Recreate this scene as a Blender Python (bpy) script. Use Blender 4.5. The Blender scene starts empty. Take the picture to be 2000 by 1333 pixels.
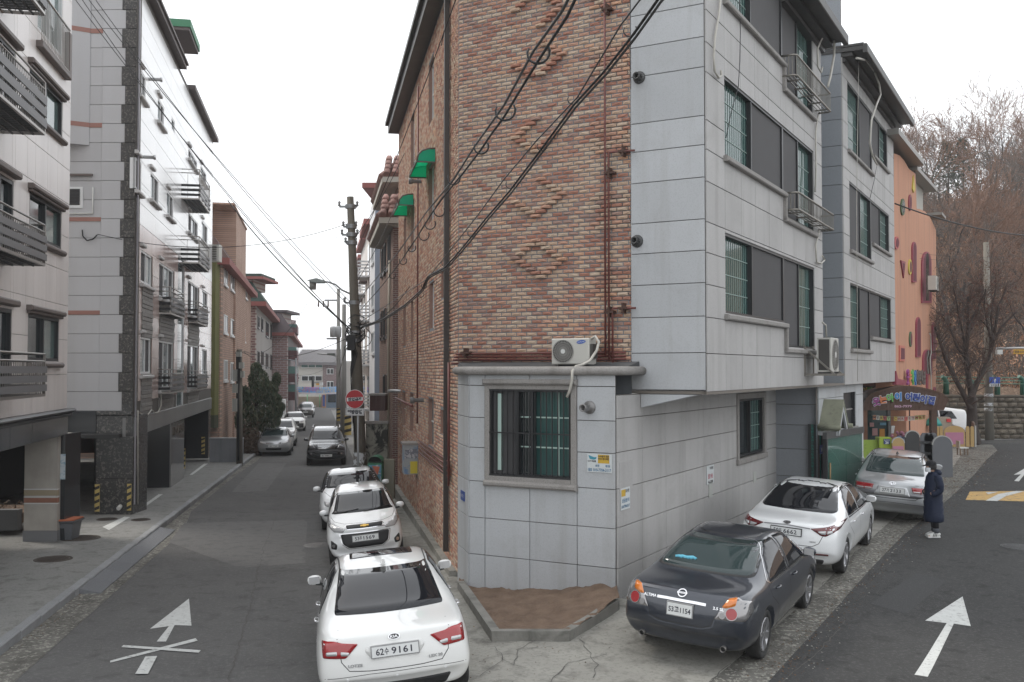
import bpy,bmesh,math,random
import numpy as np
from math import sin,cos,tan,pi,radians,sqrt,atan2,hypot
from mathutils import Vector,Matrix,noise as mnoise
from mathutils.bvhtree import BVHTree
from mathutils.geometry import delaunay_2d_cdt
random.seed(7)
S=bpy.context.scene
# ------------------------------------------------------------- camera, world, sun, exposure
EYE=Vector((0,0,4.0))
FOC=1944.0
PITCH=radians(1.635)
cam=bpy.data.cameras.new('camera');cam.sensor_width=36;cam.lens=36*FOC/2000
cam.clip_start=0.1;cam.clip_end=3000
cam_o=bpy.data.objects.new('camera',cam);S.collection.objects.link(cam_o)
cam_o.location=EYE;cam_o.rotation_euler=(radians(90)+PITCH,0,0)
S.camera=cam_o
SUN_EL,SUN_AZ=radians(48),radians(-62)
W=bpy.data.worlds.new('World');S.world=W;W.use_nodes=True
nt=W.node_tree;bg=nt.nodes['Background']
sky=nt.nodes.new('ShaderNodeTexSky');sky.sky_type='NISHITA';sky.sun_disc=False
sky.sun_elevation=SUN_EL;sky.sun_rotation=SUN_AZ
sky.air_density=1.6;sky.dust_density=6.0;sky.ozone_density=1.0
# an even bright overcast veil lies over the blue: white cloud mixed over the clear sky
mx=nt.nodes.new('ShaderNodeMixRGB');mx.inputs[0].default_value=0.86
mx.inputs[2].default_value=(11.6,11.9,12.3,1)
nt.links.new(sky.outputs[0],mx.inputs[1]);nt.links.new(mx.outputs[0],bg.inputs[0])
bg.inputs[1].default_value=0.10
sun=bpy.data.lights.new('sun','SUN');sun.energy=1.3;sun.angle=radians(14);sun.color=(1.0,0.95,0.88)
sun_o=bpy.data.objects.new('sun',sun);S.collection.objects.link(sun_o)
sun_o.rotation_euler=Vector((-sin(SUN_AZ)*cos(SUN_EL),-cos(SUN_AZ)*cos(SUN_EL),-sin(SUN_EL))).to_track_quat('-Z','Y').to_euler()
vs=S.view_settings
vs.view_transform='Standard';vs.look='None';vs.exposure=0.52;vs.gamma=1.0;vs.use_curve_mapping=False
S.render.engine='CYCLES'
S.cycles.max_bounces=6;S.cycles.diffuse_bounces=3;S.cycles.glossy_bounces=3
S.cycles.transparent_max_bounces=12;S.cycles.volume_bounces=1
COL=S.collection
# ------------------------------------------------------------- pixels of the 2000-wide photo to places
_c,_s=cos(PITCH),sin(PITCH)
def ray(px,py):
 u=px-1000;v=666.5-py
 return Vector((u,FOC*_c-v*_s,FOC*_s+v*_c))
def at(px,py,Y):
 r=ray(px,py);return EYE+r*(Y/r.y)
def sm(t):t=max(0,min(1,t));return t*t*(3-2*t)
_ZR=[(-50,-.1),(8,0.0),(13.6,.04),(18.1,.31),(23.3,.47),(35,.66),(46,.75),(60,.8),(4000,.8)]
def lerp_tab(tab,v):
 if v<=tab[0][0]:return tab[0][1]
 for(a,b),(c,d)in zip(tab,tab[1:]):
  if v<=c:return b+(d-b)*(v-a)/(c-a)
 return tab[-1][1]
def _zr(y):return(lerp_tab(_ZR,y-1.6)+lerp_tab(_ZR,y)*2+lerp_tab(_ZR,y+1.6))/4
def gz(x,y):
 zl=.05-.0145*(min(y,240)-8)
 w=sm((x+.5)/2.5)
 z=zl+(_zr(y)-zl)*w
 if 4<y<60:
  d=x-(-1.02-.1945*(y-18.93)-2.7)
  z+=.19*sm(d/2.6)*(1-w)*sm((y-6)/6)*(1-sm((y-30)/6))
  d2=(x-1.70)*.873-(y-16.3)*.487
  if y>10:z+=.16*(1-sm(d2/3.2))*w*sm((y-12)/6)*(1-sm((y-30)/5))
 return z
def gp(px,py,lift=0.0):
 r=ray(px,py);t=4/max(1e-6,-r.z/r.y)
 Y=t
 for _ in range(30):
  p=EYE+r*(Y/r.y)
  Y2=(EYE.z-(gz(p.x,p.y)+lift))/(-r.z/r.y)
  Y+=(Y2-Y)*.7
 return EYE+r*(Y/r.y)
def G2(px,py):
 p=gp(px,py);return(p.x,p.y)
class Fac:
 """a vertical wall plane: local x along it (t), y out of it, z up"""
 def __init__(s,P,d,toward=EYE):
  s.P=Vector((P[0],P[1],0));s.d=Vector((d[0],d[1],0)).normalized()
  n=Vector((s.d.y,-s.d.x,0))
  if n.dot(Vector((toward[0],toward[1],0))-s.P)<0:n=-n
  s.n=n
  s.M=Matrix(((s.d.x,n.x,0,s.P.x),(s.d.y,n.y,0,s.P.y),(0,0,1,0),(0,0,0,1)))
 def hit(s,px,py):
  r=ray(px,py);k=s.n.dot(s.P-Vector((EYE.x,EYE.y,0)))/s.n.dot(Vector((r.x,r.y,0)))
  p=EYE+r*k
  return((p-s.P).dot(s.d),p.z)
 def t(s,px):return s.hit(px,722)[0]
 def p(s,t,z,o=0.0):return s.P+s.d*t+s.n*o+Vector((0,0,z))
 def off(s,o):return Fac((s.P+s.n*o)[:2],s.d[:2],toward=(s.P+s.n*50)[:2])
 def rect(s,x0,y0,x1,y1):
  a=s.hit(x0,y0);b=s.hit(x1,y1)
  return min(a[0],b[0]),max(a[0],b[0]),min(a[1],b[1]),max(a[1],b[1])
# ------------------------------------------------------------- mesh building
class MB:
 def __init__(s,M=None):s.v=[];s.f=[];s.m=[];s.M=M;s.smooth=[]
 def add(s,vs,fs,mi=0,sm=False):
  b=len(s.v)
  if s.M is not None:vs=[s.M@Vector(v)for v in vs]
  s.v.extend([tuple(v)for v in vs])
  for f in fs:s.f.append(tuple(b+i for i in f));s.m.append(mi);s.smooth.append(sm)
  return s
 def box(s,x0,x1,y0,y1,z0,z1,mi=0):
  return s.add([(x0,y0,z0),(x1,y0,z0),(x1,y1,z0),(x0,y1,z0),(x0,y0,z1),(x1,y0,z1),(x1,y1,z1),(x0,y1,z1)],[(0,3,2,1),(4,5,6,7),(0,1,5,4),(1,2,6,5),(2,3,7,6),(3,0,4,7)],mi)
 def bbox(s,x0,x1,y0,y1,z0,z1,b=.01,mi=0):
  """box with bevelled front (y1) edges"""
  vs=[(x0,y0,z0),(x1,y0,z0),(x1,y0,z1),(x0,y0,z1),(x0,y1-b,z0),(x1,y1-b,z0),(x1,y1-b,z1),(x0,y1-b,z1),(x0+b,y1,z0+b),(x1-b,y1,z0+b),(x1-b,y1,z1-b),(x0+b,y1,z1-b)]
  return s.add(vs,[(0,1,2,3),(0,4,5,1),(1,5,6,2),(2,6,7,3),(3,7,4,0),(4,8,9,5),(5,9,10,6),(6,10,11,7),(7,11,8,4),(8,11,10,9)],mi)
 def quad(s,a,b,c,d,mi=0):return s.add([a,b,c,d],[(0,1,2,3)],mi)
 def bar(s,a,b,w,h=None,mi=0):
  """square bar from a to b"""
  a=Vector(a);b=Vector(b);h=h or w;d=(b-a).normalized()
  up=Vector((0,0,1))if abs(d.z)<.95 else Vector((1,0,0))
  x=d.cross(up).normalized()*w/2;y=x.cross(d).normalized()*h/2
  vs=[a-x-y,a+x-y,a+x+y,a-x+y,b-x-y,b+x-y,b+x+y,b-x+y]
  return s.add(vs,[(0,3,2,1),(4,5,6,7),(0,1,5,4),(1,2,6,5),(2,3,7,6),(3,0,4,7)],mi)
 def tube(s,pts,r,n=8,mi=0,r2=None,cap=True,sm=True):
  pts=[Vector(p)for p in pts];N=len(pts);vs=[];last=None
  for i,p in enumerate(pts):
   d=(pts[min(i+1,N-1)]-pts[max(i-1,0)]).normalized()
   if last is None:
    up=Vector((0,0,1))if abs(d.z)<.9 else Vector((1,0,0))
    x=d.cross(up).normalized()
   else:
    x=(last-d*last.dot(d))
    x=x.normalized()if x.length>1e-6 else d.cross(Vector((0,0,1))).normalized()
   last=x;y=d.cross(x)
   rr=r if r2 is None else r+(r2-r)*i/max(1,N-1)
   if isinstance(r,(list,tuple)):rr=r[i]
   for k in range(n):
    a=2*pi*k/n;vs.append(p+x*cos(a)*rr+y*sin(a)*rr)
  fs=[(i*n+k,i*n+(k+1)%n,(i+1)*n+(k+1)%n,(i+1)*n+k)for i in range(N-1)for k in range(n)]
  s.add(vs,fs,mi,sm)
  if cap:
   b=len(s.v)-len(vs)
   s.f.append(tuple(b+k for k in range(n))[::-1]);s.m.append(mi);s.smooth.append(False)
   s.f.append(tuple(b+(N-1)*n+k for k in range(n)));s.m.append(mi);s.smooth.append(False)
  return s
 def lathe(s,prof,c=(0,0,0),ax='z',n=20,mi=0,sm=True):
  """prof: (r, h) pairs; axis z, x or y through c"""
  vs=[]
  for r,h in prof:
   for k in range(n):
    a=2*pi*k/n;u,v=r*cos(a),r*sin(a)
    vs.append({'z':(c[0]+u,c[1]+v,c[2]+h),'y':(c[0]+u,c[1]+h,c[2]+v),'x':(c[0]+h,c[1]+u,c[2]+v)}[ax])
  fs=[(i*n+k,i*n+(k+1)%n,(i+1)*n+(k+1)%n,(i+1)*n+k)for i in range(len(prof)-1)for k in range(n)]
  return s.add(vs,fs,mi,sm)
 def prism(s,poly,y0,y1,mi=0,ax='y'):
  """polygon in (x,z) extruded in y from y0 to y1; ax 'z': polygon in (x,y) extruded in z; 'x': (y,z) in x"""
  n=len(poly);f={'y':lambda p,h:(p[0],h,p[1]),'z':lambda p,h:(p[0],p[1],h),'x':lambda p,h:(h,p[0],p[1])}[ax]
  vs=[f(p,y0)for p in poly]+[f(p,y1)for p in poly]
  return s.add(vs,[tuple(range(n)),tuple(range(n,2*n))[::-1]]+[(i,i+n,(i+1)%n+n,(i+1)%n)for i in range(n)],mi)
 def mesh(s,name,mats,org=None,fix=True):
  me=bpy.data.meshes.new(name)
  v=s.v
  if org is not None:v=[(a-org[0],b-org[1],c-org[2])for a,b,c in v]
  me.from_pydata(v,[],s.f)
  if not isinstance(mats,(list,tuple)):mats=[mats]
  for m in mats:me.materials.append(m)
  me.polygons.foreach_set('material_index',s.m);me.polygons.foreach_set('use_smooth',s.smooth)
  if fix:
   b=bmesh.new();b.from_mesh(me);bmesh.ops.recalc_face_normals(b,faces=b.faces);b.to_mesh(me);b.free()
  me.update()
  return me
 def build(s,name,mats,parent=None,fix=True,org=None):
  if org is None:org=Vector(parent['_org'])if parent is not None and '_org' in parent else Vector((0,0,0))
  return link(name,s.mesh(name,mats,org,fix),parent)
def link(name,me,parent=None):
 o=bpy.data.objects.new(name,me);COL.objects.link(o)
 if parent is not None:o.parent=parent
 if parent is not None and '_org' in parent:o['_org']=parent['_org']
 return o
def tag(o,label,cat,group=None):
 o['label']=label;o['category']=cat
 if group:o['group']=group
 return o
def thing(name,label,cat,loc=(0,0,0),rotz=0,group=None,local=False):
 """an Empty at the base; parts given in world coordinates unless local"""
 o=bpy.data.objects.new(name,None);COL.objects.link(o);o.location=loc;o.rotation_euler=(0,0,rotz)
 o.empty_display_size=.3
 o['_org']=(0.,0.,0.)if local else tuple(float(v)for v in loc)
 return tag(o,label,cat,group)
def struct(o):o['kind']='structure';return o
def stuff(o):o['kind']='stuff';return o
def solo(mb,name,mats,label,cat,org=None,group=None,fix=True):
 """a thing that is one mesh; its origin at org"""
 org=Vector(org)if org is not None else Vector(mb.v[0])
 o=link(name,mb.mesh(name,mats,org,fix));o.location=org;o['_org']=tuple(org)
 return tag(o,label,cat,group)
def dup_tree(o,parent=None):
 c=o.copy();COL.objects.link(c)
 if parent is not None:c.parent=parent
 for ch in o.children:dup_tree(ch,c)
 return c
# ------------------------------------------------------------- text and flat print
_tc={}
def text_mesh(txt,h,depth=0.0,bold=0.0,sx=1.0,space=1.0):
 """mesh data in (x, z), centred on 0, capital height about h"""
 cu=bpy.data.curves.new('txt','FONT');cu.body=txt;cu.size=h/.70;cu.align_x='CENTER'
 cu.offset=bold;cu.extrude=depth;cu.resolution_u=3;cu.space_character=space
 o=bpy.data.objects.new('txt',cu)
 me=bpy.data.meshes.new_from_object(o)
 vs=[Vector(v.co)for v in me.vertices];fs=[tuple(p.vertices)for p in me.polygons]
 bpy.data.objects.remove(o);bpy.data.meshes.remove(me);bpy.data.curves.remove(cu)
 if not vs:return[],[]
 x0=min(v.x for v in vs);x1=max(v.x for v in vs);y0=min(v.y for v in vs);y1=max(v.y for v in vs)
 return[((v.x-(x0+x1)/2)*sx,v.y-(y0+y1)/2,v.z)for v in vs],fs,(x1-x0)*sx,y1-y0
def put_text(mb,txt,h,org,ux,uz,mi=0,bold=0.0,sx=1.0,fit=None,depth=0.0,space=1.0):
 """text centred at org reading along ux with up uz"""
 r=text_mesh(txt,h,depth,bold,sx,space)
 if not r[0]:return mb
 vs,fs,w,hh=r
 k=1.0 if fit is None else fit/w
 ux=Vector(ux).normalized();uz=Vector(uz).normalized();n=ux.cross(uz);org=Vector(org)
 M=mb.M;mb.M=None
 if M is not None:org=M@org;R=M.to_3x3();ux=R@ux;uz=R@uz;n=R@n
 mb.add([org+ux*(a*k)+uz*b+n*c for a,b,c in vs],fs,mi);mb.M=M
 return mb
# ------------------------------------------------------------- materials
_mats={}
def mat(name,col,rough=.6,met=0.,noise=None,col2=None,bump=None,speck=None,coat=0.,rand=0.,spec=.5,stain=None,streak=None,emit=None,wave=None,alpha=None,trans=0.,ior=1.45,mid=.5,sheen=0.):
 if name in _mats:return _mats[name]
 m=bpy.data.materials.new(name);m.use_nodes=True;nt=m.node_tree;N=nt.nodes;L=nt.links
 b=N['Principled BSDF'];b.inputs['Roughness'].default_value=rough;b.inputs['Metallic'].default_value=met
 b.inputs['Specular IOR Level'].default_value=spec;b.inputs['Coat Weight'].default_value=coat
 b.inputs['Coat Roughness'].default_value=.04
 if sheen:b.inputs['Sheen Weight'].default_value=sheen
 if trans:b.inputs['Transmission Weight'].default_value=trans;b.inputs['IOR'].default_value=ior
 c4=lambda c:(c[0],c[1],c[2],1)
 tc=N.new('ShaderNodeTexCoord');vec=tc.outputs['Object']
 cur=None
 def rgb(c):n=N.new('ShaderNodeRGB');n.outputs[0].default_value=c4(c);return n.outputs[0]
 cur=rgb(col)
 def nz(scale,detail=4,rg=.55,v=None,dist=0):
  n=N.new('ShaderNodeTexNoise');n.inputs['Scale'].default_value=scale;n.inputs['Detail'].default_value=detail
  n.inputs['Roughness'].default_value=rg;n.inputs['Distortion'].default_value=dist;L.new(v or vec,n.inputs['Vector']);return n.outputs['Fac']
 def ramp(f,a,bb):
  n=N.new('ShaderNodeMapRange');n.inputs[1].default_value=a;n.inputs[2].default_value=bb;n.clamp=True;L.new(f,n.inputs[0]);return n.outputs[0]
 def mix(f,a,bb,mode='MIX'):
  n=N.new('ShaderNodeMixRGB');n.blend_type=mode
  if isinstance(f,float):n.inputs[0].default_value=f
  else:L.new(f,n.inputs[0])
  L.new(a,n.inputs[1]);L.new(bb,n.inputs[2]);return n.outputs[0]
 def mul(f,k):
  n=N.new('ShaderNodeMath');n.operation='MULTIPLY';n.inputs[1].default_value=k;L.new(f,n.inputs[0]);return n.outputs[0]
 if noise:
  cur=mix(mul(ramp(nz(noise[0],5),mid-.2,mid+.2),noise[1]),cur,rgb(col2 or tuple(x*.6 for x in col)))
 if speck:
  cur=mix(mul(ramp(nz(speck[0],2,.7),.53,.62),speck[1]),cur,rgb(speck[2]if len(speck)>2 else tuple(x*.4 for x in col)))
 if stain:
  cur=mix(mul(ramp(nz(stain[0],6,.62,dist=.6),stain[3],stain[4]),stain[1]),cur,rgb(stain[2]))
 if streak:
  mp=N.new('ShaderNodeMapping');mp.inputs['Scale'].default_value=(streak[0],streak[0],streak[0]*.08);L.new(vec,mp.inputs[0])
  cur=mix(mul(ramp(nz(1.0,4,.6,mp.outputs[0]),.5,.75),streak[1]),cur,rgb(streak[2]))
 if wave:
  w=N.new('ShaderNodeTexWave');w.inputs['Scale'].default_value=wave[0];w.inputs['Distortion'].default_value=wave[1];w.bands_direction=wave[3]if len(wave)>3 else 'X'
  w.inputs['Detail'].default_value=3;L.new(vec,w.inputs['Vector']);cur=mix(mul(w.outputs['Fac'],wave[2]),cur,rgb(col2 or tuple(x*.6 for x in col)))
 if rand:
  oi=N.new('ShaderNodeObjectInfo');mr=N.new('ShaderNodeMapRange');L.new(oi.outputs['Random'],mr.inputs[0])
  mr.inputs[3].default_value=1-rand;mr.inputs[4].default_value=1+rand
  vm=N.new('ShaderNodeVectorMath');vm.operation='SCALE';L.new(cur,vm.inputs[0]);L.new(mr.outputs[0],vm.inputs['Scale']);cur=vm.outputs[0]
 L.new(cur,b.inputs['Base Color'])
 if bump:
  bn=N.new('ShaderNodeBump');bn.inputs['Strength'].default_value=1;bn.inputs['Distance'].default_value=bump[1]
  L.new(nz(bump[0],bump[2]if len(bump)>2 else 5,.6),bn.inputs['Height']);L.new(bn.outputs[0],b.inputs['Normal'])
 if emit:b.inputs['Emission Color'].default_value=c4(col);b.inputs['Emission Strength'].default_value=emit
 if alpha is not None:b.inputs['Alpha'].default_value=alpha
 _mats[name]=m;return m
def plain(name,col,rough=.5,**k):return mat(name,col,rough,**k)
# ------------------------------------------------------------- cars
P_white=mat('white_car_paint',(.78,.79,.79),.28,coat=1.0)
P_pearl=mat('pearl_car_paint',(.74,.74,.72),.3,coat=1.0)
P_grey=mat('slate_car_paint',(.028,.033,.045),.28,met=.35,coat=1.0,speck=(900,.25,(.10,.11,.13)))
P_silver=mat('silver_car_paint',(.36,.37,.38),.32,met=.6,coat=1.0)
P_black=mat('black_car_paint',(.02,.022,.026),.25,coat=1.0)
P_brown=mat('brown_grey_car_paint',(.10,.095,.09),.3,met=.4,coat=1.0)
K_tint=mat('tinted_glass',(.010,.011,.014),.03,spec=.5)
K_tint2=mat('clear_car_glass',(.03,.045,.046),.03,spec=.55)
K_seam=mat('seam_shadow',(.03,.03,.03),.7)
K_black=mat('black_plastic',(.02,.02,.021),.55)
K_tyre=mat('tyre_rubber',(.018,.018,.018),.85,noise=(60,.5),col2=(.035,.033,.03))
K_rim=mat('alloy_rim',(.42,.42,.43),.3,met=.85)
K_chrome=mat('chrome',(.75,.75,.76),.12,met=1.)
K_red=mat('red_lamp',(.32,.012,.015),.12,coat=1.,bump=(120,.002))
K_dred=mat('dark_red_lamp',(.12,.008,.01),.12,coat=1.)
K_amber=mat('amber_lamp',(.75,.26,.05),.15,coat=1.)
K_clear=mat('clear_lamp',(.5,.5,.5),.15,met=.3,coat=1.,bump=(90,.003))
K_plate=mat('plate_white',(.72,.73,.72),.4)
K_plateg=mat('plate_frame',(.28,.28,.28),.4)
K_ink=mat('plate_ink',(.03,.03,.045),.5)
K_gold=mat('gold_badge',(.6,.38,.1),.3,met=.8)
K_well=mat('wheel_well',(.012,.012,.012),.9)
def chaikin(p,n=2):
 for _ in range(n):
  q=[]
  for i in range(len(p)):
   a=p[i];b=p[(i+1)%len(p)]
   q+=[(a[0]*.75+b[0]*.25,a[1]*.75+b[1]*.25),(a[0]*.25+b[0]*.75,a[1]*.25+b[1]*.75)]
  p=q
 return p
def round_poly(p,r):
 q=[];n=len(p)
 for i in range(n):
  a,b,c=Vector(p[i-1]),Vector(p[i]),Vector(p[(i+1)%n])
  d1=(a-b).length;d2=(c-b).length;r1=min(r,d1*.45);r2=min(r,d2*.45)
  s_=b+(a-b)*(r1/d1);e=b+(c-b)*(r2/d2)
  for t in(0,.25,.5,.75,1):q.append(tuple(s_*(1-t)**2+b*2*t*(1-t)+e*t*t))
 return q
class Car:
 """stations (from tail to nose): x, ztop, wtop, zbelt, wbelt, wmid, zbot, bow.
    local frame: x forward, y left, z up; the tail stands at x=0"""
 def __init__(s,st,rearx,frontx,axles,wheel_r,paint,lvl=3,gap=.05,track=.0,crown=.03):
  NJ=3
  def levels(a):
   x,zt,wt,zb,wb,wm,z0,bow=a
   return[(wm*.86,z0),(wm*.965,z0+.13),(wm,.50),(wm*.985,zb*.5+.5*.62 if zb>.7 else .62),(wb,zb),(wb*.52+wt*.48+.018,zb*.45+zt*.55-(.0 if zt-zb>.2 else-.01)),(wt,zt-crown*.6)]
  V=[];idx={}
  def v(key,co):
   if key not in idx:idx[key]=len(V);V.append(co)
   return idx[key]
  n=len(st);Wm=max(a[5]for a in st)
  def pos(i,k,side,j=None):
   a=st[i];lv=levels(a);x=a[0]
   w,z=lv[k]
   y=w*side if j is None else w*j/NJ
   if j is not None and k==6:z=a[1]-crown*.6*(j/NJ)**2
   f=(abs(y)/Wm)**2
   xx=x+a[7]*f
   if i==0:xx+=rearx[k]
   if i==n-1:xx-=frontx[k]
   return(xx,y,z)
  F=[]
  for i in range(n-1):
   for sd in(-1,1):
    for k in range(6):
     q=[v((ii,kk,sd*NJ),pos(ii,kk,sd))for ii,kk in((i,k),(i+1,k),(i+1,k+1),(i,k+1))]
     F.append(q)
   for j in range(-NJ,NJ):
    for k in(0,6):
     q=[v((ii,k,jj),pos(ii,k,0,jj))for ii,jj in((i,j),(i+1,j),(i+1,j+1),(i,j+1))]
     F.append(q)
  for i in(0,n-1):
   for j in range(-NJ,NJ):
    for k in range(6):
     q=[v((i,kk,jj),pos(i,kk,0,jj))for kk,jj in((k,j),(k+1,j),(k+1,j+1),(k,j+1))]
     F.append(q)
  me=bpy.data.meshes.new('cage');me.from_pydata(V,[],F)
  b=bmesh.new();b.from_mesh(me);bmesh.ops.recalc_face_normals(b,faces=b.faces);b.to_mesh(me);b.free()
  o=bpy.data.objects.new('cage',me);COL.objects.link(o)
  md=o.modifiers.new('s','SUBSURF');md.levels=lvl;md.render_levels=lvl
  dg=bpy.context.evaluated_depsgraph_get();full=bpy.data.meshes.new_from_object(o.evaluated_get(dg))
  s.bvh=BVHTree.FromPolygons([q.co.copy()for q in full.vertices],[tuple(p.vertices)for p in full.polygons])
  cb=MB()
  for ax in axles:
   for sd in(-1,1):
    R=wheel_r+gap;nn=36;c0=(ax,wheel_r+.01)
    poly=[(c0[0]+R*cos(2*pi*k/nn),c0[1]+R*sin(2*pi*k/nn))for k in range(nn)]
    cb.prism(poly,sd*(Wm-.27),sd*(Wm+.3),0)
  cm=cb.mesh('cut',K_well)
  full.materials.clear();full.materials.append(paint);full.materials.append(K_well)
  for p in cm.polygons:p.material_index=1
  cm.materials.clear();cm.materials.append(paint);cm.materials.append(K_well)
  bo=bpy.data.objects.new('b',full);co=bpy.data.objects.new('c',cm);COL.objects.link(bo);COL.objects.link(co)
  mdb=bo.modifiers.new('b','BOOLEAN');mdb.operation='DIFFERENCE';mdb.object=co;mdb.solver='EXACT'
  dg=bpy.context.evaluated_depsgraph_get();s.body=bpy.data.meshes.new_from_object(bo.evaluated_get(dg))
  for q in(o,bo,co):bpy.data.objects.remove(q)
  b=bmesh.new();b.from_mesh(s.body)
  for f in b.faces:f.smooth=f.material_index==0
  for e in b.edges:
   if len(e.link_faces)==2 and(e.link_faces[0].material_index!=e.link_faces[1].material_index):e.smooth=False
  b.to_mesh(s.body);b.free()
  s.L=st[-1][0];s.Wm=Wm;s.axles=axles;s.wr=wheel_r;s.paint=paint
 def cast(s,axis,a,b):
  if axis=='rear':o,d=Vector((-3,a,b)),Vector((1,0,0))
  elif axis=='front':o,d=Vector((s.L+3,a,b)),Vector((-1,0,0))
  elif axis=='top':o,d=Vector((a,b,4)),Vector((0,0,-1))
  elif axis=='left':o,d=Vector((a,4,b)),Vector((0,-1,0))
  else:o,d=Vector((a,-4,b)),Vector((0,1,0))
  h=s.bvh.ray_cast(o,d)
  return h[0],h[1]
 def patch(s,axis,poly,name,m,parent,off=.004,rnd=1,res=.05,thick=.012):
  poly=round_poly(poly,rnd*.03 if rnd>=1 else rnd)if rnd else poly
  pts=[]
  for i in range(len(poly)):
   a=Vector(poly[i]);b=Vector(poly[(i+1)%len(poly)]);k=max(1,int((b-a).length/res))
   pts+=[a+(b-a)*t/k for t in range(k)]
  nb=len(pts)
  x0=min(p.x for p in pts);x1=max(p.x for p in pts);y0=min(p.y for p in pts);y1=max(p.y for p in pts)
  def inside(q):
   c=False;j=nb-1
   for i in range(nb):
    if(pts[i].y>q[1])!=(pts[j].y>q[1])and q[0]<(pts[j].x-pts[i].x)*(q[1]-pts[i].y)/(pts[j].y-pts[i].y)+pts[i].x:c=not c
    j=i
   return c
  ins=[]
  nx=int((x1-x0)/res);ny=int((y1-y0)/res)
  for i in range(1,nx+1):
   for j in range(1,ny+1):
    q=(x0+(x1-x0)*i/(nx+1),y0+(y1-y0)*j/(ny+1))
    if inside(q)and min((Vector(q)-p).length for p in pts)>res*.4:ins.append(Vector(q))
  r=delaunay_2d_cdt(pts+ins,[],[list(range(nb))],1,1e-5)
  vs,fs=r[0],r[2];P=[];ok=True
  edge={}
  for f in fs:
   for a,b in zip(f,f[1:]+f[:1]):edge[(a,b)]=1
  rim=[e for e in edge if(e[1],e[0])not in edge]
  for q in vs:
   h,n=s.cast(axis,q.x,q.y)
   if h is None:
    qq=Vector(q);h=None
    cx,cy=(x0+x1)/2,(y0+y1)/2
    for k in range(1,30):
     h,n=s.cast(axis,q.x+(cx-q.x)*k*.02,q.y+(cy-q.y)*k*.02)
     if h is not None:break
    if h is None:h,n=Vector((0,0,0)),Vector((0,0,1))
   P.append((h,n))
  mb=MB();top=[h+n*off for h,n in P];N0=len(top)
  low={};vv=list(top)
  for e in rim:
   for q in e:
    if q not in low:low[q]=len(vv);vv.append(P[q][0]-P[q][1]*thick)
  mb.add(vv,[tuple(f)for f in fs],0,True)
  mb.add([],[],0)
  for a,b in rim:mb.f.append((b,a,low[a],low[b]));mb.m.append(0);mb.smooth.append(False)
  return mb.build(name,m,parent,org=(0,0,0))
 def ribbon(s,mb,axis,pts,w=.008,off=.0015,closed=False,mi=0,step=.04):
  P=[]
  pts=[Vector(p)for p in pts]
  if closed:pts=pts+[pts[0]]
  for a,b in zip(pts,pts[1:]):
   k=max(1,int((b-a).length/step));P+=[a+(b-a)*t/k for t in range(k)]
  P.append(pts[-1])
  H=[]
  for q in P:
   h,n=s.cast(axis,q.x,q.y)
   if h is not None:H.append((h,n))
  vs=[];fs=[]
  for i,(h,n)in enumerate(H):
   d=(H[min(i+1,len(H)-1)][0]-H[max(i-1,0)][0]);sd=d.cross(n)
   if sd.length<1e-6:sd=Vector((0,0,1))
   sd=sd.normalized()*w/2
   vs+=[h+n*off-sd,h+n*off+sd]
  for i in range(len(H)-1):
   if(H[i+1][0]-H[i][0]).length<.25:fs.append((2*i,2*i+1,2*i+3,2*i+2))
  mb.add(vs,fs,mi);return mb
def wheel_meshes(R,style=5,wd=.21):
 t=MB();w=wd/2;r=R*.68
 t.lathe([(r,-w*.8),(R*.9,-w),(R*.975,-w*.85),(R,-w*.55),(R,w*.55),(R*.975,w*.85),(R*.9,w),(r,w*.8),(r,-w*.8)],ax='y',n=40)
 k=MB()
 k.lathe([(r,w*.8),(r*1.0,w*.9),(r*.93,w*.86),(r*.92,w*.2),(r*.3,w*.1),(.001,w*.1)],ax='y',n=40)
 n=style
 for i in range(n):
  a=2*pi*i/n+.3
  for da in((-.13,.13)if n<=7 else(0,)):
   a2=a+da
   d=Vector((cos(a),0,sin(a)));d2=Vector((cos(a2),0,sin(a2)))
   k.bar(d*r*.12+Vector((0,w*.62,0)),d2*r*.95+Vector((0,w*.8,0)),.030,.04)
 k.lathe([(.001,w*.8),(.045,w*.78),(.06,w*.6),(.06,w*.1)],ax='y',n=16)
 dk=len(k.v)
 return t,k
_wm={}
def add_wheels(root,car,style=5,rimmat=None):
 key=(car.wr,style,id(rimmat))
 if key not in _wm:
  t,k=wheel_meshes(car.wr,style)
  _wm[key]=(t.mesh('wheel',K_tyre),k.mesh('rim',rimmat or K_rim))
 tm,km=_wm[key]
 for ax in car.axles:
  for sd in(-1,1):
   o=link('wheel',tm,root);o.location=(ax,sd*(car.Wm-.135),car.wr);o.rotation_euler=(0,0,0 if sd>0 else pi)
   r=link('rim',km,o)
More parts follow.
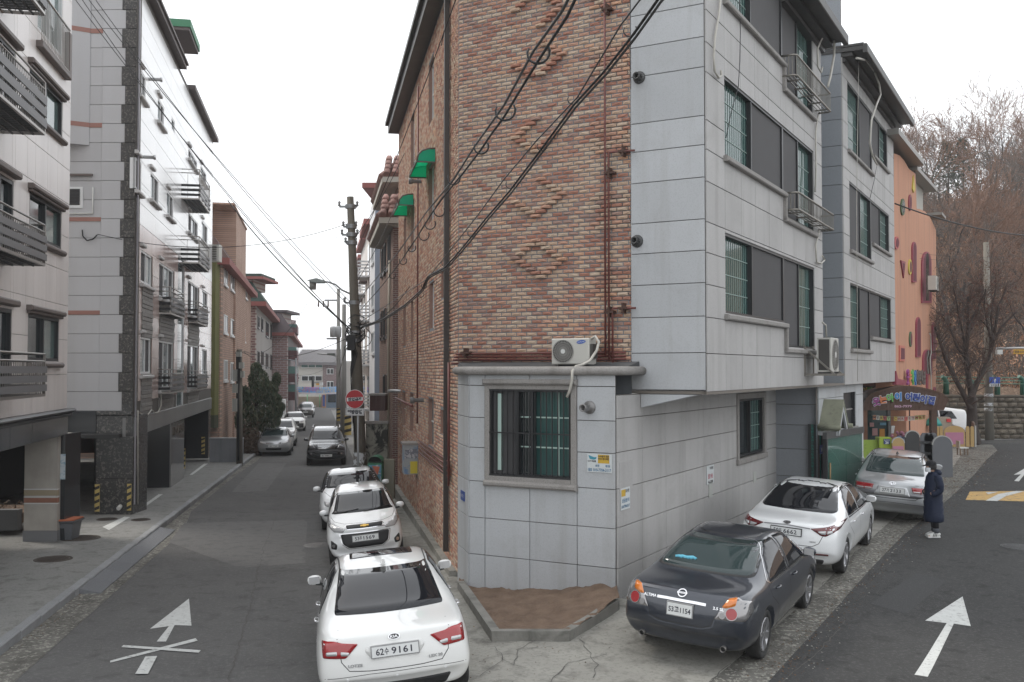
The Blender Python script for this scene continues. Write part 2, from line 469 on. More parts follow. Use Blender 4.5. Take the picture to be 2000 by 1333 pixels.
def plate(root,car,axis,z,txt,size=(.52,.11),tilt=0.,frame=K_plateg,y=0.,small=False,off=.012):
 h,n=car.cast(axis,y,z)
 sg=-1 if axis=='rear' else 1
 ux=Vector((0,sg,0));uz=Vector((0,0,1))
 n=Vector((sg,0,0))
 if tilt:n=Vector((sg*cos(tilt),0,sin(tilt)));uz=Vector((-sg*sin(tilt),0,cos(tilt)))
 M=Matrix(((ux.x,n.x,uz.x,h.x+n.x*off),(ux.y,n.y,uz.y,y),(ux.z,n.z,uz.z,z),(0,0,0,1)))
 w,hh=size
 f=MB(M).box(-w/2-.012,w/2+.012,-.03,.004,-hh/2-.012,hh/2+.012)
 f=f.build('license_plate',frame,root,org=(0,0,0))
 m=MB(M).box(-w/2,w/2,.002,.007,-hh/2,hh/2);m.build('plate_face',K_plate,f,org=(0,0,0))
 if txt:
  a,b=txt[:3],txt[3:].strip()
  if small:t=put_text(MB(M),txt,hh*.42,(0,.0095,0),(1,0,0),(0,0,1),fit=w*.9,bold=.002)
  else:
   t=MB(M);put_text(t,a[:2],hh*.62,(-w*.33,.0095,0),(1,0,0),(0,0,1),bold=.0015,fit=w*.17)
   put_text(t,a[2],hh*.52,(-w*.185,.0095,0),(1,0,0),(0,0,1),bold=.0015,fit=w*.09)
   put_text(t,b,hh*.62,(w*.14,.0095,0),(1,0,0),(0,0,1),bold=.0015,fit=w*.44,space=1.1)
  t.build('plate_number',K_ink,f,fix=False,org=(0,0,0))
 return f
def surf_text(root,car,axis,y,z,txt,h,m,name,fit=None,bold=.001,off=.006,depth=.002):
 p,n=car.cast(axis,y,z)
 if p is None:return
 sg=-1 if axis=='rear' else 1
 ux=Vector((0,sg,0));ux=(ux-n*ux.dot(n)).normalized();uz=n.cross(ux)
 if uz.z<0:uz=-uz
 M=Matrix(((ux.x,n.x,uz.x,p.x+n.x*off),(ux.y,n.y,uz.y,p.y+n.y*off),(ux.z,n.z,uz.z,p.z+n.z*off),(0,0,0,1)))
 t=put_text(MB(M),txt,h,(0,0,0),(1,0,0),(0,0,1),bold=bold,fit=fit,depth=depth)
 return t.build(name,m,root,fix=False,org=(0,0,0))
def surf_M(car,axis,a,b,off=0.):
 p,n=car.cast(axis,a,b)
 sg={'rear':Vector((0,-1,0)),'front':Vector((0,1,0)),'left':Vector((-1,0,0)),'right':Vector((1,0,0)),'top':Vector((1,0,0))}[axis]
 ux=(sg-n*sg.dot(n)).normalized();uz=n.cross(ux)
 if uz.z<0:uz=-uz
 return Matrix(((ux.x,n.x,uz.x,p.x+n.x*off),(ux.y,n.y,uz.y,p.y+n.y*off),(ux.z,n.z,uz.z,p.z+n.z*off),(0,0,0,1)))
def disc(mb,r,y0,y1,n=20,c=(0,0),sx=1.,mi=0):
 poly=[(c[0]+r*sx*cos(2*pi*k/n),c[1]+r*sin(2*pi*k/n))for k in range(n)]
 return mb.prism(poly,y0,y1,mi)
def ring(mb,r0,r1,y0,y1,n=24,sx=1.,mi=0):
 vs=[];fs=[]
 for k in range(n):
  a=2*pi*k/n;c,d=cos(a),sin(a)
  vs+=[(r0*sx*c,y1,r0*d),(r1*sx*c,y1,r1*d),(r1*sx*c,y0,r1*d),(r0*sx*c,y0,r0*d)]
 for k in range(n):
  a=4*k;b=4*((k+1)%n)
  for q in range(4):fs.append((a+q,b+q,b+(q+1)%4,a+(q+1)%4))
 return mb.add(vs,fs,mi,False)
def oval_badge(root,car,axis,z,txt,a=.065,b=.033,off=.003,face=K_black,m2=K_chrome):
 M=surf_M(car,axis,0,z,off)
 e=disc(MB(M),b,-.01,.006,sx=a/b).build('badge',face,root,org=(0,0,0))
 r=MB(M);ring(r,b*.86,b*1.05,0,.009,sx=a/b);put_text(r,txt,b*.85,(0,.0085,0),(1,0,0),(0,0,1),bold=.0008,fit=a*1.3)
 r.build('badge_ring',m2,e,fix=False,org=(0,0,0))
def mirrors(root,car,x,z,cap,sc=1.,w=None):
 for sd in(-1,1):
  p,n=car.cast('left' if sd>0 else 'right',x,z)
  y=abs(p.y)
  m=MB()
  prof=[(-.05,.0),(-.06,.4),(-.02,.8),(.07,.9),(.13,.6),(.14,.2),(.09,.0)]
  vs=[];n1=12;n2=7
  for i in range(n2+1):
   th=pi*i/n2
   for k in range(n1):
    a=2*pi*k/n1
    vs.append((x+.02+.070*sc*cos(a)*sin(th)**.6*(1.0 if cos(a)>0 else .55),sd*(y+.115*sc-cos(th)*.10*sc),z+.05+.068*sc*sin(a)*sin(th)**.6))
  fs=[(i*n1+k,i*n1+(k+1)%n1,(i+1)*n1+(k+1)%n1,(i+1)*n1+k)for i in range(n2)for k in range(n1)]
  m.add(vs,fs,0,True)
  o=m.build('mirror',cap,root,org=(0,0,0))
  g=MB().box(x-.032*sc,x-.026*sc,sd*(y+.04*sc),sd*(y+.19*sc),z-.0,z+.10*sc);g.build('mirror_glass',K_clear,o,org=(0,0,0))
  g=MB().bar((x+.02,sd*(y-.02),z-.02),(x+.02,sd*(y+.10*sc),z+.0),.09,.035);g.build('mirror_stalk',K_black,o,org=(0,0,0))
def handles(root,car,spots,m):
 for x,z in spots:
  for ax in('left','right'):
   M=surf_M(car,ax,x,z)
   h=MB(M)
   h.tube([(-.095,.0,0),(-.085,.028,0),(-.03,.038,0),(.05,.038,0),(.085,.028,0),(.095,0,0)],.012,8)
   h.build('door_handle',m,root,org=(0,0,0))
def glasshouse(root,car,sd_polys,rear,front,m_side,m_rear,m_front,trim=None):
 for poly in sd_polys:
  for ax in('left','right'):car.patch(ax,poly,'side_window',m_side,root,rnd=1,off=.004)
 if rear:car.patch('rear',rear,'rear_window',m_rear,root,rnd=1)
 if front:car.patch('front',front,'windshield',m_front,root,rnd=1)
def sym(p):return p+[(-a,b)for a,b in reversed(p)]
def seams(root,car,doors,extra=()):
 m=MB()
 for ax in('left','right'):
  for d in doors:car.ribbon(m,ax,d,.009)
 for ax,pts,w in extra:car.ribbon(m,ax,pts,w)
 m.build('panel_seam',K_seam,root,fix=False,org=(0,0,0))
#      x    ztop  wtop  zbelt wbelt wmid  zbot bow
SEDAN=[(0.0,.97,.60,.90,.74,.80,.36,.17),(.10,1.00,.68,.93,.80,.87,.28,.15),(.40,1.035,.72,.95,.845,.905,.22,.11),(.80,1.07,.70,.96,.86,.915,.20,.09),(1.12,1.205,.645,.955,.865,.92,.19,.07),(1.50,1.355,.60,.95,.868,.92,.18,.05),(1.85,1.435,.58,.945,.87,.92,.18,.03),(2.40,1.475,.585,.94,.87,.92,.18,0),(2.85,1.455,.60,.93,.87,.92,.18,-.03),(3.15,1.385,.62,.92,.868,.92,.18,-.07),(3.50,1.22,.66,.91,.865,.92,.18,-.12),(3.85,1.03,.71,.89,.86,.92,.18,-.16),(4.20,.955,.72,.85,.85,.915,.19,-.17),(4.52,.875,.70,.78,.82,.89,.21,-.18),(4.72,.78,.64,.70,.76,.84,.24,-.22),(4.80,.68,.56,.60,.66,.76,.28,-.25)]
def scaled(st,L=None,W=None,H=None,f=None):
 kx=(L or 4.8)/4.8;ky=(W or 1.84)/1.84;kz=(H or 1.475)/1.475
 return[(a[0]*kx,a[1]*kz,a[2]*ky,a[3]*kz,a[4]*ky,a[5]*ky,a[6],a[7])for a in st]
REARX=[.10,.0,-.03,-.01,.02,.03,.05]
FRONTX=[.10,.0,.0,.02,.02,.03,.05]
SIDE4=[[(1.30,.985),(1.62,.975),(1.62,1.265),(1.48,1.17)],[(1.66,.975),(2.33,.965),(2.33,1.40),(1.98,1.385),(1.66,1.285)],[(2.40,.965),(3.55,.945),(3.33,1.13),(3.05,1.29),(2.75,1.385),(2.40,1.405)]]
SIDE3=[[(1.34,.985),(2.33,.965),(2.33,1.40),(1.98,1.385),(1.62,1.265),(1.42,1.12)],SIDE4[2]]
DOORS=[[(2.36,1.42),(2.36,.30),(3.62,.30),(3.72,.60),(3.66,.95)],[(1.20,1.0),(1.30,.80),(1.62,.62),(1.66,.30),(2.36,.30)]]
GROOVE=[('top',[(1.62,.555),(2.4,.565),(3.15,.60)],.022),('top',[(1.62,-.555),(2.4,-.565),(3.15,-.60)],.022)]
def kf(poly,k=(1,1)):return[(a*k[0],b*k[1])for a,b in poly]
def lamp(car,root,axis,poly,m,inner=(),name='taillight',side=(-1,1)):
 out=[]
 for sd in side:
  o=car.patch(axis,[(a*sd,b)for a,b in poly],name,m,root,rnd=.02,off=.008)
  for p2,m2,nm in inner:
   q=car.patch(axis,[(a*sd,b)for a,b in p2],nm,m2,o,rnd=.015,off=.013,thick=.004)
  out.append(o)
 return out
def car_lotze():
 c=Car(scaled(SEDAN,4.8,1.83,1.48),REARX,FRONTX,(1.02,3.74),.325,P_pearl)
 r=thing('parked_car','white sedan in the foreground seen from behind, plate 62수 9161, sunroof and red tail lamps','car',local=True)
 o=link('body',c.body,r)
 glasshouse(r,c,SIDE3,sym([(.655,1.065),(.565,1.405)]),sym([(.66,1.03),(.58,1.37)]),K_tint,K_tint,K_tint)
 lamp(c,r,'rear',[(.40,.885),(.58,.905),(.66,.93),(.80,.93),(.80,.75),(.55,.74)],K_red,[([(.50,.80),(.60,.815),(.60,.77),(.52,.765)],K_clear,'reverse_light'),([(.64,.82),(.76,.815),(.76,.775),(.64,.775)],K_clear,'reverse_light')])
 trunk=sym([(.60,1.06),(.63,.95),(.60,.70),(.52,.60),(.30,.585)])
 seams(r,c,DOORS,GROOVE+[('rear',trunk,.009),('rear',[(-.80,.52),(-.3,.55),(.3,.55),(.80,.52)],.006)])
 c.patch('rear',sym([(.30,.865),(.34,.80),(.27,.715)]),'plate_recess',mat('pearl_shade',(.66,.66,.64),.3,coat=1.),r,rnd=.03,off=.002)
 plate(r,c,'rear',.785,'62수 9161',size=(.52,.115),off=.02)
 oval_badge(r,c,'rear',.925,'KIA')
 surf_text(r,c,'rear',.45,.655,'LOTZE',.03,K_plateg,'badge_text',fit=.16)
 surf_text(r,c,'rear',-.45,.655,'LEX 20',.03,K_plateg,'badge_text',fit=.16)
 for y in(-.55,0,.55):
  disc(MB(surf_M(c,'rear',y,.50,.0)),.014,-.01,.005).build('parking_sensor',P_white,r,org=(0,0,0))
 c.patch('rear',sym([(.62,.42),(.55,.30)]),'bumper_insert',K_black,r,rnd=.03)
 c.patch('top',[(2.25,-.42),(2.25,.42),(2.85,.42),(2.85,-.42)],'sunroof',K_tint,r,rnd=.05,off=.003)
 m=MB();m.add([(1.66,0,1.435),(1.84,.035,1.44),(1.84,-.035,1.44),(1.68,0,1.505),(1.73,.012,1.508),(1.73,-.012,1.508)],[(0,1,4,3),(0,3,5,2),(3,4,5),(1,2,5,4)])
 m.build('antenna_fin',P_pearl,r,org=(0,0,0))
 handles(r,c,((1.62,.86),(2.62,.85)),K_chrome);mirrors(r,c,3.38,.98,P_pearl);add_wheels(r,c,5)
 front_generic(c,r,P_pearl)
 return r
def front_generic(c,r,paint,txt=None,L=None,plate_txt=None):
 L=c.L
 lamp(c,r,'front',[(.42,.70),(.60,.76),(.76,.80),(.77,.70),(.62,.63),(.46,.62)],K_clear,name='headlight')
 c.patch('front',sym([(.34,.72),(.30,.62)]),'grille',K_black,r,rnd=.04)
 c.patch('front',sym([(.45,.46),(.40,.34)]),'lower_grille',K_black,r,rnd=.04)
def car_altima():
 st=[list(a)for a in scaled(SEDAN,4.82,1.83,1.45)]
 for a in st:
  if a[0]<.5:a[1]+=.03;a[3]+=.02
 c=Car(st,[.12,.03,-.03,-.02,.03,.05,.08],FRONTX,(1.04,3.82),.335,P_grey)
 r=thing('parked_car','dark slate sedan with chrome strip and twin exhausts behind the white sedans, plate 53고1154','car',local=True)
 link('body',c.body,r)
 glasshouse(r,c,SIDE3,sym([(.62,1.10),(.67,1.13),(.56,1.395)]),sym([(.66,1.03),(.58,1.37)]),K_tint,K_tint2,K_tint)
 c.patch('rear',sym([(.675,1.085),(.70,1.11),(.585,1.415)]),'window_seal',K_black,r,rnd=.05,off=.0015)
 lamp(c,r,'rear',[(.45,.715),(.585,.97),(.68,1.0),(.83,.93),(.86,.80),(.82,.715)],mat('smoky_clear_lamp',(.30,.29,.29),.08,met=.5,coat=1.),name='taillight')
 for sd in(-1,1):
  c.patch('rear',[(sd*a,b)for a,b in[(.53,.87),(.60,.975),(.70,.99),(.69,.90),(.58,.86)]],'indicator',mat('deep_amber_lamp',(.60,.17,.02),.12,coat=1.),r,rnd=.02,off=.014,thick=.004)
  M=surf_M(c,'rear',sd*.655,.80,.012)
  ring(MB(M),.074,.083,-.01,.012,sx=.95).build('lamp_bezel',mat('dull_bezel',(.35,.34,.34),.25,met=.8),r,org=(0,0,0));disc(MB(M),.076,-.01,.010,sx=.95).build('brake_light',K_red,r,org=(0,0,0))
  M=surf_M(c,'rear',sd*.545,.765,.010);disc(MB(M),.040,-.01,.008).build('reverse_light',mat('dull_bezel',(.35,.34,.34),.25,met=.8),r,org=(0,0,0))
 trunk=sym([(.60,1.06),(.585,.96),(.44,.70),(.42,.62),(.30,.585)])
 seams(r,c,DOORS,GROOVE[:0]+[('rear',trunk,.012)])
 m=MB();c.ribbon(m,'rear',[(-.80,.70),(-.46,.71),(-.43,.61),(-.3,.565),(.3,.565),(.43,.61),(.46,.71),(.80,.70)],.016,off=.004)
 m.build('bumper_edge',mat('slate_edge',(.09,.10,.125),.25,met=.4,coat=1.),r,fix=False,org=(0,0,0))
 m=MB();c.ribbon(m,'rear',[(-.33,.872),(-.2,.878),(.2,.878),(.33,.872)],.036,off=.02);
 o=m.build('chrome_strip',K_chrome,r,fix=False,org=(0,0,0));sl=o.modifiers.new('t','SOLIDIFY');sl.thickness=.02
 plate(r,c,'rear',.765,'53고1154',size=(.335,.155),small=True,off=.02)
 M=surf_M(c,'rear',0,.965,.004)
 ring(MB(M),.048,.062,-.01,.010).build('badge',K_chrome,r,org=(0,0,0));b=MB(M).box(-.068,.068,0,.013,-.012,.012);b.build('badge_bar',K_chrome,r,org=(0,0,0))
 put_text(MB(M),'NISSAN',.014,(0,.0145,0),(1,0,0),(0,0,1),fit=.1).build('badge_text',K_ink,r,fix=False,org=(0,0,0))
 surf_text(r,c,'rear',.44,.87,'ALTIMA',.038,K_chrome,'badge_text',fit=.19)
 surf_text(r,c,'rear',-.49,.845,'2.5 SL',.034,K_chrome,'badge_text',fit=.14)
 for sd in(-1,1):
  c_=(.13,sd*.56,.315);e=MB();e.lathe([(.030,.05),(.034,-.02),(.040,-.02),(.040,.05)],c=c_,ax='x',n=20);e.build('exhaust',mat('exhaust_steel',(.22,.21,.2),.3,met=.8),r,org=(0,0,0))
  e=MB();e.lathe([(.001,0),(.037,0)],c=(c_[0]+.01,c_[1],c_[2]),ax='x',n=16);e.build('exhaust_bore',K_well,r,org=(0,0,0))
 handles(r,c,((1.62,.86),(2.62,.85)),P_grey);mirrors(r,c,3.40,.98,P_grey);add_wheels(r,c,6)
 m=MB()
 for ax in('left','right'):
  c.ribbon(m,ax,[(1.22,1.02),(1.34,.967),(2.33,.948),(3.62,.93)],.02,off=.004)
  c.ribbon(m,ax,[(1.22,1.02),(1.40,1.16),(1.62,1.295),(1.98,1.41),(2.4,1.43),(2.75,1.41),(3.05,1.315)],.012,off=.004)
 m.build('window_trim',K_chrome,r,fix=False,org=(0,0,0))
 M=surf_M(c,'rear',.33,1.17,.0)
 m=MB(M);random.seed(5);m.add([],[])
 for i in range(5):
  a=-.1+.05*i;m.tube([(a-.05,.0,.02+.012*i%.03),(a,.006,.03+.01*sin(i*2)),(a+.06,0,.01)],.022,8)
 m.build('blue_cloth',mat('blue_cloth',(.12,.42,.55),.8),r,org=(0,0,0))
 front_generic(c,r,P_grey)
 return r
def car_k5():
 st=[list(a)for a in scaled(SEDAN,4.845,1.83,1.43)]
 for a in st:
  if 1.0<a[0]<2:a[1]+=.025
  if a[0]<.5:a[1]+=.02
 c=Car(st,[.10,.0,-.03,-.01,.02,.02,.05],FRONTX,(1.03,3.825),.335,P_white)
 r=thing('parked_car','white fastback sedan between the slate sedan and the silver one, plate 50두 6662','car',local=True)
 link('body',c.body,r)
 glasshouse(r,c,SIDE3,sym([(.62,1.065),(.69,1.09),(.585,1.30),(.50,1.40),(.25,1.43)]),sym([(.66,1.03),(.58,1.35)]),K_tint,K_tint,K_tint)
 lamp(c,r,'rear',[(.40,.905),(.66,.945),(.83,.985),(.84,.90),(.66,.79),(.58,.80)],K_dred,[([(.52,.865),(.66,.885),(.66,.82),(.59,.82)],K_clear,'reverse_light'),([(.68,.885),(.76,.89),(.76,.85),(.68,.825)],K_clear,'reverse_light')])
 seams(r,c,DOORS,GROOVE+[('rear',sym([(.60,1.05),(.62,.80),(.56,.66),(.45,.60)]),.010)])
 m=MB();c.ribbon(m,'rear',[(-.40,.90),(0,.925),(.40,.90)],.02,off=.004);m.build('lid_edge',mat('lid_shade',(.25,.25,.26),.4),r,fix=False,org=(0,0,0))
 plate(r,c,'rear',.815,'50두 6662',size=(.52,.115),off=.016,frame=K_black)
 oval_badge(r,c,'rear',.96,'KIA')
 surf_text(r,c,'rear',.52,.79,'K5',.045,K_plateg,'badge_text',fit=.07)
 surf_text(r,c,'rear',-.46,.68,'LIMITED',.02,K_plateg,'badge_text',fit=.1)
 for sd in(-1,1):c.patch('rear',[(sd*.38,.475),(sd*.72,.485),(sd*.72,.455),(sd*.40,.445)],'reflector',K_dred,r,rnd=.01,off=.006)
 c.patch('rear',sym([(.66,.37),(.60,.26)]),'rear_diffuser',K_black,r,rnd=.05,off=.006)
 handles(r,c,((1.62,.86),(2.62,.85)),K_chrome);mirrors(r,c,3.40,.98,P_white);add_wheels(r,c,5)
 m=MB()
 for ax in('left','right'):c.ribbon(m,ax,[(1.20,1.0),(1.34,1.08),(1.55,1.24),(1.8,1.36),(2.1,1.42)],.012,off=.004);c.ribbon(m,ax,[(1.34,.965),(3.6,.93)],.02,off=.004)
 m.build('window_trim',K_chrome,r,fix=False,org=(0,0,0))
 m=MB()
 for ax in('left','right'):c.ribbon(m,ax,[(1.45,.27),(3.4,.27)],.03,off=.01)
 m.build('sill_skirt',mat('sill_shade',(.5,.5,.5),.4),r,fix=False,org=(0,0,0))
 front_generic(c,r,P_white)
 return r
def car_sonata():
 c=Car(scaled(SEDAN,4.8,1.83,1.475),REARX,FRONTX,(1.02,3.75),.325,P_silver)
 r=thing('parked_car','silver sedan by the green glass panel beside the person in a coat, plate 27거 2133','car',local=True)
 link('body',c.body,r)
 glasshouse(r,c,SIDE3,sym([(.66,1.075),(.575,1.40)]),sym([(.66,1.03),(.58,1.37)]),K_tint,K_tint2,K_tint)
 lamp(c,r,'rear',[(.40,.90),(.60,.90),(.82,.90),(.81,.78),(.60,.77),(.44,.785)],K_red,[([(.44,.82),(.60,.815),(.60,.785),(.45,.79)],K_clear,'reverse_light'),([(.62,.815),(.78,.815),(.78,.785),(.62,.78)],K_clear,'reverse_light')])
 seams(r,c,DOORS,GROOVE+[('rear',sym([(.60,1.06),(.63,.95),(.60,.70),(.50,.62)]),.012),('rear',[(-.84,.50),(0,.53),(.84,.50)],.01)])
 c.patch('rear',sym([(.31,.885),(.39,.685)]),'plate_surround',mat('silver_light',(.5,.51,.52),.3,met=.5,coat=1.),r,rnd=.02,off=.008)
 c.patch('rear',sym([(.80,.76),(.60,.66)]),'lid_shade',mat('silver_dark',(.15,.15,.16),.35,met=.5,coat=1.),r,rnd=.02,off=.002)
 plate(r,c,'rear',.80,'27거 2133',size=(.52,.115),off=.02)
 M=surf_M(c,'rear',0,.955,.004);ring(MB(M),.036,.045,-.01,.008,sx=1.5).build('badge',K_chrome,r,org=(0,0,0))
 put_text(MB(M),'H',.05,(0,.006,0),(1,0,.25),(-.25,0,1),bold=.001,sx=1.5).build('badge_text',K_chrome,r,fix=False,org=(0,0,0))
 surf_text(r,c,'rear',.55,.955,'SONATA',.022,K_plateg,'badge_text',fit=.17)
 surf_text(r,c,'rear',-.52,.945,'N20',.02,K_plateg,'badge_text',fit=.08)
 m=MB();m.add([(1.66,0,1.435),(1.84,.035,1.44),(1.84,-.035,1.44),(1.68,0,1.505),(1.73,.012,1.508),(1.73,-.012,1.508)],[(0,1,4,3),(0,3,5,2),(3,4,5),(1,2,5,4)])
 m.build('antenna_fin',K_black,r,org=(0,0,0))
 handles(r,c,((1.62,.86),(2.62,.85)),P_silver);mirrors(r,c,3.38,.98,P_silver);add_wheels(r,c,5)
 front_generic(c,r,P_silver)
 return r
#      x    ztop  wtop  zbelt wbelt wmid  zbot bow
HATCH=[(0.0,1.02,.46,.93,.58,.64,.36,.10),(.10,1.22,.50,.97,.66,.74,.28,.09),(.32,1.42,.505,1.0,.71,.785,.22,.07),(.70,1.485,.51,1.0,.735,.80,.19,.04),(1.30,1.50,.515,.98,.74,.80,.18,0),(1.85,1.475,.53,.96,.74,.80,.18,-.03),(2.20,1.40,.555,.95,.74,.80,.18,-.07),(2.60,1.19,.60,.94,.74,.80,.18,-.11),(2.95,1.03,.63,.93,.735,.80,.18,-.15),(3.22,.96,.63,.88,.725,.795,.19,-.17),(3.45,.88,.60,.80,.69,.775,.21,-.19),(3.56,.80,.55,.71,.64,.73,.25,-.22),(3.595,.72,.48,.63,.57,.67,.30,-.23)]
SUV=[(0.0,1.50,.60,1.0,.80,.85,.44,.07),(.08,1.62,.63,1.06,.85,.90,.36,.06),(.35,1.62,.62,1.10,.86,.92,.32,.06),(.80,1.72,.63,1.10,.875,.94,.30,.03),(1.6,1.75,.64,1.09,.88,.945,.28,0),(2.5,1.745,.65,1.08,.88,.945,.28,-.03),(3.0,1.69,.67,1.07,.875,.945,.28,-.07),(3.35,1.50,.71,1.06,.87,.945,.28,-.10),(3.70,1.23,.75,1.05,.865,.94,.28,-.12),(3.95,1.12,.76,1.02,.86,.935,.28,-.13),(4.35,1.08,.76,.98,.85,.93,.30,-.13),(4.62,1.02,.74,.92,.82,.91,.32,-.14),(4.72,.93,.70,.84,.79,.87,.36,-.15)]
def front_face(c,r,z0,k,head,grille,lower,fog,plate_z,plate_txt,bonnet,badge=None,wind=None,gm=K_black,slats=0,psz=(.52,.11),hm=K_clear):
 lamp(c,r,'front',head,hm,name='headlight')
 if grille:
  g=c.patch('front',sym(grille),'grille',gm,r,rnd=.03,off=.004)
  zs=[p[1]for p in grille];w=min(p[0]for p in grille)
  m=MB()
  for i in range(slats):
   z=min(zs)+(max(zs)-min(zs))*(i+.7)/(slats+.4);c.ribbon(m,'front',[(-w,z),(0,z),(w,z)],.014,off=.010)
  if slats:m.build('grille_slat',K_chrome,g,fix=False,org=(0,0,0))
 if lower:c.patch('front',sym(lower),'lower_grille',K_black,r,rnd=.04,off=.004)
 for sd in(-1,1):
  if fog:
   f=c.patch('front',[(sd*a,b)for a,b in fog],'fog_light_housing',K_black,r,rnd=.03,off=.005)
   cx=sum(a for a,b in fog)/len(fog);cz=sum(b for a,b in fog)/len(fog)
   disc(MB(surf_M(c,'front',sd*cx,cz,.006)),.038,-.01,.012).build('fog_light',K_chrome,f,org=(0,0,0))
 if plate_z:plate(r,c,'front',plate_z,plate_txt,size=psz,off=.02)
def car_spark():
 c=Car(HATCH,[.06,.0,-.02,.0,.02,.04,.07],FRONTX,(.58,2.96),.30,P_white)
 r=thing('parked_car','small white hatchback facing the camera behind the foreground sedan, gold bow-tie badge, plate 53주 1569','car',local=True)
 link('body',c.body,r)
 glasshouse(r,c,[[(.55,1.06),(1.25,1.03),(1.25,1.42),(.75,1.38)],[(1.32,1.03),(2.62,.99),(2.35,1.22),(2.05,1.39),(1.32,1.43)]],sym([(.52,1.04),(.45,1.36)]),sym([(.66,1.05),(.60,1.10),(.50,1.41)]),K_tint,K_tint,K_tint)
 front_face(c,r,0,1,[(.39,.80),(.60,.89),(.72,1.00),(.735,.86),(.62,.755),(.44,.74)],[(.38,.865),(.36,.795)],[(.50,.70),(.46,.50),(.34,.415)],[(.58,.50),(.70,.60),(.71,.42),(.60,.40)],.60,'53주 1569',None,slats=0)
 m=MB()
 c.ribbon(m,'front',[(-.40,.79),(0,.785),(.40,.79)],.016,off=.008);c.ribbon(m,'front',[(-.40,.83),(-.36,.868),(0,.885),(.36,.868),(.40,.83)],.014,off=.008)
 c.ribbon(m,'front',sym([(.52,.71),(.48,.50),(.35,.40)]),.012,off=.006,closed=True)
 m.build('grille_trim',K_chrome,r,fix=False,org=(0,0,0))
 M=surf_M(c,'front',0,.83,.008)
 b=MB(M).prism([(-.085,-.018),(-.03,-.018),(-.026,-.032),(.034,-.032),(.03,-.018),(.09,-.018),(.085,.018),(.03,.018),(.034,.032),(-.026,.032),(-.03,.018),(-.08,.018)],-.02,.016)
 b.build('badge',K_gold,r,org=(0,0,0))
 m=MB();c.ribbon(m,'front',sym([(.70,1.03),(.60,.93),(.40,.89)])+[],.008);
 for ax in('left','right'):c.ribbon(m,ax,[(1.29,1.44),(1.29,.3),(2.45,.3),(2.55,.6),(2.6,1.0)],.009)
 m.build('panel_seam',K_seam,r,fix=False,org=(0,0,0))
 m=MB()
 for y0,y1 in((-.6,-.08),(.02,.58)):
  pts=[]
  for i in range(8):
   h,n=c.cast('front',y0+(y1-y0)*i/7,1.045+.05*i/7)
   pts.append(h+n*.015)
  m.tube(pts,.009,5)
 m.build('wiper',K_black,r,org=(0,0,0))
 m=MB().tube([(.55,0,1.46),(.30,0,1.72)],.006,5,r2=.003);m.build('antenna',K_black,r,org=(0,0,0))
 handles(r,c,((1.55,.88),),P_white);mirrors(r,c,2.35,1.0,P_white,.9);add_wheels(r,c,5)
 return r
# ------------------------------------------------------------- ground, roads, pavements
M_asph=mat('asphalt',(.044,.044,.043),.88,noise=(.7,.8),col2=(.056,.055,.054),speck=(19,.55,(.085,.084,.082)),stain=(3.2,.55,(.022,.021,.021),.54,.66),bump=(55,.012,6),spec=.25)
M_asph2=mat('old_asphalt',(.098,.096,.094),.88,noise=(.6,.8),col2=(.125,.122,.118),speck=(19,.5,(.16,.157,.15)),stain=(2.6,.5,(.055,.053,.05),.54,.68),bump=(55,.012,6),spec=.25)
M_conc=mat('pale_concrete',(.34,.33,.295),.85,noise=(.9,.6),col2=(.22,.212,.19),speck=(16,.45,(.18,.17,.15)),stain=(2.2,.7,(.075,.07,.062),.5,.72),bump=(30,.012,6),spec=.3)
M_rough=mat('rough_aggregate',(.185,.178,.16),.95,noise=(3,.7),col2=(.075,.072,.064),speck=(14,.9,(.34,.33,.29)),stain=(.9,.6,(.06,.055,.048),.48,.7),bump=(22,.035,8),spec=.2)
M_pave=mat('pavement_concrete',(.21,.21,.2),.85,noise=(.7,.7),col2=(.26,.255,.24),speck=(18,.45,(.13,.128,.12)),stain=(3.0,.6,(.11,.107,.098),.52,.66),bump=(28,.012,6),spec=.3)
M_kerb=mat('kerb_stone',(.27,.275,.28),.8,noise=(2.5,.5),speck=(90,.4,(.14,.14,.14)),bump=(40,.006),rand=.12)
M_dirt=mat('brown_soil',(.21,.15,.112),.95,noise=(4,.8),col2=(.11,.076,.056),speck=(30,.5,(.20,.14,.095)),bump=(16,.04,7),spec=.15)
M_paint=mat('road_paint',(.56,.57,.55),.7,noise=(9,.5),col2=(.40,.40,.38),stain=(14,.75,(.16,.16,.155),.56,.66),bump=(60,.004))
M_yel=mat('yellow_road_paint',(.55,.34,.10),.75,noise=(6,.5),col2=(.36,.24,.1),stain=(7,.8,(.12,.11,.1),.52,.66))
M_iron=mat('cast_iron',(.075,.06,.05),.7,met=.4,noise=(6,.5),bump=(80,.01))
M_crack=mat('crack_dark',(.085,.08,.074),.95)
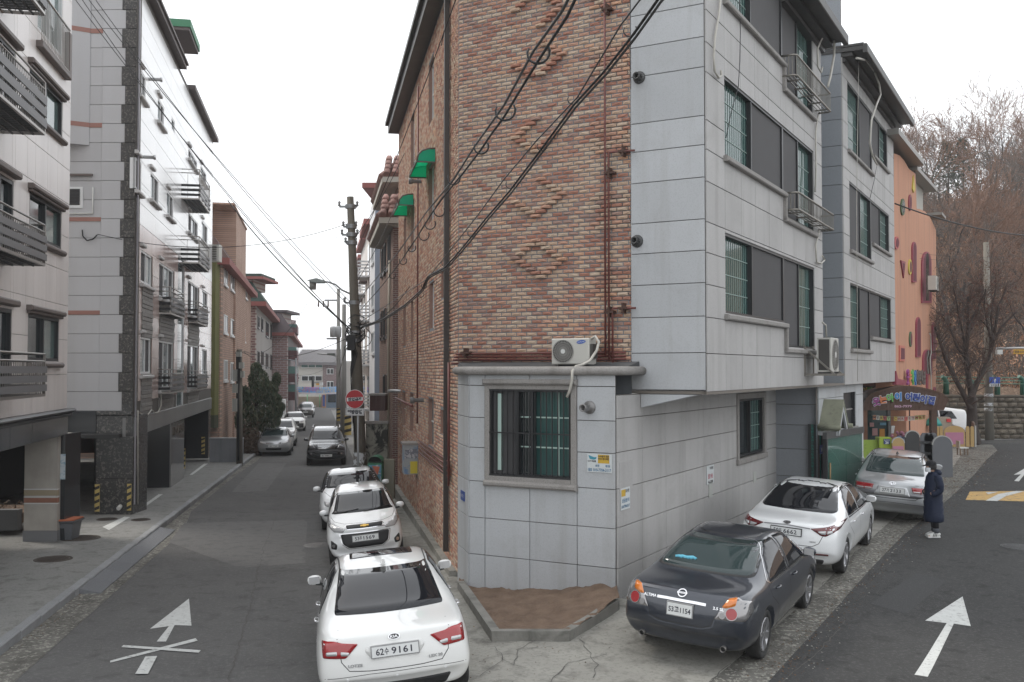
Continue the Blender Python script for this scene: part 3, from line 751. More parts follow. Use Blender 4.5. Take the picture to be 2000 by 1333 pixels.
def sheet(poly,lift,name,m,step=1.0,skirt=0.0,lf=None,parent=None):
 pts=[]
 n=len(poly)
 for i in range(n):
  a=Vector(poly[i][:2]);b=Vector(poly[(i+1)%n][:2]);k=max(1,int((b-a).length/step));pts+=[a+(b-a)*t/k for t in range(k)]
 nb=len(pts);x0=min(p.x for p in pts);x1=max(p.x for p in pts);y0=min(p.y for p in pts);y1=max(p.y for p in pts)
 def inside(x,y):
  c=False;j=nb-1
  for i in range(nb):
   if(pts[i].y>y)!=(pts[j].y>y)and x<(pts[j].x-pts[i].x)*(y-pts[i].y)/(pts[j].y-pts[i].y)+pts[i].x:c=not c
   j=i
  return c
 ins=[]
 x=math.ceil(x0/step)*step
 while x<x1:
  y=math.ceil(y0/step)*step
  while y<y1:
   if inside(x,y):ins.append(Vector((x,y)))
   y+=step
  x+=step
 r=delaunay_2d_cdt(pts+ins,[],[list(range(nb))],1,1e-4)
 f_=lf or(lambda x,y:lift)
 vs=[(q.x,q.y,gz(q.x,q.y)+f_(q.x,q.y))for q in r[0]]
 mb=MB();mb.add(vs,[tuple(f)for f in r[2]],0,True)
 if skirt:
  edge=set()
  for f in r[2]:
   for a,b in zip(f,f[1:]+f[:1]):edge.add((a,b))
  for a,b in edge:
   if(b,a)not in edge:
    A=vs[a];B=vs[b]
    mb.add([A,B,(B[0],B[1],B[2]-skirt),(A[0],A[1],A[2]-skirt)],[(0,3,2,1)],0)
 o=mb.build(name,m,parent,fix=False)if parent is not None else mb.build(name,m,None,fix=False)
 return o
# one wide base sheet out to the horizon
xs=sorted(set([-900,-500,-300,-200,-140]+list(range(-100,101,4))+[140,200,300,500,900]+[x*.5 for x in range(-10,16)]))
ysq=sorted(set([-60,-40,-20]+list(range(-10,60,2))+list(range(60,240,8))+[260,320,420,600,1200]))
mb=MB();V=[(x,y,gz(x,y)-.06)for y in ysq for x in xs];nx_=len(xs)
mb.add(V,[(j*nx_+i,j*nx_+i+1,(j+1)*nx_+i+1,(j+1)*nx_+i)for j in range(len(ysq)-1)for i in range(nx_-1)],0,True)
struct(mb.build('ground',M_pave,fix=False))
# kerb line of the left street and the edge of its asphalt
KX=lambda y:-5.55-.165*(y-4)if y<60 else-14.79-.1935*(y-60)
def KXr(y):
 return-.95-.1935*(y-14.0)if y>14 else-.95+(14-y)*.12
yy=[-6,4,10,14,18,22,26,30,36,42,50,60,80,100,130,150]
left=[(KX(y)+(.62 if y<24 else .45+.25*sin(y)),y)for y in yy]
right=[(KXr(y),y)for y in[-6,4,10,14,18,25,35,60,100,150]]
struct(sheet([(a,b)for a,b in left]+list(reversed(right)),.0,'left_street',M_asph2,1.0))
# cross street at the far end
struct(sheet([(-70,150.2),(40,150.2),(40,166),(-70,166)],.0,'cross_street',M_asph2,4.0))
# gutter concrete between asphalt and kerb
struct(sheet([(KX(y),y)for y in yy]+[(a-.01,b)for a,b in reversed(left)],-.004,'gutter',M_rough,1.0))
# raised pavement under the left buildings
struct(sheet([(KX(y)-.15,y)for y in yy]+[(-60,150),(-40,-6)],.12,'pavement',M_pave,1.5,skirt=.25))
# right street: asphalt edge traced on the ground
AE=[G2(1440,1333+260),G2(1480,1400),G2(1500,1333),G2(1552,1275),G2(1640,1180),G2(1700,1112),G2(1765,1045),G2(1830,995),G2(1880,950),G2(1905,925),G2(1925,900),G2(1948,880),G2(1938,869)]
wl=[G2(1880,862),G2(1700,868)]
struct(sheet([(3.1,-6)]+AE+wl+[(60,60),(60,-6)],.0,'right_street',M_asph,1.0))
# rough strip along the parked cars, then paler slab apron
SE=[G2(1330,1400),G2(1385,1333),G2(1470,1262),G2(1600,1150),G2(1720,1035),G2(1760,1000),G2(1800,960),G2(1860,915),G2(1880,885),G2(1870,866)]
struct(sheet([(2.0,-6)]+SE+list(reversed(AE))+[(3.09,-6)],-.003,'rough_strip',M_rough,1.0))
struct(sheet([(-.95+20*.12,-6),(-.94,14),(-3.5,27.5),(-4.55,33),(-3.4,33),(-1.1,19),(2,16),(8,25),(11,33),(14,40)]+list(reversed(SE))+[(1.99,-6)],-.002,'concrete_apron',M_conc,1.0))
# kerb stones of the left pavement, each a piece
kerb=link('kerb',MB().box(0,.001,0,.001,-1,-.99).mesh('kerb',M_kerb));struct(kerb)
km=MB().bbox(-.495,.495,0,.15,-.12,.14,.02).mesh('kerb_stone',M_kerb)
y=9.0
while y<62:
 x=KX(y+.5);a=atan2(1,-.165)
 if not(17.9<y+.5<24.6)or True:
  o=link('kerb_stone',km,kerb);o.location=(x-.15,y+.5,gz(x,y+.5)-.0+(.0 if random.random()<.8 else .008));o.rotation_euler=(0,0,a+pi)
 y+=1.005
# painted arrows
def gpoly(px,lift,name,m,label=None,cat=None,grp=None):
 P=[gp(a,b)for a,b in px]
 o=sheet([(p.x,p.y)for p in P],lift,name,m,.5);return o
mk=[gpoly([(293,1229),(374,1222),(368,1170)],.004,'road_marking',M_paint)]
def place_thing(o,label,cat,grp=None):
 tag(o,label,cat,grp);c=sum((v.co for v in o.data.vertices),Vector())/len(o.data.vertices)
 for v in o.data.vertices:v.co-=c
 o.location=c;return o
def marking(polys,label,m=M_paint,name='road_marking',lift=.005,cat='road marking'):
 t=None
 for k,px in enumerate(polys):
  P=[gp(a,b)for a,b in px]
  if t is None:
   c=P[0];t=thing(name,label,cat,c)
  sheet([(p.x,p.y)for p in P],lift+.004*k,'paint_stripe',m,.5,parent=t)
 return t
for o in mk:bpy.data.objects.remove(o)
marking([[(293,1229),(330,1224),(306,1254),(324,1254),(341,1222),(374,1223),(369,1170)],[(215,1296),(215,1292),(382,1248),(386,1253)],[(241,1262),(237,1266),(388,1277),(392,1272)],[(264,1319),(289,1319),(307,1284),(284,1285)]],'white road arrow crossed out by an X on the left street')
marking([[(1807,1213),(1849,1218),(1786,1319),(1812,1323),(1863,1219),(1896,1224),(1880,1166)]],'large white straight arrow in the foreground of the right street')
marking([[(1981,940),(1990,941),(2003,925),(2014,925),(2020,905),(1980,928),(1994,927)]],'small white arrow cut by the right edge of the photo')
# speed hump patch: yellow with white diagonal bands
marking([[(1886,977),(1894,961),(2040,959),(2040,981)]],'yellow painted patch of the speed hump across the right street',M_yel)
hump=marking([[(1925,979),(1950,966),(1985,960),(2000,961),(1965,970),(1948,980)],[(1925,963),(1950,962),(1930,967)]],'white diagonal band on the yellow speed hump',lift=.012)
# parking lines on the left pavement
for px,lab in(([(200,1030),(213,1036),(254,1011),(243,1010)],'white parking line beside the dark granite pillar'),([(258,1003),(266,1003),(318,966),(310,966)],'white parking line running on behind the dark granite pillar'),([(370,928),(376,928),(406,906),(399,906)],'white parking line before the last garage opening')):
 P=[gp(a,b,.12)for a,b in px];t=thing('parking_line',lab,'road marking',P[0])
 sheet([(p.x,p.y)for p in P],.126,'paint_stripe',M_paint,.5,parent=t)
def cover(px,py,r,label,lift=.0,m=M_iron,name='manhole_cover'):
 p=gp(px,py,lift);z=gz(p.x,p.y)+lift
 a=MB().lathe([(.001,.012),(r*.93,.012),(r*.95,.004),(r*.98,.004),(r,.014),(r*1.06,.014),(r*1.08,-.03)],c=(p.x,p.y,z),n=28)
 t=thing(name,label,'manhole cover',(p.x,p.y,z));a.build('cover_plate',m,t)
 g=MB()
 for k in range(-3,4):
  w=sqrt(max(0,(r*.85)**2-(k*r*.25)**2));g.box(p.x-w,p.x+w,p.y+k*r*.25-.008,p.y+k*r*.25+.008,z+.012,z+.018)
 g.build('cover_rib',m,t)
cover(104,1093,.36,'rusty round manhole cover in the left pavement',.12)
cover(209,1015,.26,'small dark manhole cover beside the granite pillar',.12)
cover(275,1016,.24,'reddish square-set cover near the white parking line',.12)
cover(622,1066,.33,'pale ring manhole at the left of the small hatchback',0,mat('pale_ring',(.22,.21,.2),.8,speck=(30,.4)))
cover(1990,1069,.33,'faint round manhole at the right edge of the right street',0,mat('worn_cover',(.09,.09,.09),.8,speck=(30,.4)))
cover(158,1052,.42,'brownish manhole cover in front of the grey bin',.12)
# rubber kerb ramps: eight plates beside the kerb, each its own thing
M_ramp=mat('ramp_rubber',(.19,.195,.205),.75,wave=(14,3.,.7,'Y'),col2=(.045,.047,.052),bump=(30,.012),rand=.1)
rm=MB();rm.add([(0,0,.11),(0,.93,.11),(.46,.93,.015),(.46,0,.015),(0,0,0),(0,.93,0),(.46,.93,0),(.46,0,0)],[(0,3,2,1),(0,1,5,4),(1,2,6,5),(2,3,7,6),(3,0,4,7)])
rmesh=rm.mesh('kerb_ramp',M_ramp)
lm=MB()
for k in range(10):
 yk=.06+k*.09
 for s_ in range(6):
  x0=.03+s_*.07;z=.11-.095*(x0+.03)/.46
  lm.add([(x0,yk+.015*sin(s_*2.1),z+.004),(x0+.07,yk+.015*sin(s_*2.1+2.1),z-.0145+.004),(x0+.07,yk+.03+.015*sin(s_*2.1+2.1),z-.0145+.004),(x0,yk+.03+.015*sin(s_*2.1),z+.004)],[(0,1,2,3)])
lmesh=lm.mesh('ramp_tread',mat('ramp_tread_dark',(.05,.05,.055),.8),fix=False)
NTH=['nearest','second nearest','third nearest','fourth nearest','fifth nearest','sixth nearest','seventh nearest','farthest']
y=18.3
for k in range(8):
 x=KX(y+.5)+.005
 t=thing('kerb_ramp','%s black rubber kerb ramp of the row of eight by the left pavement'%NTH[k],'kerb ramp',(x,y,gz(x,y+.5)),atan2(.165,1),'rubber kerb ramps along the left kerb',local=True)
 link('ramp_plate',rmesh,t);link('ramp_tread',lmesh,t)
 y+=.985
# cracks and joints of the apron and the asphalt
def crack(px,name,w=.007,m=M_crack,lift=.006):
 P=[gp(a,b)for a,b in px];mb=MB();Q=[]
 for a,b in zip(P,P[1:]):
  k=max(1,int((b-a).length/.15));Q+=[a+(b-a)*t/k for t in range(k)]
 for i,q in enumerate(Q):q+=Vector((random.uniform(-.03,.03),random.uniform(-.03,.03),0))
 for a,b in zip(Q,Q[1:]):
  d=(b-a);s_=Vector((-d.y,d.x,0)).normalized()*w*random.uniform(.4,1)
  mb.quad(*[Vector((c.x,c.y,gz(c.x,c.y)+lift))for c in(a-s_,a+s_,b+s_,b-s_)])
 return mb
mb=MB()
for c in([(935,1320),(985,1290),(1003,1300),(1010,1270),(1075,1262)],[(985,1290),(965,1260)],[(1010,1270),(1060,1245),(1120,1243)],[(1382,1333),(1470,1262)],[(1600,1150),(1720,1035)],[(1075,1333),(1110,1295),(1200,1275)],[(1135,1250),(1165,1300),(1160,1333)]):
 q=crack(c,'');mb.add(q.v,q.f)
struct(mb.build('apron_cracks',M_crack,fix=False))
mb=MB()
for c in([(447,1333),(474,1240),(490,1180),(515,1070),(560,960),(590,925)],[(1530,1333),(1640,1230),(1650,1200)],[(360,1018),(480,1015),(640,1012)],[(520,911),(590,908)],[(570,845),(660,846)]):
 q=crack(c,'',.009);mb.add(q.v,q.f)
struct(mb.build('asphalt_cracks',M_crack,fix=False))
# darker tar patches and a lighter worn lane, 4 mm proud of the road
for i,(px,m)in enumerate((([(560,840),(612,838),(604,852),(548,853)],mat('tar_patch',(.06,.059,.058),.9,speck=(42,.4,(.11,.11,.11)))),([(505,905),(560,905),(520,960),(452,962)],mat('worn_patch',(.115,.112,.108),.9,speck=(42,.5,(.2,.2,.19)),stain=(4,.5,(.07,.068,.065),.5,.62))),([(360,1022),(600,1016),(596,1100),(470,1110),(330,1060)],mat('worn_patch',(.115,.112,.108),.9)),([(1700,1180),(1790,1120),(1850,1135),(1770,1200)],mat('dark_patch',(.036,.036,.036),.9,speck=(42,.5,(.08,.08,.08)))))):
 struct(gpoly(px,.003,'asphalt_patch',m))
# leaf litter and grit along edges: nobody could count it
mb=MB();rr=random.Random(3)
def litter(px0,px1,n,spread,sz):
 for i in range(n):
  t=rr.random();a=px0[0]+(px1[0]-px0[0])*t;b=px0[1]+(px1[1]-px0[1])*t
  p=gp(a,b);p.x+=rr.gauss(0,spread);p.y+=rr.gauss(0,spread);z=gz(p.x,p.y)+.006
  s_=sz*rr.uniform(.4,1.2);an=rr.random()*6.3;c,d=cos(an)*s_,sin(an)*s_
  mb.add([(p.x+c,p.y+d,z+rr.random()*.012),(p.x-d*.6,p.y+c*.6,z+rr.random()*.012),(p.x-c,p.y-d,z+rr.random()*.012),(p.x+d*.6,p.y-c*.6,z)],[(0,1,2,3)],rr.choice((0,0,1,2)))
litter((1940,890),(1700,1110),900,.25,.022);litter((1700,1110),(1510,1320),700,.2,.018);litter((1200,1190),(930,1330),160,.4,.016)
litter((1920,880),(1830,960),1200,.5,.04);litter((155,1160),(20,1270),200,.15,.015);litter((780,960),(900,1140),220,.1,.018)
stuff(mb.build('leaf_litter',[mat('dead_leaf',(.13,.075,.04),.9),mat('dead_leaf_dark',(.06,.04,.026),.9),mat('grit',(.3,.29,.26),.9)],fix=False))
# ------------------------------------------------------------- the corner building
DR=Vector((.487,.873,0)).normalized();DF=Vector((.873,-.487,0)).normalized();DL=Vector((-.191,.982,0)).normalized()
A=(-1.02,18.93);C=(3.23,16.56);B=(1.70,16.30)
FF=Fac(A,DF[:2]);FR=Fac(C,DR[:2]);FL=Fac(A,DL[:2]);LW=Fac(B,DR[:2]);BF=Fac(B,DF[:2])
M_mort=mat('grey_mortar',(.19,.205,.22),.9,noise=(3,.4),bump=(60,.004))
BRK=[mat('brick_tan',(.50,.35,.25),.85,noise=(9,.35),bump=(45,.012,6)),mat('brick_pink',(.47,.265,.185),.85,noise=(9,.35),bump=(45,.012,6)),mat('brick_red',(.37,.175,.12),.85,noise=(9,.35),bump=(45,.012,6)),mat('brick_brown',(.34,.215,.17),.85,noise=(9,.35),bump=(45,.012,6)),mat('brick_buff',(.52,.395,.295),.85,noise=(9,.3),bump=(45,.012,6)),mat('brick_orange',(.53,.31,.20),.85,noise=(9,.3),bump=(45,.012,6))]
M_gran=mat('grey_granite_panel',(.44,.453,.465),.62,speck=(48,.45,(.33,.335,.34)),noise=(1.2,.3),col2=(.37,.375,.38),streak=(2.6,.5,(.29,.28,.265)),stain=(1.1,.3,(.30,.29,.28),.54,.7),rand=.06,spec=.4)
M_gran2=mat('warm_granite_panel',(.42,.41,.40),.62,speck=(48,.4,(.30,.295,.29)),noise=(1.2,.3),col2=(.34,.33,.325),streak=(2.6,.5,(.25,.24,.225)),stain=(1.1,.35,(.27,.26,.245),.54,.7),rand=.06,spec=.4)
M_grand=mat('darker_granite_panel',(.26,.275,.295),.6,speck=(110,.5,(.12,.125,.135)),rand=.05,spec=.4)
M_joint=mat('panel_joint',(.10,.092,.082),.9)
M_sill=mat('sill_stone',(.27,.255,.24),.7,speck=(60,.6,(.14,.13,.12)),streak=(3,.5,(.10,.09,.08)))
M_frame=mat('dark_window_frame',(.018,.019,.021),.4,spec=.5)
M_screen=mat('insect_screen',(.055,.053,.055),.75,noise=(2,.35),col2=(.075,.073,.074))
M_glassg=mat('green_window_glass',(.025,.075,.07),.06,spec=.5)
M_glassd=mat('dark_window_glass',(.015,.022,.024),.06,spec=.8)
M_grid=mat('inner_grille',(.22,.30,.27),.5)
M_rust=mat('red_gas_pipe',(.155,.04,.032),.5,noise=(8,.5),col2=(.07,.03,.025))
M_pipe=mat('brown_downpipe',(.045,.038,.034),.5)
M_steel=mat('stainless_tube',(.25,.235,.21),.4,met=.8)
M_white=mat('off_white_plastic',(.62,.62,.59),.5,noise=(3,.3),col2=(.5,.49,.45))
M_cable=mat('black_cable',(.014,.014,.015),.55)
M_hose=mat('white_hose',(.5,.48,.43),.6,noise=(6,.5),col2=(.33,.31,.28))
M_roofd=mat('dark_metal_eave',(.045,.042,.04),.5,streak=(3,.4,(.10,.095,.085)))
M_ww=mat('white_frame',(.66,.67,.67),.4)
apt=thing('apartment_building','corner apartment building of brown mixed brick and grey granite panels between the two streets','building',(C[0],C[1],.2))
ZT=13.2;ZB=3.635
rb=random.Random(11)
def wall_holes(fac,t0,t1,z0,z1,holes,name,m,parent,th=.25,depth=.16,rev=None):
 """flat wall face with rectangular openings; reveals go back by depth"""
 ts=sorted(set([t0,t1]+[h[k]for h in holes for k in(0,1)]));zs=sorted(set([z0,z1]+[h[k]for h in holes for k in(2,3)]))
 mb=MB(fac.M)
 for a,b in zip(ts,ts[1:]):
  for c,d in zip(zs,zs[1:]):
   if not any(h[0]-1e-6<=a and b<=h[1]+1e-6 and h[2]-1e-6<=c and d<=h[3]+1e-6 for h in holes):
    mb.quad((a,0,c),(b,0,c),(b,0,d),(a,0,d))
 for h in holes:
  a,b,c,d=h;y=-depth
  mb.quad((a,0,c),(a,y,c),(a,y,d),(a,0,d),1);mb.quad((b,0,c),(b,y,c),(b,y,d),(b,0,d),1)
  mb.quad((a,0,c),(b,0,c),(b,y,c),(a,y,c),1);mb.quad((a,0,d),(b,0,d),(b,y,d),(a,y,d),1)
  mb.quad((a,y,c),(b,y,c),(b,y,d),(a,y,d),1)
 return mb.build(name,[m,rev or m],parent,fix=False)
def brick_v(mb,t0,t1,z0,z1,y,rnd,mi,fine=True,base=0.):
 """one split-face brick: uneven front, sides going back to the mortar"""
 nx=3 if fine else 1;b=.004
 vs=[(t0,base,z0),(t1,base,z0),(t1,base,z1),(t0,base,z1)]
 j=lambda s_:rnd.uniform(-s_,s_)
 if not fine:
  vs+=[(t0+b,y,z0+b),(t1-b,y+j(.004),z0+b),(t1-b,y,z1-b),(t0+b,y+j(.004),z1-b)]
  mb.add(vs,[(0,1,5,4),(1,2,6,5),(2,3,7,6),(3,0,4,7),(4,5,6,7)],mi);return
 for r_ in range(3):
  for i in range(nx+1):
   ed=i in(0,nx)or r_ in(0,2)
   vs.append((t0+b+(t1-t0-2*b)*i/nx,y+(j(.004)-.004 if ed else j(.007)+.006),z0+b+(z1-z0-2*b)*r_/2+(0 if r_!=1 else j(.012))))
 g=lambda i,r_:4+r_*(nx+1)+i
 fs=[(g(i,r_),g(i+1,r_),g(i+1,r_+1),g(i,r_+1))for r_ in range(2)for i in range(nx)]
 fs+=[(0,1)+tuple(g(i,0)for i in range(nx,-1,-1)),(1,2,g(nx,2),g(nx,1),g(nx,0)),(2,3)+tuple(g(i,2)for i in range(nx+1)),(3,0,g(0,0),g(0,1),g(0,2))]
 mb.add(vs,fs,mi)
CH,BP=.0743,.212
# pilaster / diamond pattern of proud bricks on the front face
ZF0=4.05
def proud(tc,row):
 """is the brick centred tc (along the face) in this row one of the raised ornament"""
 k=row%1000
 return 0
def lay_bricks(fac,t0,t1,z0,z1,holes,fine_fn,proud_fn,parent,single_fn=None,org_z=0.):
 mb=MB(fac.M);singles=[]
 r0=int(math.floor((z0-org_z)/CH));r1=int(math.ceil((z1-org_z)/CH))
 for r_ in range(r0,r1):
  za=org_z+r_*CH+.0075;zb=za+CH-.015
  if za<z0-.001 or zb>z1+.001:continue
  spans=[(t0,t1)]
  for h in holes:
   if h[2]<zb and h[3]>za:
    ns=[]
    for a,b in spans:
     if h[1]<=a or h[0]>=b:ns.append((a,b));continue
     if h[0]>a:ns.append((a,h[0]))
     if h[1]<b:ns.append((h[1],b))
    spans=ns
  for sa,sb in spans:
   k=int(math.floor((sa-(r_%2)*BP/2)/BP))
   while True:
    a=(r_%2)*BP/2+k*BP;b=a+BP-.017;k+=1
    if a>=sb:break
    a2=max(a,sa);b2=min(b,sb)
    if b2-a2<.03:continue
    mi=rb.choices(range(6),(30,22,20,10,13,5))[0]
    y=.012+rb.uniform(-.002,.003)+proud_fn((a+b)/2,r_)
    if single_fn and single_fn(a2,b2,r_)and b2-a2>.18 and y<.03:
     singles.append((a2,b2,za,zb,y,mi));continue
    brick_v(mb,a2,b2,za,zb,y,rb,mi,fine_fn(a2))
 return mb,singles
# ---- front face bricks (F): from the corner A to the granite at t=TG
TG=FF.t(1234)
TD=FF.t(1052)
zc=[FF.hit(1052,y)[1]for y in(107,330,500)]
def proud_front(t,r_):
 z=(r_+.5)*CH;u=abs(t-TD);
 if t>TG-1.0:
  if(z%1.30)<.60 and t>TG-.72:return .02
 for c in(FF.hit(1052,115)[1],FF.hit(1052,262)[1]*.5+FF.hit(1052,262)[1]*.5,FF.hit(1052,387)[1],FF.hit(1052,505)[1],FF.hit(1052,20)[1]):
  dr=abs(z-c)/CH
  if dr<=4.6:
   want=(4.6-dr)*.106
   if abs(u-want)<.075:return .065
   return 0.
 if z>FF.hit(1052,540)[1]and u<.06 and r_%2==0:return .065
 return 0.
cand=[]
def sf(a,b,r_):return FF.hit(895,560)[1]>0 and TG-2.35<a<TG-.05 and 4.6<(r_+.5)*CH<6.9 and b-a>.18
hf=[]
wf=MB(FF.M);wf.quad((0,0,.0),(TG,0,.0),(TG,0,ZT),(0,0,ZT));wf.build('mortar_wall',M_mort,apt,fix=False)
mb,sing=lay_bricks(FF,.01,TG-.01,4.02,ZT-.05,hf,lambda a:True,proud_front,apt,sf)
stuff(mb.build('brick',BRK,apt,fix=False))
sing.sort(key=lambda s_:-s_[0]);extra=sing[300:];sing=sing[:300]
mb=MB(FF.M)
for a,b,za,zb,y,mi in extra:brick_v(mb,a,b,za,zb,y,rb,mi,True)
if extra:stuff(mb.build('brick',BRK,apt,fix=False))
bm_=[]
for mi in range(6):
 for v_ in range(3):
  q=MB();brick_v(q,-.0975,.0975,-.0296,.0296,.012,rb,0,True);me=q.mesh('brick',BRK[mi],fix=False);bm_.append(me)
for a,b,za,zb,y,mi in sing:
 o=link('brick',bm_[mi*3+rb.randrange(3)],apt);p=FF.p((a+b)/2,(za+zb)/2,y-.012)-Vector(apt['_org'])
 o.location=p;o.rotation_euler=(0,0,atan2(DF.y,DF.x)+pi);o.scale=((b-a)/.195,1,1)
# ---- left face bricks (L) along the left street; windows traced from the photo
def L_(x0,y0,x1,y1):return FL.rect(x0,y0,x1,y1)
lw=[L_(838,330,848,425),L_(866,262,873,322),L_(803,400,810,482),L_(789,430,794,505),L_(839,555,848,640),L_(803,590,808,668),L_(788,600,793,675),L_(862,533,868,580),L_(837,778,848,875),L_(801,768,808,846),L_(786,766,792,835),L_(861,800,867,850),L_(838,130,848,225),L_(803,235,810,330),L_(867,20,873,90)]
lw=[(a,max(b,a+.28),c,d)for a,b,c,d in lw]
TL=FL.t(778)
wall_holes(FL,0,TL,-.3,12.0,lw,'mortar_wall',M_mort,apt,rev=BRK[3],depth=.14)
mb,_=lay_bricks(FL,.03,TL,.15,11.9,lw,lambda t:t<3.5,lambda t,r_:0.,apt)
stuff(mb.build('brick',BRK,apt,fix=False))
for k,h in enumerate(lw):
 a,b,c,d=h;f=MB(FL.M);y0=-.13
 if k in(0,2,4,5,6,12,13,3):
  f.box(a,a+.05,y0,-.08,c,d);f.box(b-.05,b,y0,-.08,c,d);f.box(a,b,y0,-.08,c,c+.05);f.box(a,b,y0,-.08,d-.05,d);f.box(a,b,y0,-.085,(c+d)/2-.02,(c+d)/2+.02)
  o=f.build('window',M_ww,apt);MB(FL.M).box(a+.05,b-.05,y0,-.11,c+.05,d-.05).build('pane',M_glassd,o)
 elif k in(8,9,10):
  f.box(a,b,y0,-.09,c,d);o=f.build('window',mat('grey_shutter',(.16,.155,.15),.7),apt)
  MB(FL.M).box(a,b,-.09,-.07,(c+d)/2-.015,(c+d)/2+.015).build('window_rail',M_ww,o)
 else:
  f.box(a,b,y0,-.06,c,d);f.build('window',BRK[3],apt)
# green awnings above two windows
M_awn=mat('green_awning_sheet',(.02,.62,.42),.3,spec=.5,noise=(3,.3),col2=(.03,.7,.5))
_n=M_awn.node_tree;_b=_n.nodes['Principled BSDF'];_t=_n.nodes.new('ShaderNodeBsdfTranslucent');_t.inputs[0].default_value=(.02,.75,.5,1)
_m=_n.nodes.new('ShaderNodeMixShader');_m.inputs[0].default_value=.6;_n.links.new(_b.outputs[0],_m.inputs[1]);_n.links.new(_t.outputs[0],_m.inputs[2]);_n.links.new(_m.outputs[0],_n.nodes['Material Output'].inputs[0])
for(x0,x1,yt)in((826,850,293),(781,807,382)):
 a=FL.t(x1)-.0;b=a+(1.9 if x0>800 else 2.0);zt=FL.hit(x1,yt)[1]
 t=thing('window_awning','green corrugated plastic awning over the %s window of the brick side wall'%('nearer' if x0>800 else 'farther'),'awning',FL.p(a,zt-.6),group='green awnings on the brick wall')
 prof=[(0.0,0),(.16,-.01),(.31,-.06),(.40,-.16),(.43,-.30)]
 for k in range(4):
  q=MB(FL.M)
  p,r_=prof[k],prof[k+1]
  q.add([(a,p[0],zt+p[1]),(b,p[0],zt+p[1]),(b,r_[0],zt+r_[1]),(a,r_[0],zt+r_[1]),(a,p[0],zt+p[1]-.012),(b,p[0],zt+p[1]-.012),(b,r_[0],zt+r_[1]-.012),(a,r_[0],zt+r_[1]-.012)],[(0,1,2,3),(4,7,6,5),(0,3,7,4),(1,5,6,2)]);q.build('awning_sheet',M_awn,t)
 for tt in(a,b):q=MB(FL.M);q.prism([(.01,zt-.31),(.01,zt),(.16,zt-.01),(.31,zt-.06),(.40,zt-.16),(.43,zt-.31)],tt-.006,tt+.006,ax='x');q.build('awning_end',M_awn,t)
 q=MB(FL.M)
 for tt in(a,(a+b)/2,b):q.tube([(tt,p[0],zt+p[1]+.012)for p in prof],.022,6)
 for p in(prof[0],prof[2],prof[4]):q.bar((a,p[0],zt+p[1]+.012),(b,p[0],zt+p[1]+.012),.03)
 for tt in(a,b):q.bar((tt,.0,zt-.31),(tt,.43,zt-.31),.03)
 q.build('awning_frame',mat('awning_frame',(.12,.10,.085),.5),t)
# eave along the left face
q=MB(FL.M);q.box(-.3,TL+.3,-.2,.35,11.95,12.2);q.box(-.3,TL+.3,-.2,.45,12.2,12.32);q.build('eave',M_roofd,apt)
q=MB(FL.M).box(-.2,TL,-6,-.2,11.9,12.25);q.build('roof_slab',M_roofd,apt)
# far end wall of the brick block and body fill so that nothing is see-through
q=MB();e0=FL.p(TL,0);e1=e0+Vector((6,1.2,0));q.quad(e0,e1,e1+Vector((0,0,12)),e0+Vector((0,0,12)));q.build('end_wall',BRK[3],apt,fix=False)
# downpipe near the corner and gas pipes
def pipe(fac,pts,r,name,m,parent=apt,n=8):
 q=MB(fac.M);q.tube(pts,r,n);return q.build(name,m,parent)
tp=FL.t(879)
q=MB(FL.M).box(tp-.06,tp+.06,.03,.13,.35,11.95);q.build('downpipe',M_pipe,apt)
tg=FL.t(822)
pipe(FL,[(tg,.09,2.6),(tg,.09,11.4)],.022,'gas_pipe',M_rust)
for k,px in enumerate((866,857)):
 pass
zl=[FL.hit(885,y)[1]for y in(965,973,981,989)];tl0=FL.t(884);tl1=FL.t(822)
for k in range(4):pipe(FL,[(tl0+.1*0,.06+.0*k,2.02-.10*k+.15),(tl1,.06,2.02-.10*k+.15)],.021,'gas_pipe',M_rust)
pipe(FL,[(tl0,.08,1.7),(tl0,.08,4.14),(tl0,.08,4.14)],.022,'gas_pipe',M_rust)
pipe(FL,[(tl0-.06,.08,1.8),(tl0-.06,.08,4.1)],.022,'gas_pipe',M_rust)
pipe(FL,[(FL.t(812),.09,3.0),(FL.t(778),.09,3.05)],.035,'gas_pipe',M_rust)
# vent caps on the left wall
for px,py in((824,355),(828,782)):
 t_,z_=FL.hit(px,py);q=MB(FL.M);q.lathe([(.05,0),(.05,.22),(.08,.26),(.08,.34),(.001,.34)],c=(t_,0,z_),ax='y',n=14);q.build('vent_cap',mat('grey_vent',(.14,.14,.14),.5),apt)
t_,z_=FL.hit(783,764);q=MB(FL.M);q.lathe([(.05,0),(.05,.42),(.001,.42)],c=(t_,0,z_),ax='y',n=14);q.build('vent_cap',mat('steel_vent',(.4,.4,.4),.35,met=.7),apt)
# ---- gas pipes on the front face
zpipe=[FF.hit(1000,y)[1]for y in(691,697,703,710)]
for k,z in enumerate(zpipe):pipe(FF,[(-.02-.03*k,.06,z),(FF.t(1225),.06,z)],.019,'gas_pipe',M_rust)
tv=[FF.t(1188),FF.t(1195),FF.t(1202)]
pipe(FF,[(tv[0],.12,zpipe[1]),(tv[0],.12,11.8)],.019,'gas_pipe',M_rust)
pipe(FF,[(tv[1],.12,zpipe[2]),(tv[1],.12,FF.hit(1195,303)[1]),(tv[1]+.02,.12,FF.hit(1195,300)[1]),(FF.t(1247),.14,FF.hit(1247,297)[1])],.019,'gas_pipe',M_rust)
pipe(FF,[(tv[2],.12,zpipe[3]),(tv[2],.12,FF.hit(1202,606)[1]),(tv[2]+.02,.12,FF.hit(1202,603)[1]),(FF.t(1248),.14,FF.hit(1248,603)[1])],.019,'gas_pipe',M_rust)
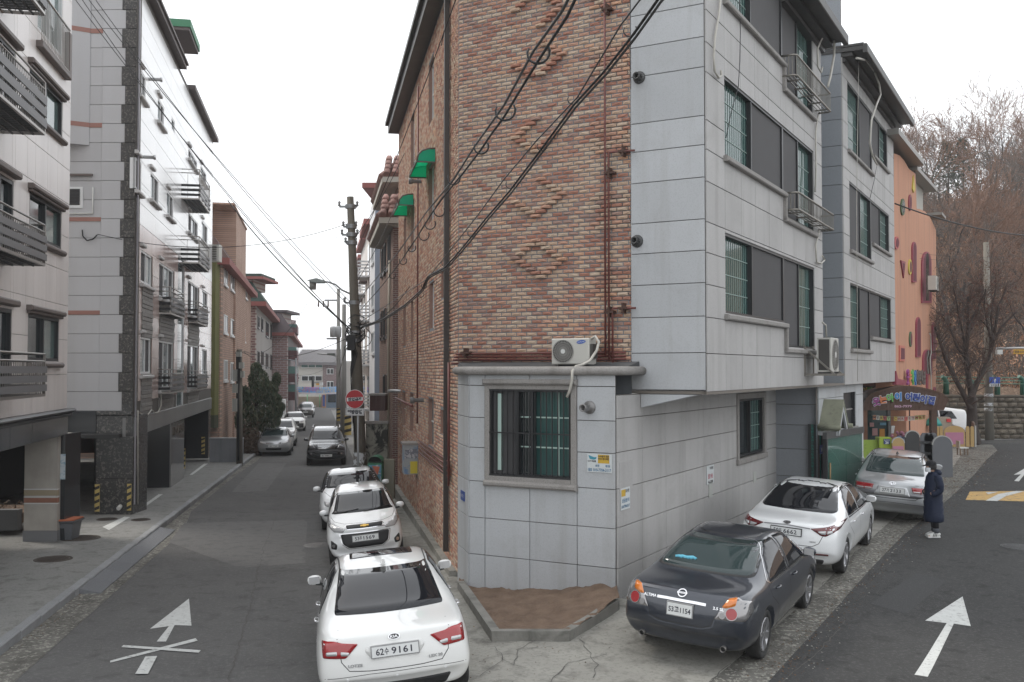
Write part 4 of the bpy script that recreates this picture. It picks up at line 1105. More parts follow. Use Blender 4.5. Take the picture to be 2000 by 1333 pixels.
for px,py in((1190,22),(1195,340),(1222,298),(1195,610),(1222,603),(915,690)):
 q=MB(FF.M);t_,z_=FF.hit(px,py);q.box(t_-.09,t_+.09,0,.15,z_-.02,z_+.02);q.box(t_-.015,t_+.015,0,.16,z_-.09,z_+.09);q.build('pipe_bracket',mat('rusty_bracket',(.07,.035,.025),.8),apt)
# ---- granite panel helper
def panels(fac,tl,zl,m,parent=apt,skip=(),y=.0,gap=.006,th=.03,name='stone_panel',cut=None):
 for a,b in zip(tl,tl[1:]):
  for c,d in zip(zl,zl[1:]):
   rects=[(a+gap,b-gap,c+gap,d-gap)]
   for h in skip:
    nr=[]
    for r_ in rects:
     if h[1]<=r_[0]or h[0]>=r_[1]or h[3]<=r_[2]or h[2]>=r_[3]:nr.append(r_);continue
     if h[2]>r_[2]:nr.append((r_[0],r_[1],r_[2],h[2]))
     if h[3]<r_[3]:nr.append((r_[0],r_[1],h[3],r_[3]))
     z0,z1=max(r_[2],h[2]),min(r_[3],h[3])
     if h[0]>r_[0]:nr.append((r_[0],h[0],z0,z1))
     if h[1]<r_[1]:nr.append((h[1],r_[1],z0,z1))
    rects=nr
   q=MB(fac.M);n_=0
   for r_ in rects:
    if r_[1]-r_[0]<.02 or r_[3]-r_[2]<.02:continue
    q.bbox(r_[0],r_[1],y,y+th,r_[2],r_[3],.004);n_+=1
   if n_:q.build(name,m,parent)
def win(fac,t0,t1,z0,z1,spec,parent=apt,depth=.12,fr=.045,mfr=None,glass=None,bars=True,name='window'):
 """spec: list of (fraction0, fraction1, kind) with kind 'g' gridded glass, 's' screen, 'd' dark glass, 'w' plain glass"""
 mfr=mfr or M_frame
 f=MB(fac.M);f.box(t0,t1,-depth,.01,z0,z0+fr);f.box(t0,t1,-depth,.01,z1-fr,z1);f.box(t0,t0+fr,-depth,.009,z0+fr,z1-fr);f.box(t1-fr,t1,-depth,.009,z0+fr,z1-fr)
 for a,b,k in spec[1:]:f.box(t0+(t1-t0)*a-fr*.5,t0+(t1-t0)*a+fr*.5,-depth,.006,z0+fr,z1-fr)
 o=f.build(name,mfr,parent)
 for a,b,k in spec:
  x0=t0+(t1-t0)*a+fr*.5+(fr*.5 if a==0 else 0);x1=t0+(t1-t0)*b-fr*.5-(fr*.5 if b==1 else 0)
  yy_=-.03 if k=='s' else-depth+.03
  MB(fac.M).box(x0,x1,yy_-.01,yy_,z0+fr,z1-fr).build('insect_screen' if k=='s' else 'pane',{'g':glass or M_glassg,'s':M_screen,'d':M_glassd,'w':glass or M_glassg}[k],o)
  if k=='g' and bars:
   q=MB(fac.M);n=max(3,int((x1-x0)/.13));
   for i in range(1,n):q.box(x0+(x1-x0)*i/n-.005,x0+(x1-x0)*i/n+.005,yy_+.002,yy_+.008,z0+fr,z1-fr)
   for i in range(1,4):q.box(x0,x1,yy_+.003,yy_+.011,z0+fr+(z1-z0-2*fr)*i/4-.008,z0+fr+(z1-z0-2*fr)*i/4+.008)
   q.build('window_grille',M_grid,o)
 return o
def band(fac,pts,w,y0,y1,name,m,parent=apt):
 """moulded strip following points (t,z) on a facade"""
 q=MB(fac.M);P=pts
 for i in range(len(P)-1):
  (a,c),(b,d)=P[i],P[i+1]
  if abs(a-b)>abs(c-d):q.bbox(min(a,b)-(w/2),max(a,b)+w/2,y0,y1,c-w/2,c+w/2,.02)
  else:q.bbox(a-w/2,a+w/2,y0,y1-.003,min(c,d)+w/2,max(c,d)-w/2,.02)
 return q.build(name,m,parent)
# overhang front face (grey part): joints traced
zj=[FF.hit(1300,y)[1]for y in(762,690,620,556,494,434,354,292,236,143,85,22)]
st_=zj[2]-zj[1];top=zj[-1];zj+=[top+.62*k for k in range(1,6)]
TC=FF.t(1379)
q=MB(FF.M);q.box(TG,TC-.001,-.3,-.004,ZB+.02,ZT);q.build('panel_backing',M_joint,apt)
panels(FF,[TG+.01,TC],[z for z in zj if z<ZT+.5],M_gran,y=0)
FRT=FR.t(1606)
# right face windows per storey
rows=[]
for k,(sh,sl,tp_)in enumerate(((FR.hit(1415,612)[1],FR.hit(1560,680)[1],FR.hit(1414,455)[1]),)):
 H=FR.hit(1414,150)[1]-FR.hit(1414,455)[1]
 rows=[(sh+H*i,sl+H*i,tp_+H*i)for i in range(3)]
ta,tb,tc_,td=FR.t(1415),FR.t(1531),FR.t(1590),FR.t(1472)
holes=[]
for sh,sl,tp_ in rows:holes+=[(ta,tb,sh,tp_),(tb,tc_,sl,tp_)]
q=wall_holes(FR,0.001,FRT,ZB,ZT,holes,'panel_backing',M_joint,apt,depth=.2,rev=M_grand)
tj=[.004,FR.t(1415),FR.t(1447),FR.t(1475),FR.t(1502),FR.t(1526),FR.t(1550),FR.t(1572),FR.t(1592),FRT]
zr=sorted([FR.hit(1379,y)[1]for y in(766,691,620,556,494,434,355,293,236,143,85,22)]+[zj[-1],zj[-2],zj[-3],zj[-4],zj[-5]])
panels(FR,tj,[z for z in zr if z<ZT+.4],M_gran2,skip=holes)
ti=lambda a,t0,t1:(a-t0)/(t1-t0)
for i,(sh,sl,tp_)in enumerate(rows):
 win(FR,ta,tb-.002,sh,tp_,[(0,ti(FR.t(1470),ta,tb),'g'),(ti(FR.t(1470),ta,tb),1,'s')])
 win(FR,tb,tc_,sl,tp_,[(0,ti(FR.t(1561),tb,tc_),'s'),(ti(FR.t(1561),tb,tc_),1,'g')])
 band(FR,[(ta-.03,sh-.07),(tb+.0,sh-.07)],.10,0,.12,'window_sill',M_sill)
 q=MB(FR.M);q.bbox(tb-.06,tb+.02,0.0,.11,sl-.10,sh-.12,.015);q.build('window_sill',M_sill,apt);q=MB(FR.M);q.bbox(tb-.06,tc_+.08,.0,.12,sl-.13,sl-.03,.02);q.build('window_sill',M_sill,apt)
# return wall at the end of block one, stairwell strip, block two
F2=FR;T2a=FR.t(1648);T2b=FR.t(1748);Z2=3.58
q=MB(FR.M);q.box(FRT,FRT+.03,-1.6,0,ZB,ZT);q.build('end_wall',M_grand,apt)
q=MB(FR.M);q.box(FRT+.03,T2a-.03,-1.65,-1.55,ZB+.1,ZT+.3);o=q.build('stair_window',M_frame,apt)
q=MB(FR.M)
for i in range(6):
 z0=ZB+.3+i*1.6;q.box(FRT+.08,T2a-.15,-1.545,-1.535,z0,z0+1.45)
q.build('pane',M_glassg,o)
fe=Fac(FR.p(T2a,0,-1.6)[:2],(FR.n.x,FR.n.y));
for c,d in zip(zr,zr[1:]):
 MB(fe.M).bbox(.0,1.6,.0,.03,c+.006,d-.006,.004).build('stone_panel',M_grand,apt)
MB(fe.M).box(0.0,1.6,-.1,.0,Z2,ZT+1.2).build('panel_backing',M_joint,apt)
q=MB(fe.M).bbox(.0,1.6,.0,.03,zr[-1],ZT+1.15,.004);q.build('stone_panel',M_grand,apt)
r2=[]
for x0,y0,x1,y1,xs_,lo,hi,sp in((1660,553,1740,685,1699,688,665,'gssg'),(1660,357,1738,505,1703,508,488,'sgsg'),(1658,165,1736,340,1706,330,348,'gssg')):
 a=FR.t(x0);b=FR.t(x1);m_=FR.t(xs_);tp_=FR.hit(x0,y0)[1]
 r2.append((a,m_,b,tp_,sp))
holes2=[];rows2=[]
for k,(a,m_,b,tp_,sp)in enumerate(r2):
 zl1=FR.hit(1675,(688,497,313)[k])[1];zl2=FR.hit(1722,(662,488,324)[k])[1]
 if k==0:zl1=FR.hit(1675,683)[1]
 holes2+=[(a,m_,zl1,tp_),(m_,b,zl2,tp_)];rows2.append((a,m_,b,zl1,zl2,tp_,sp))
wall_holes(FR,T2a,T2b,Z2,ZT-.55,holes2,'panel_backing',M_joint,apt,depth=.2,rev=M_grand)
tj2=[T2a+.004+(T2b-T2a)*i/9 for i in range(9)]+[T2b]
zr2=[Z2]+[z for z in zr if Z2+.2<z<ZT-.7]+[ZT-.55]
panels(FR,tj2,zr2,M_gran2,skip=holes2)
for a,m_,b,z1_,z2_,tp_,sp in rows2:
 win(FR,a,m_-.002,z1_,tp_,[(0,.5,sp[0]),(.5,1,sp[1])]);win(FR,m_,b,z2_,tp_,[(0,.5,sp[2]),(.5,1,sp[3])])
 q=MB(FR.M);q.bbox(a-.05,m_,0,.12,z1_-.10,z1_,.02);q.build('window_sill',M_sill,apt);q=MB(FR.M);q.bbox(m_+.002,b+.08,0,.12,z2_-.10,z2_,.02);q.build('window_sill',M_sill,apt)
# end wall of block two (towards the kindergarten), roof and eaves
MB(FR.M).box(T2b-.02,T2b,-4,0,Z2,ZT-.55).build('end_wall',M_grand,apt)
def eave(fac,t0,t1,z,out=.55,nm='eave'):
 q=MB(fac.M);q.box(t0,t1,-.5,.10,z-.12,z-.02);q.box(t0-.05,t1+.05,-.5,.30,z,z+.10);q.box(t0-.1,t1+.1,-.5,out,z+.11,z+.22);q.bbox(t0-.12,t1+.12,out-.02,out+.10,z+.02,z+.26,.02)
 q.box(t0-.1,t1+.1,-2.2,out,z+.24,z+.30)
 return q.build(nm,M_roofd,apt)
z1e=FR.hit(1545,20)[1];eave(FR,FR.t(1530),FRT+.15,z1e)
z2e=FR.hit(1720,222)[1]+.05;eave(FR,T2a+.05,T2b+.1,z2e,.6)
q=MB(FR.M).box(-.2,FRT,-5,-.05,ZT,ZT+.3);q.build('roof_slab',M_roofd,apt)
# soffit of the overhang and the sloped beam piece at its start
q=MB(FR.M);q.box(.0,T2b,-3.2,-.002,ZB-.05,ZB);q.box(0.0,T2a,-.06,.02,ZB-.055,ZB-.002);q.build('soffit',mat('soffit_board',(.17,.15,.13),.8),apt)
q=MB(FF.M);q.prism([(FF.t(1251),ZB-.06),(FF.t(1360),ZB-.06),(FF.t(1251),ZB-.29)],-.35,-.01);q.build('sloped_beam',M_gran,apt)
# ---- lower wall under the overhang
TLW=LW.t(1513)
lwin=LW.rect(1438,778,1490,884)
tj3=[.004,LW.t(1251),LW.t(1297),LW.t(1336),LW.t(1371),LW.t(1403),LW.t(1433),LW.t(1463),LW.t(1490),TLW]
zj3=sorted([LW.hit(1206,y)[1]for y in(735,818,884,955,1031,1111,1184)]+[-.2,ZB-.06])
zj3=[-.2]+sorted([LW.hit(1206,y)[1]for y in(818,884,955,1031,1111)])+[ZB-.06]
wall_holes(LW,0,TLW,-.3,ZB-.05,[lwin],'panel_backing',M_joint,apt,depth=.16,rev=M_sill)
panels(LW,tj3,zj3,M_gran2,skip=[lwin],y=.0)
win(LW,lwin[0]+.04,lwin[1]-.04,lwin[2]+.04,lwin[3]-.04,[(0,.5,'d'),(.5,1,'g')],depth=.1)
q=MB(LW.M);a,b,c,d=lwin
q.bbox(a-.1,a+.03,.0,.07,c-.1,d+.1,.015);q.bbox(b-.03,b+.1,.0,.07,c-.1,d+.1,.015);q.bbox(a+.03,b-.03,.0,.068,d-.03,d+.1,.015);q.bbox(a-.12,b+.12,0,.10,c-.12,c+.01,.02);q.build('window_surround',M_sill,apt)
q=MB(LW.M).box(.06,.62,.03,.036,LW.hit(1225,958)[1],LW.hit(1225,900)[1]);q.build('access_hatch',M_gran2,apt)
# entry block, perpendicular wall then wall with the door, canopy and dark window
E0=LW.p(TLW,0);FE=Fac(E0[:2],DF[:2]);TE=1.05
MB(FE.M).box(0,TE,-.2,0,-.2,ZB-.05).build('panel_backing',M_joint,apt)
panels(FE,[.004,TE],[-.2]+sorted([FE.hit(1550,y)[1]for y in(790,830,877,930,975)])+[ZB-.06],M_grand)
E1=FE.p(TE,0);FG=Fac(E1[:2],DR[:2])
tG=FG.t(1683);dw=FG.rect(1645,768,1670,832);dr=FG.rect(1594,845,1607,1000);dr=(dr[0],dr[1]+.15,.45,2.65)
wall_holes(FG,0,tG,-.3,ZB-.05,[dw,dr],'panel_backing',M_joint,apt,depth=.2,rev=M_frame)
panels(FG,[.004,FG.t(1612),FG.t(1630),FG.t(1650),FG.t(1668),tG],[.2]+sorted([FG.hit(1640,y)[1]for y in(775,846,900,950)])+[ZB-.06],M_gran,skip=[dw,dr])
o=MB(FG.M).box(dw[0],dw[1],-.14,-.1,dw[2],dw[3]).build('window',M_frame,apt)
MB(FG.M).box(dw[0]-.08,dw[1]+.08,0,.08,dw[2]-.1,dw[2]).build('window_sill',M_sill,o)
MB(FG.M).box(dw[0],dw[1],-.1,-.07,(dw[2]+dw[3])/2-.02,(dw[2]+dw[3])/2+.02).build('window_rail',M_sill,o)
o=MB(FG.M).box(dr[0],dr[1],-.12,-.06,dr[2],dr[3]).build('door',mat('green_door_glass',(.06,.26,.22),.1,spec=.7),apt)
MB(FG.M).box(dr[0],dr[0]+.06,-.06,-.02,dr[2],dr[3]).build('door_frame',M_frame,o)
MB(FG.M).box(tG-.02,tG,-3,-.001,-.3,ZB-.05).build('end_wall',M_gran,apt)
# canopy: a stone gable over the entry
tm_=FG.t(1606);cn=thing('entrance_canopy','small mossy stone gable canopy over the entrance of the granite building','canopy',FG.p(.9,2.8))
zc_=FG.hit(1625,780)[1];ts_=FG.t(1590)+.0
M_moss=mat('mossy_stone',(.22,.225,.165),.9,noise=(4,.5),col2=(.15,.155,.11),stain=(6,.6,(.10,.10,.075),.5,.7))
zc_=FG.hit(1606,780)[1];q=MB(FG.M);tl_,tr_=.0,tm_*2;ze=zc_-.62
q.add([(tl_,.0,ze),(tm_,.0,zc_),(tm_,.52,zc_),(tl_,.52,ze),(tl_,.0,ze-.14),(tm_,.0,zc_-.14),(tm_,.52,zc_-.14),(tl_,.52,ze-.14)],[(0,1,2,3),(4,7,6,5),(0,3,7,4),(3,2,6,7),(1,5,6,2),(0,4,5,1)])
q.build('roof_slab',M_moss,cn)
q=MB(FG.M)
q.add([(tr_,.0,ze),(tm_,.0,zc_-.001),(tm_,.52,zc_-.001),(tr_,.52,ze),(tr_,.0,ze-.14),(tm_,.0,zc_-.14),(tm_,.52,zc_-.14),(tr_,.52,ze-.14)],[(0,3,2,1),(4,5,6,7),(0,4,7,3),(3,7,6,2),(1,2,6,5),(0,1,5,4)])
q.build('roof_slab',M_moss,cn)
for x_,l_ in((tl_,.55),(tr_,.62)):q=MB(FG.M);q.tube([(x_,0,ze-.06),(x_,l_,ze-.06)],.06,10);q.build('canopy_gutter',M_moss,cn)
q=MB(FG.M)
for s_,t0 in((1,tl_),(-1,tr_)):q.add([(t0+s_*.02,.51,ze-.15),(tm_,.51,zc_-.15),(tm_,.51,zc_-.30),(t0+s_*.08,.51,ze-.26),(t0+s_*.02,.46,ze-.15),(tm_,.46,zc_-.15),(tm_,.46,zc_-.30),(t0+s_*.08,.46,ze-.26)],[(0,1,2,3),(4,7,6,5),(0,3,7,4),(3,2,6,7)])
q.box(tl_+.02,tl_+.10,.0,.46,ze-.26,ze-.16);q.build('gable_board',M_gran,cn)
# green glass screen panel with metal head
gt=thing('glass_screen','green tinted glass screen with a steel head rail next to the entrance','glass screen',gp(1640,990))
g0=gp(1612,1002);g1=gp(1685,975);FS=Fac(g0[:2],((g1-g0).normalized())[:2]);tS=(g1-g0).length
zt_=FS.hit(1612,858)[1]
M_gg=mat('green_screen_glass',(.07,.155,.125),.08,alpha=.8,spec=.5)
MB(FS.M).box(0.05,tS*.55,-.012,.0,.35,zt_).build('glass_pane',M_gg,gt);MB(FS.M).box(tS*.555,tS,-.012,.0,.35,zt_).build('glass_pane',M_gg,gt)
MB(FS.M).box(0,tS+.03,-.05,.05,zt_,zt_+.16).build('head_rail',mat('rail_metal',(.12,.12,.12),.35,met=.6),gt)
q=MB(FS.M);q.box(0,.07,-.05,.05,.2,zt_);q.build('screen_post',M_frame,gt)
q=MB(FS.M);q.tube([(.2,.06,1.0),(.2,.06,1.75)],.02,8);q.build('pull_handle',mat('brass_handle',(.25,.15,.07),.4,met=.6),gt)
# ---- the bay (ground floor annex)
tB=BF.t(918)
bw=BF.rect(958,760,1117,938)
zT=BF.hit(1060,731)[1]
jx=[tB+.003,BF.t(949),BF.t(1036),BF.t(1128),-.004]
zjb=sorted([BF.hit(1128,y)[1]for y in(1103,1027,952,883,821,755)])
zjb=[-.2]+zjb+[zT]
wall_holes(BF,tB,0,-.3,zT,[bw],'panel_backing',M_joint,apt,depth=.22,rev=M_sill)
big=(BF.t(949),BF.t(1128),BF.hit(1040,948)[1],BF.hit(1040,750)[1])
panels(BF,jx,zjb,M_gran,skip=[big])
q=MB(BF.M);a,b,c,d=bw;A_,B_,C_,D_=big
q.bbox(A_,a,0,.06,C_,D_,.01);q.bbox(b,B_,0,.06,C_,D_,.01)
q.bbox(A_-.02,B_+.02,.0,.12,D_-.02,D_+.08,.03);q.bbox(A_-.0,B_+.02,.0,.13,C_-.05,C_+.05,.03);q.box(a,b,0.0,.058,d,D_-.02);q.box(a,b,0,.058,C_+.05,c);q.build('window_surround',M_sill,apt)
o=win(BF,a+.0,b-.0,c,d,[(0,.33,'s'),(.33,.52,'d'),(.52,1,'g')],depth=.16,bars=False)
q=MB(BF.M)
for fz in(.34,.68):q.box(a+(b-a)*.33,b-.05,-.125,-.118,c+(d-c)*fz-.012,c+(d-c)*fz+.012)
q.box(a+(b-a)*.79,a+(b-a)*.815,-.125,-.118,c,d);q.box(a+(b-a)*.09,a+(b-a)*.15,-.02,-.01,c+.1,d-.08,0)
q.build('inner_frame',mat('pale_green_frame',(.42,.55,.5),.5),o)
q=MB(BF.M)
for i in range(15):
 t_=a+.03+(b-a-.06)*i/14;q.box(t_-.008,t_+.008,.02,.036,c+.02,d-.02)
q.box(a,b,.03,.05,(c*.5+d*.5)-.012,(c*.5+d*.5)+.012);q.box(a,b,.028,.048,c+.0,c+.03);q.box(a,b,.028,.048,d-.03,d)
q.build('window_grille',mat('black_bar',(.012,.012,.013),.45),apt)
# left side of the bay
pl=BF.p(tB,0);FB=Fac(pl[:2],(-.245,.97));tFB=.97
MB(FB.M).box(0,tFB,-.2,0,-.3,zT).build('panel_backing',M_joint,apt)
panels(FB,[.002,tFB],zjb,M_gran)
# cornice: rounded stone roll running round the top, slab behind it sloping up to the wall
cz=zT+.055
path=[FB.p(tFB,cz,.06),FB.p(.0,cz,.06)+(BF.n*.05),BF.p(tB,cz,.09),BF.p(0,cz,.09)+Vector((.03,0,0)),LW.p(.06,cz,.09),LW.p(1.0,cz,.09)]
q=MB();q.tube(path,.075,12);q.build('cornice',M_sill,apt)
q=MB();w0=FF.p(-.0,zT+.22);w1=FF.p(FF.t(1250),zT+.22)
P4=[FB.p(tFB,zT+.04,.05),BF.p(tB,zT+.04,.05),BF.p(0,zT+.04,.05),LW.p(1.0,zT+.04,.05)]
q.add(P4+[w1,w0],[(0,1,5),(1,2,4,5),(2,3,4)]);q.build('bay_roof',mat('roof_felt',(.045,.047,.05),.85,noise=(3,.6),col2=(.09,.09,.092)),apt,fix=False)
# vent flues: bay, and two on the overhang face
def flue(fac,px,py,ln=.22,r=.055,m=None):
 t_,z_=fac.hit(px,py);q=MB(fac.M)
 q.lathe([(.11,.03),(.11,.045),(.10,.055),(r,.055),(r,ln),(r*1.15,ln),(r*1.15,ln+.05),(r*.8,ln+.05),(r*.8,ln-.08),(.001,ln-.08)],c=(t_,0,z_),ax='y',n=20)
 for k in range(10):
  an=2*pi*k/10;q.bar((t_+cos(an)*r*1.1,ln-.12,z_+sin(an)*r*1.1),(t_+cos(an)*r*1.1,ln,z_+sin(an)*r*1.1),.012)
 return q.build('vent_flue',m or mat('flue_metal',(.22,.215,.21),.45,met=.5),apt)
flue(BF,1153,796,.26);flue(FF,1250,153,.14,m=mat('flue_dark',(.05,.05,.05),.5));flue(FF,1246,472,.14,m=mat('flue_dark',(.05,.05,.05),.5))
# planter in front of the bay: kerb stones with soil
pk=[G2(893,1150),G2(960,1252),G2(1112,1252),G2(1210,1188)]
pt=thing('planter','low concrete planter with bare brown soil at the foot of the granite bay','planter',(pk[1][0],pk[1][1],.1))
for i in range(3):
 a,b=Vector(pk[i]),Vector(pk[i+1]);n_=max(1,int((b-a).length/.75));d=(b-a).normalized();f=Fac(a,d)
 ln=(b-a).length
 for k in range(n_):z0_,z1_=[gz(*(a+d*ln*u/n_))for u in(k,k+1)];MB(f.M).bar((ln*k/n_+.003,-.065,z0_+.0),(ln*(k+1)/n_-.003,-.065,z1_+.0),.13,.27).build('kerb_stone',mat('planter_kerb',(.24,.232,.21),.9,noise=(4,.6),col2=(.15,.145,.13),bump=(30,.006),stain=(3,.6,(.06,.06,.05),.5,.7)),pt)
inner=[Vector(p)for p in pk]+[LW.p(.0,0).xy,BF.p(tB,0).xy,FB.p(.9,0).xy]
def soil_h(x,y):return .09+.07*sm((x-.6)/1.0)+.05*mnoise.noise(Vector((x*2.3,y*2.3,0)))+.05*mnoise.noise(Vector((x*9,y*9,3)))
o=sheet([(p.x,p.y)for p in inner],0,'soil',M_dirt,.09,lf=lambda x,y:soil_h(x,y),parent=pt)
q=MB();r3=random.Random(5)
for i in range(1800):
 x=r3.uniform(-.6,1.7);f_=r3.random();y=15.6+r3.uniform(-.9,1.2)
 if(Vector((x,y))-LW.p(0,0).xy).dot(Vector((-BF.n.x,-BF.n.y)))>-.03:continue
 if(Vector((x,y))-Vector(pk[1])).dot(Vector((0,1)))<.12:continue
 if(Vector((x,y))-Vector(pk[2])).dot((Vector((pk[2][1]-pk[3][1],pk[3][0]-pk[2][0]))).normalized())<.16 or(Vector((x,y))-Vector(pk[1])).dot((Vector((pk[0][1]-pk[1][1],pk[1][0]-pk[0][0]))).normalized())>-.16:continue
 z=soil_h(x,y)+gz(x,y)-.01
 s_=r3.choice((.01,.015,.02,.03,.05));q.add([(x+s_,y,z),(x-s_*.6,y+s_*.8,z),(x-s_*.6,y-s_*.8,z),(x,y,z+s_*1.3)],[(0,1,2),(0,1,3),(1,2,3),(2,0,3)],r3.choice((0,0,1)))
stuff(q.build('soil_clods',[M_dirt,mat('dry_stem',(.25,.19,.12),.9)],pt,fix=False))
# light kerb along the foot of the brick wall
q=MB(FL.M).box(.1,TL,.0,.16,-.5,.18-.0145*0);q.build('wall_plinth',M_conc,apt)
# ------------------------------------------------------------- buildings of the left street
def brick_mat(name,d,c1,c2,mort,sc=1.,w=.21,h=.075,rough=.85):
 if name in _mats:return _mats[name]
 m=bpy.data.materials.new(name);m.use_nodes=True;nt=m.node_tree;N=nt.nodes;L=nt.links;b=N['Principled BSDF'];b.inputs['Roughness'].default_value=rough
 tc=N.new('ShaderNodeTexCoord');sp=N.new('ShaderNodeSeparateXYZ');L.new(tc.outputs['Object'],sp.inputs[0])
 dt=N.new('ShaderNodeVectorMath');dt.operation='DOT_PRODUCT';dt.inputs[1].default_value=(d[0],d[1],0);L.new(tc.outputs['Object'],dt.inputs[0])
 cb=N.new('ShaderNodeCombineXYZ');L.new(dt.outputs['Value'],cb.inputs[0]);L.new(sp.outputs[2],cb.inputs[1])
 br=N.new('ShaderNodeTexBrick');br.inputs['Color1'].default_value=(*c1,1);br.inputs['Color2'].default_value=(*c2,1);br.inputs['Mortar'].default_value=(*mort,1)
 br.inputs['Scale'].default_value=1;br.inputs['Mortar Size'].default_value=.012*sc;br.inputs['Brick Width'].default_value=w*sc;br.inputs['Row Height'].default_value=h*sc;br.inputs['Bias'].default_value=-.1
 L.new(cb.outputs[0],br.inputs[0]);
 nz=N.new('ShaderNodeTexNoise');nz.inputs['Scale'].default_value=.6;L.new(tc.outputs['Object'],nz.inputs[0]);mx=N.new('ShaderNodeMixRGB');mx.blend_type='MULTIPLY'
 mr=N.new('ShaderNodeMapRange');mr.inputs[1].default_value=.35;mr.inputs[2].default_value=.7;mr.inputs[3].default_value=.1;mr.inputs[4].default_value=.6;L.new(nz.outputs[0],mr.inputs[0]);L.new(mr.outputs[0],mx.inputs[0]);mx.inputs[2].default_value=(.72,.7,.68,1)
 L.new(br.outputs[0],mx.inputs[1]);L.new(mx.outputs[0],b.inputs['Base Color'])
 bp=N.new('ShaderNodeBump');bp.inputs['Distance'].default_value=.012;bp.invert=True;L.new(br.outputs['Fac'],bp.inputs['Height']);L.new(bp.outputs[0],b.inputs['Normal'])
 _mats[name]=m;return m
M_beige=mat('beige_polished_stone',(.66,.62,.595),.28,noise=(.7,.35),col2=(.60,.55,.52),streak=(1.6,.4,(.42,.38,.36)),rand=.03,spec=.6)
M_brown=mat('brown_moulding',(.13,.105,.095),.5)
M_blackg=mat('black_granite',(.022,.024,.027),.12,spec=.7,noise=(60,.4),col2=(.04,.042,.045))
M_speck=mat('speckled_dark_granite',(.055,.055,.055),.2,speck=(16,.8,(.16,.15,.135)),noise=(28,.6),col2=(.02,.02,.02),spec=.6)
M_lgst=mat('pale_grey_stone',(.45,.45,.46),.6,speck=(90,.3,(.38,.38,.38)),streak=(1.5,.3,(.36,.35,.34)),rand=.04)
M_pink=mat('pink_granite_band',(.30,.15,.12),.6)
M_gloss=mat('glossy_white_tile',(.76,.76,.75),.16,noise=(.6,.25),col2=(.50,.49,.48),spec=.8,rand=.03)
M_marb=mat('pink_marble_tile',(.52,.41,.375),.14,noise=(1.2,.5),col2=(.25,.17,.15),spec=.7,rand=.06)
M_slate=mat('slate_siding',(.25,.24,.225),.5,noise=(6,.6),col2=(.085,.082,.078),rand=.2)
M_rail=mat('steel_railing',(.33,.31,.29),.35,met=.8)
M_rboard=mat('grey_rail_board',(.17,.17,.175),.5,met=.3)
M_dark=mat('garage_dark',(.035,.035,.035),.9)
M_haz=mat('hazard_yellow',(.50,.38,.13),.6);M_hazb=mat('hazard_black',(.02,.02,.02),.6)
# ---- L1: beige stone building with balconies at the left edge
P1=at(130,722,24.0);F1=Fac(P1[:2],DL[:2]);b1=thing('apartment_building','beige stone apartment building with bar balconies at the left edge of the photo','building',(P1.x,P1.y,.1))
zA=F1.hit(124,803)[1];zB_=F1.hit(124,850)[1];zt1=16.5
w1_=[F1.rect(57,373,118,487),F1.rect(53,610,113,707),F1.rect(57,128,120,272)]
w1_=[]
for(x0,x1,yt0,yb1)in((56,120,130,272),(56,118,374,489),(53,113,611,707)):
 a,zt_1=F1.hit(x0,yt0);b,zb_1=F1.hit(x1,yb1);w1_.append((a,b,zb_1,zt_1))
tdoor=F1.t(20);doors=[(tdoor-1.6,tdoor,h[2]-.65,h[3])for h in w1_]
topw=(F1.t(62),F1.t(112),F1.hit(105,105)[1]+.1,zt1-1)
holes1=w1_+doors+[topw]
wall_holes(F1,-12,0,zA,zt1,holes1,'panel_backing',M_joint,b1,depth=.2,rev=M_brown)
zz=[zA+.05+.82*k for k in range(int((zt1-zA)/.82)+1)]
panels(F1,[-6.5,-5.6,-4.6,F1.t(22),F1.t(46),F1.t(62),F1.t(86),F1.t(106),-.003],zz,M_beige,b1,skip=holes1,gap=.004,th=.02)
for k,h in enumerate(w1_):
 win(F1,h[0],h[1],h[2],h[3],[(0,.5,'d'),(.5,1,'w')],b1,depth=.1,fr=.07,glass=mat('pale_glass',(.10,.15,.145),.06,spec=.8))
 q=MB(F1.M);q.bbox(h[0]-.15,h[1]+.12,0,.16,h[3]+.05,h[3]+.16,.03);q.bbox(h[0]-.10,h[1]+.08,0,.10,h[3]-.01,h[3]+.06,.02);q.bbox(h[0]-.08,h[1]+.12,0,.13,h[2]-.14,h[2]-.02,.04);q.build('window_moulding',M_brown,b1)
 d=doors[k];win(F1,d[0],d[1],d[2],d[3],[(0,.5,'d'),(.5,1,'d')],b1,depth=.1,fr=.08)
 MB(F1.M).bbox(d[0]-.15,d[1]+.10,0,.16,d[3]+.05,d[3]+.18,.03).build('window_moulding',M_brown,b1)
win(F1,topw[0],topw[1],topw[2],topw[3],[(0,.5,'w'),(.5,1,'w')],b1,depth=.1,fr=.06,mfr=M_ww,glass=mat('pale_glass',(.10,.15,.145),.06,spec=.8))
# flush railing before the top window
def railing(fac,t0,t1,z0,z1,y,name,parent,step=.11,m=M_rail,base=True):
 q=MB(fac.M);q.tube([(t0,y,z1),(t1,y,z1)],.025,8);q.tube([(t0,y,z0),(t1,y,z0)],.018,8);o=q.build(name,m,parent)
 n=max(2,int((t1-t0)/step));q=MB(fac.M)
 for i in range(n+1):q.bar((t0+(t1-t0)*i/n,y,z0),(t0+(t1-t0)*i/n,y,z1),.014)
 q.build('baluster',m,o);return o
railing(F1,topw[0]-.05,topw[1]+.25,topw[2]-.25,topw[2]+.75,.12,'window_railing',b1)
q=MB(F1.M);q.bbox(topw[0]-.1,topw[1]+.35,0,.16,topw[2]-.42,topw[2]-.28,.02);q.bbox(topw[1]+.22,topw[1]+.42,0,.14,topw[2]-.28,topw[2]+.7,.01);q.build('window_moulding',M_brown,b1)
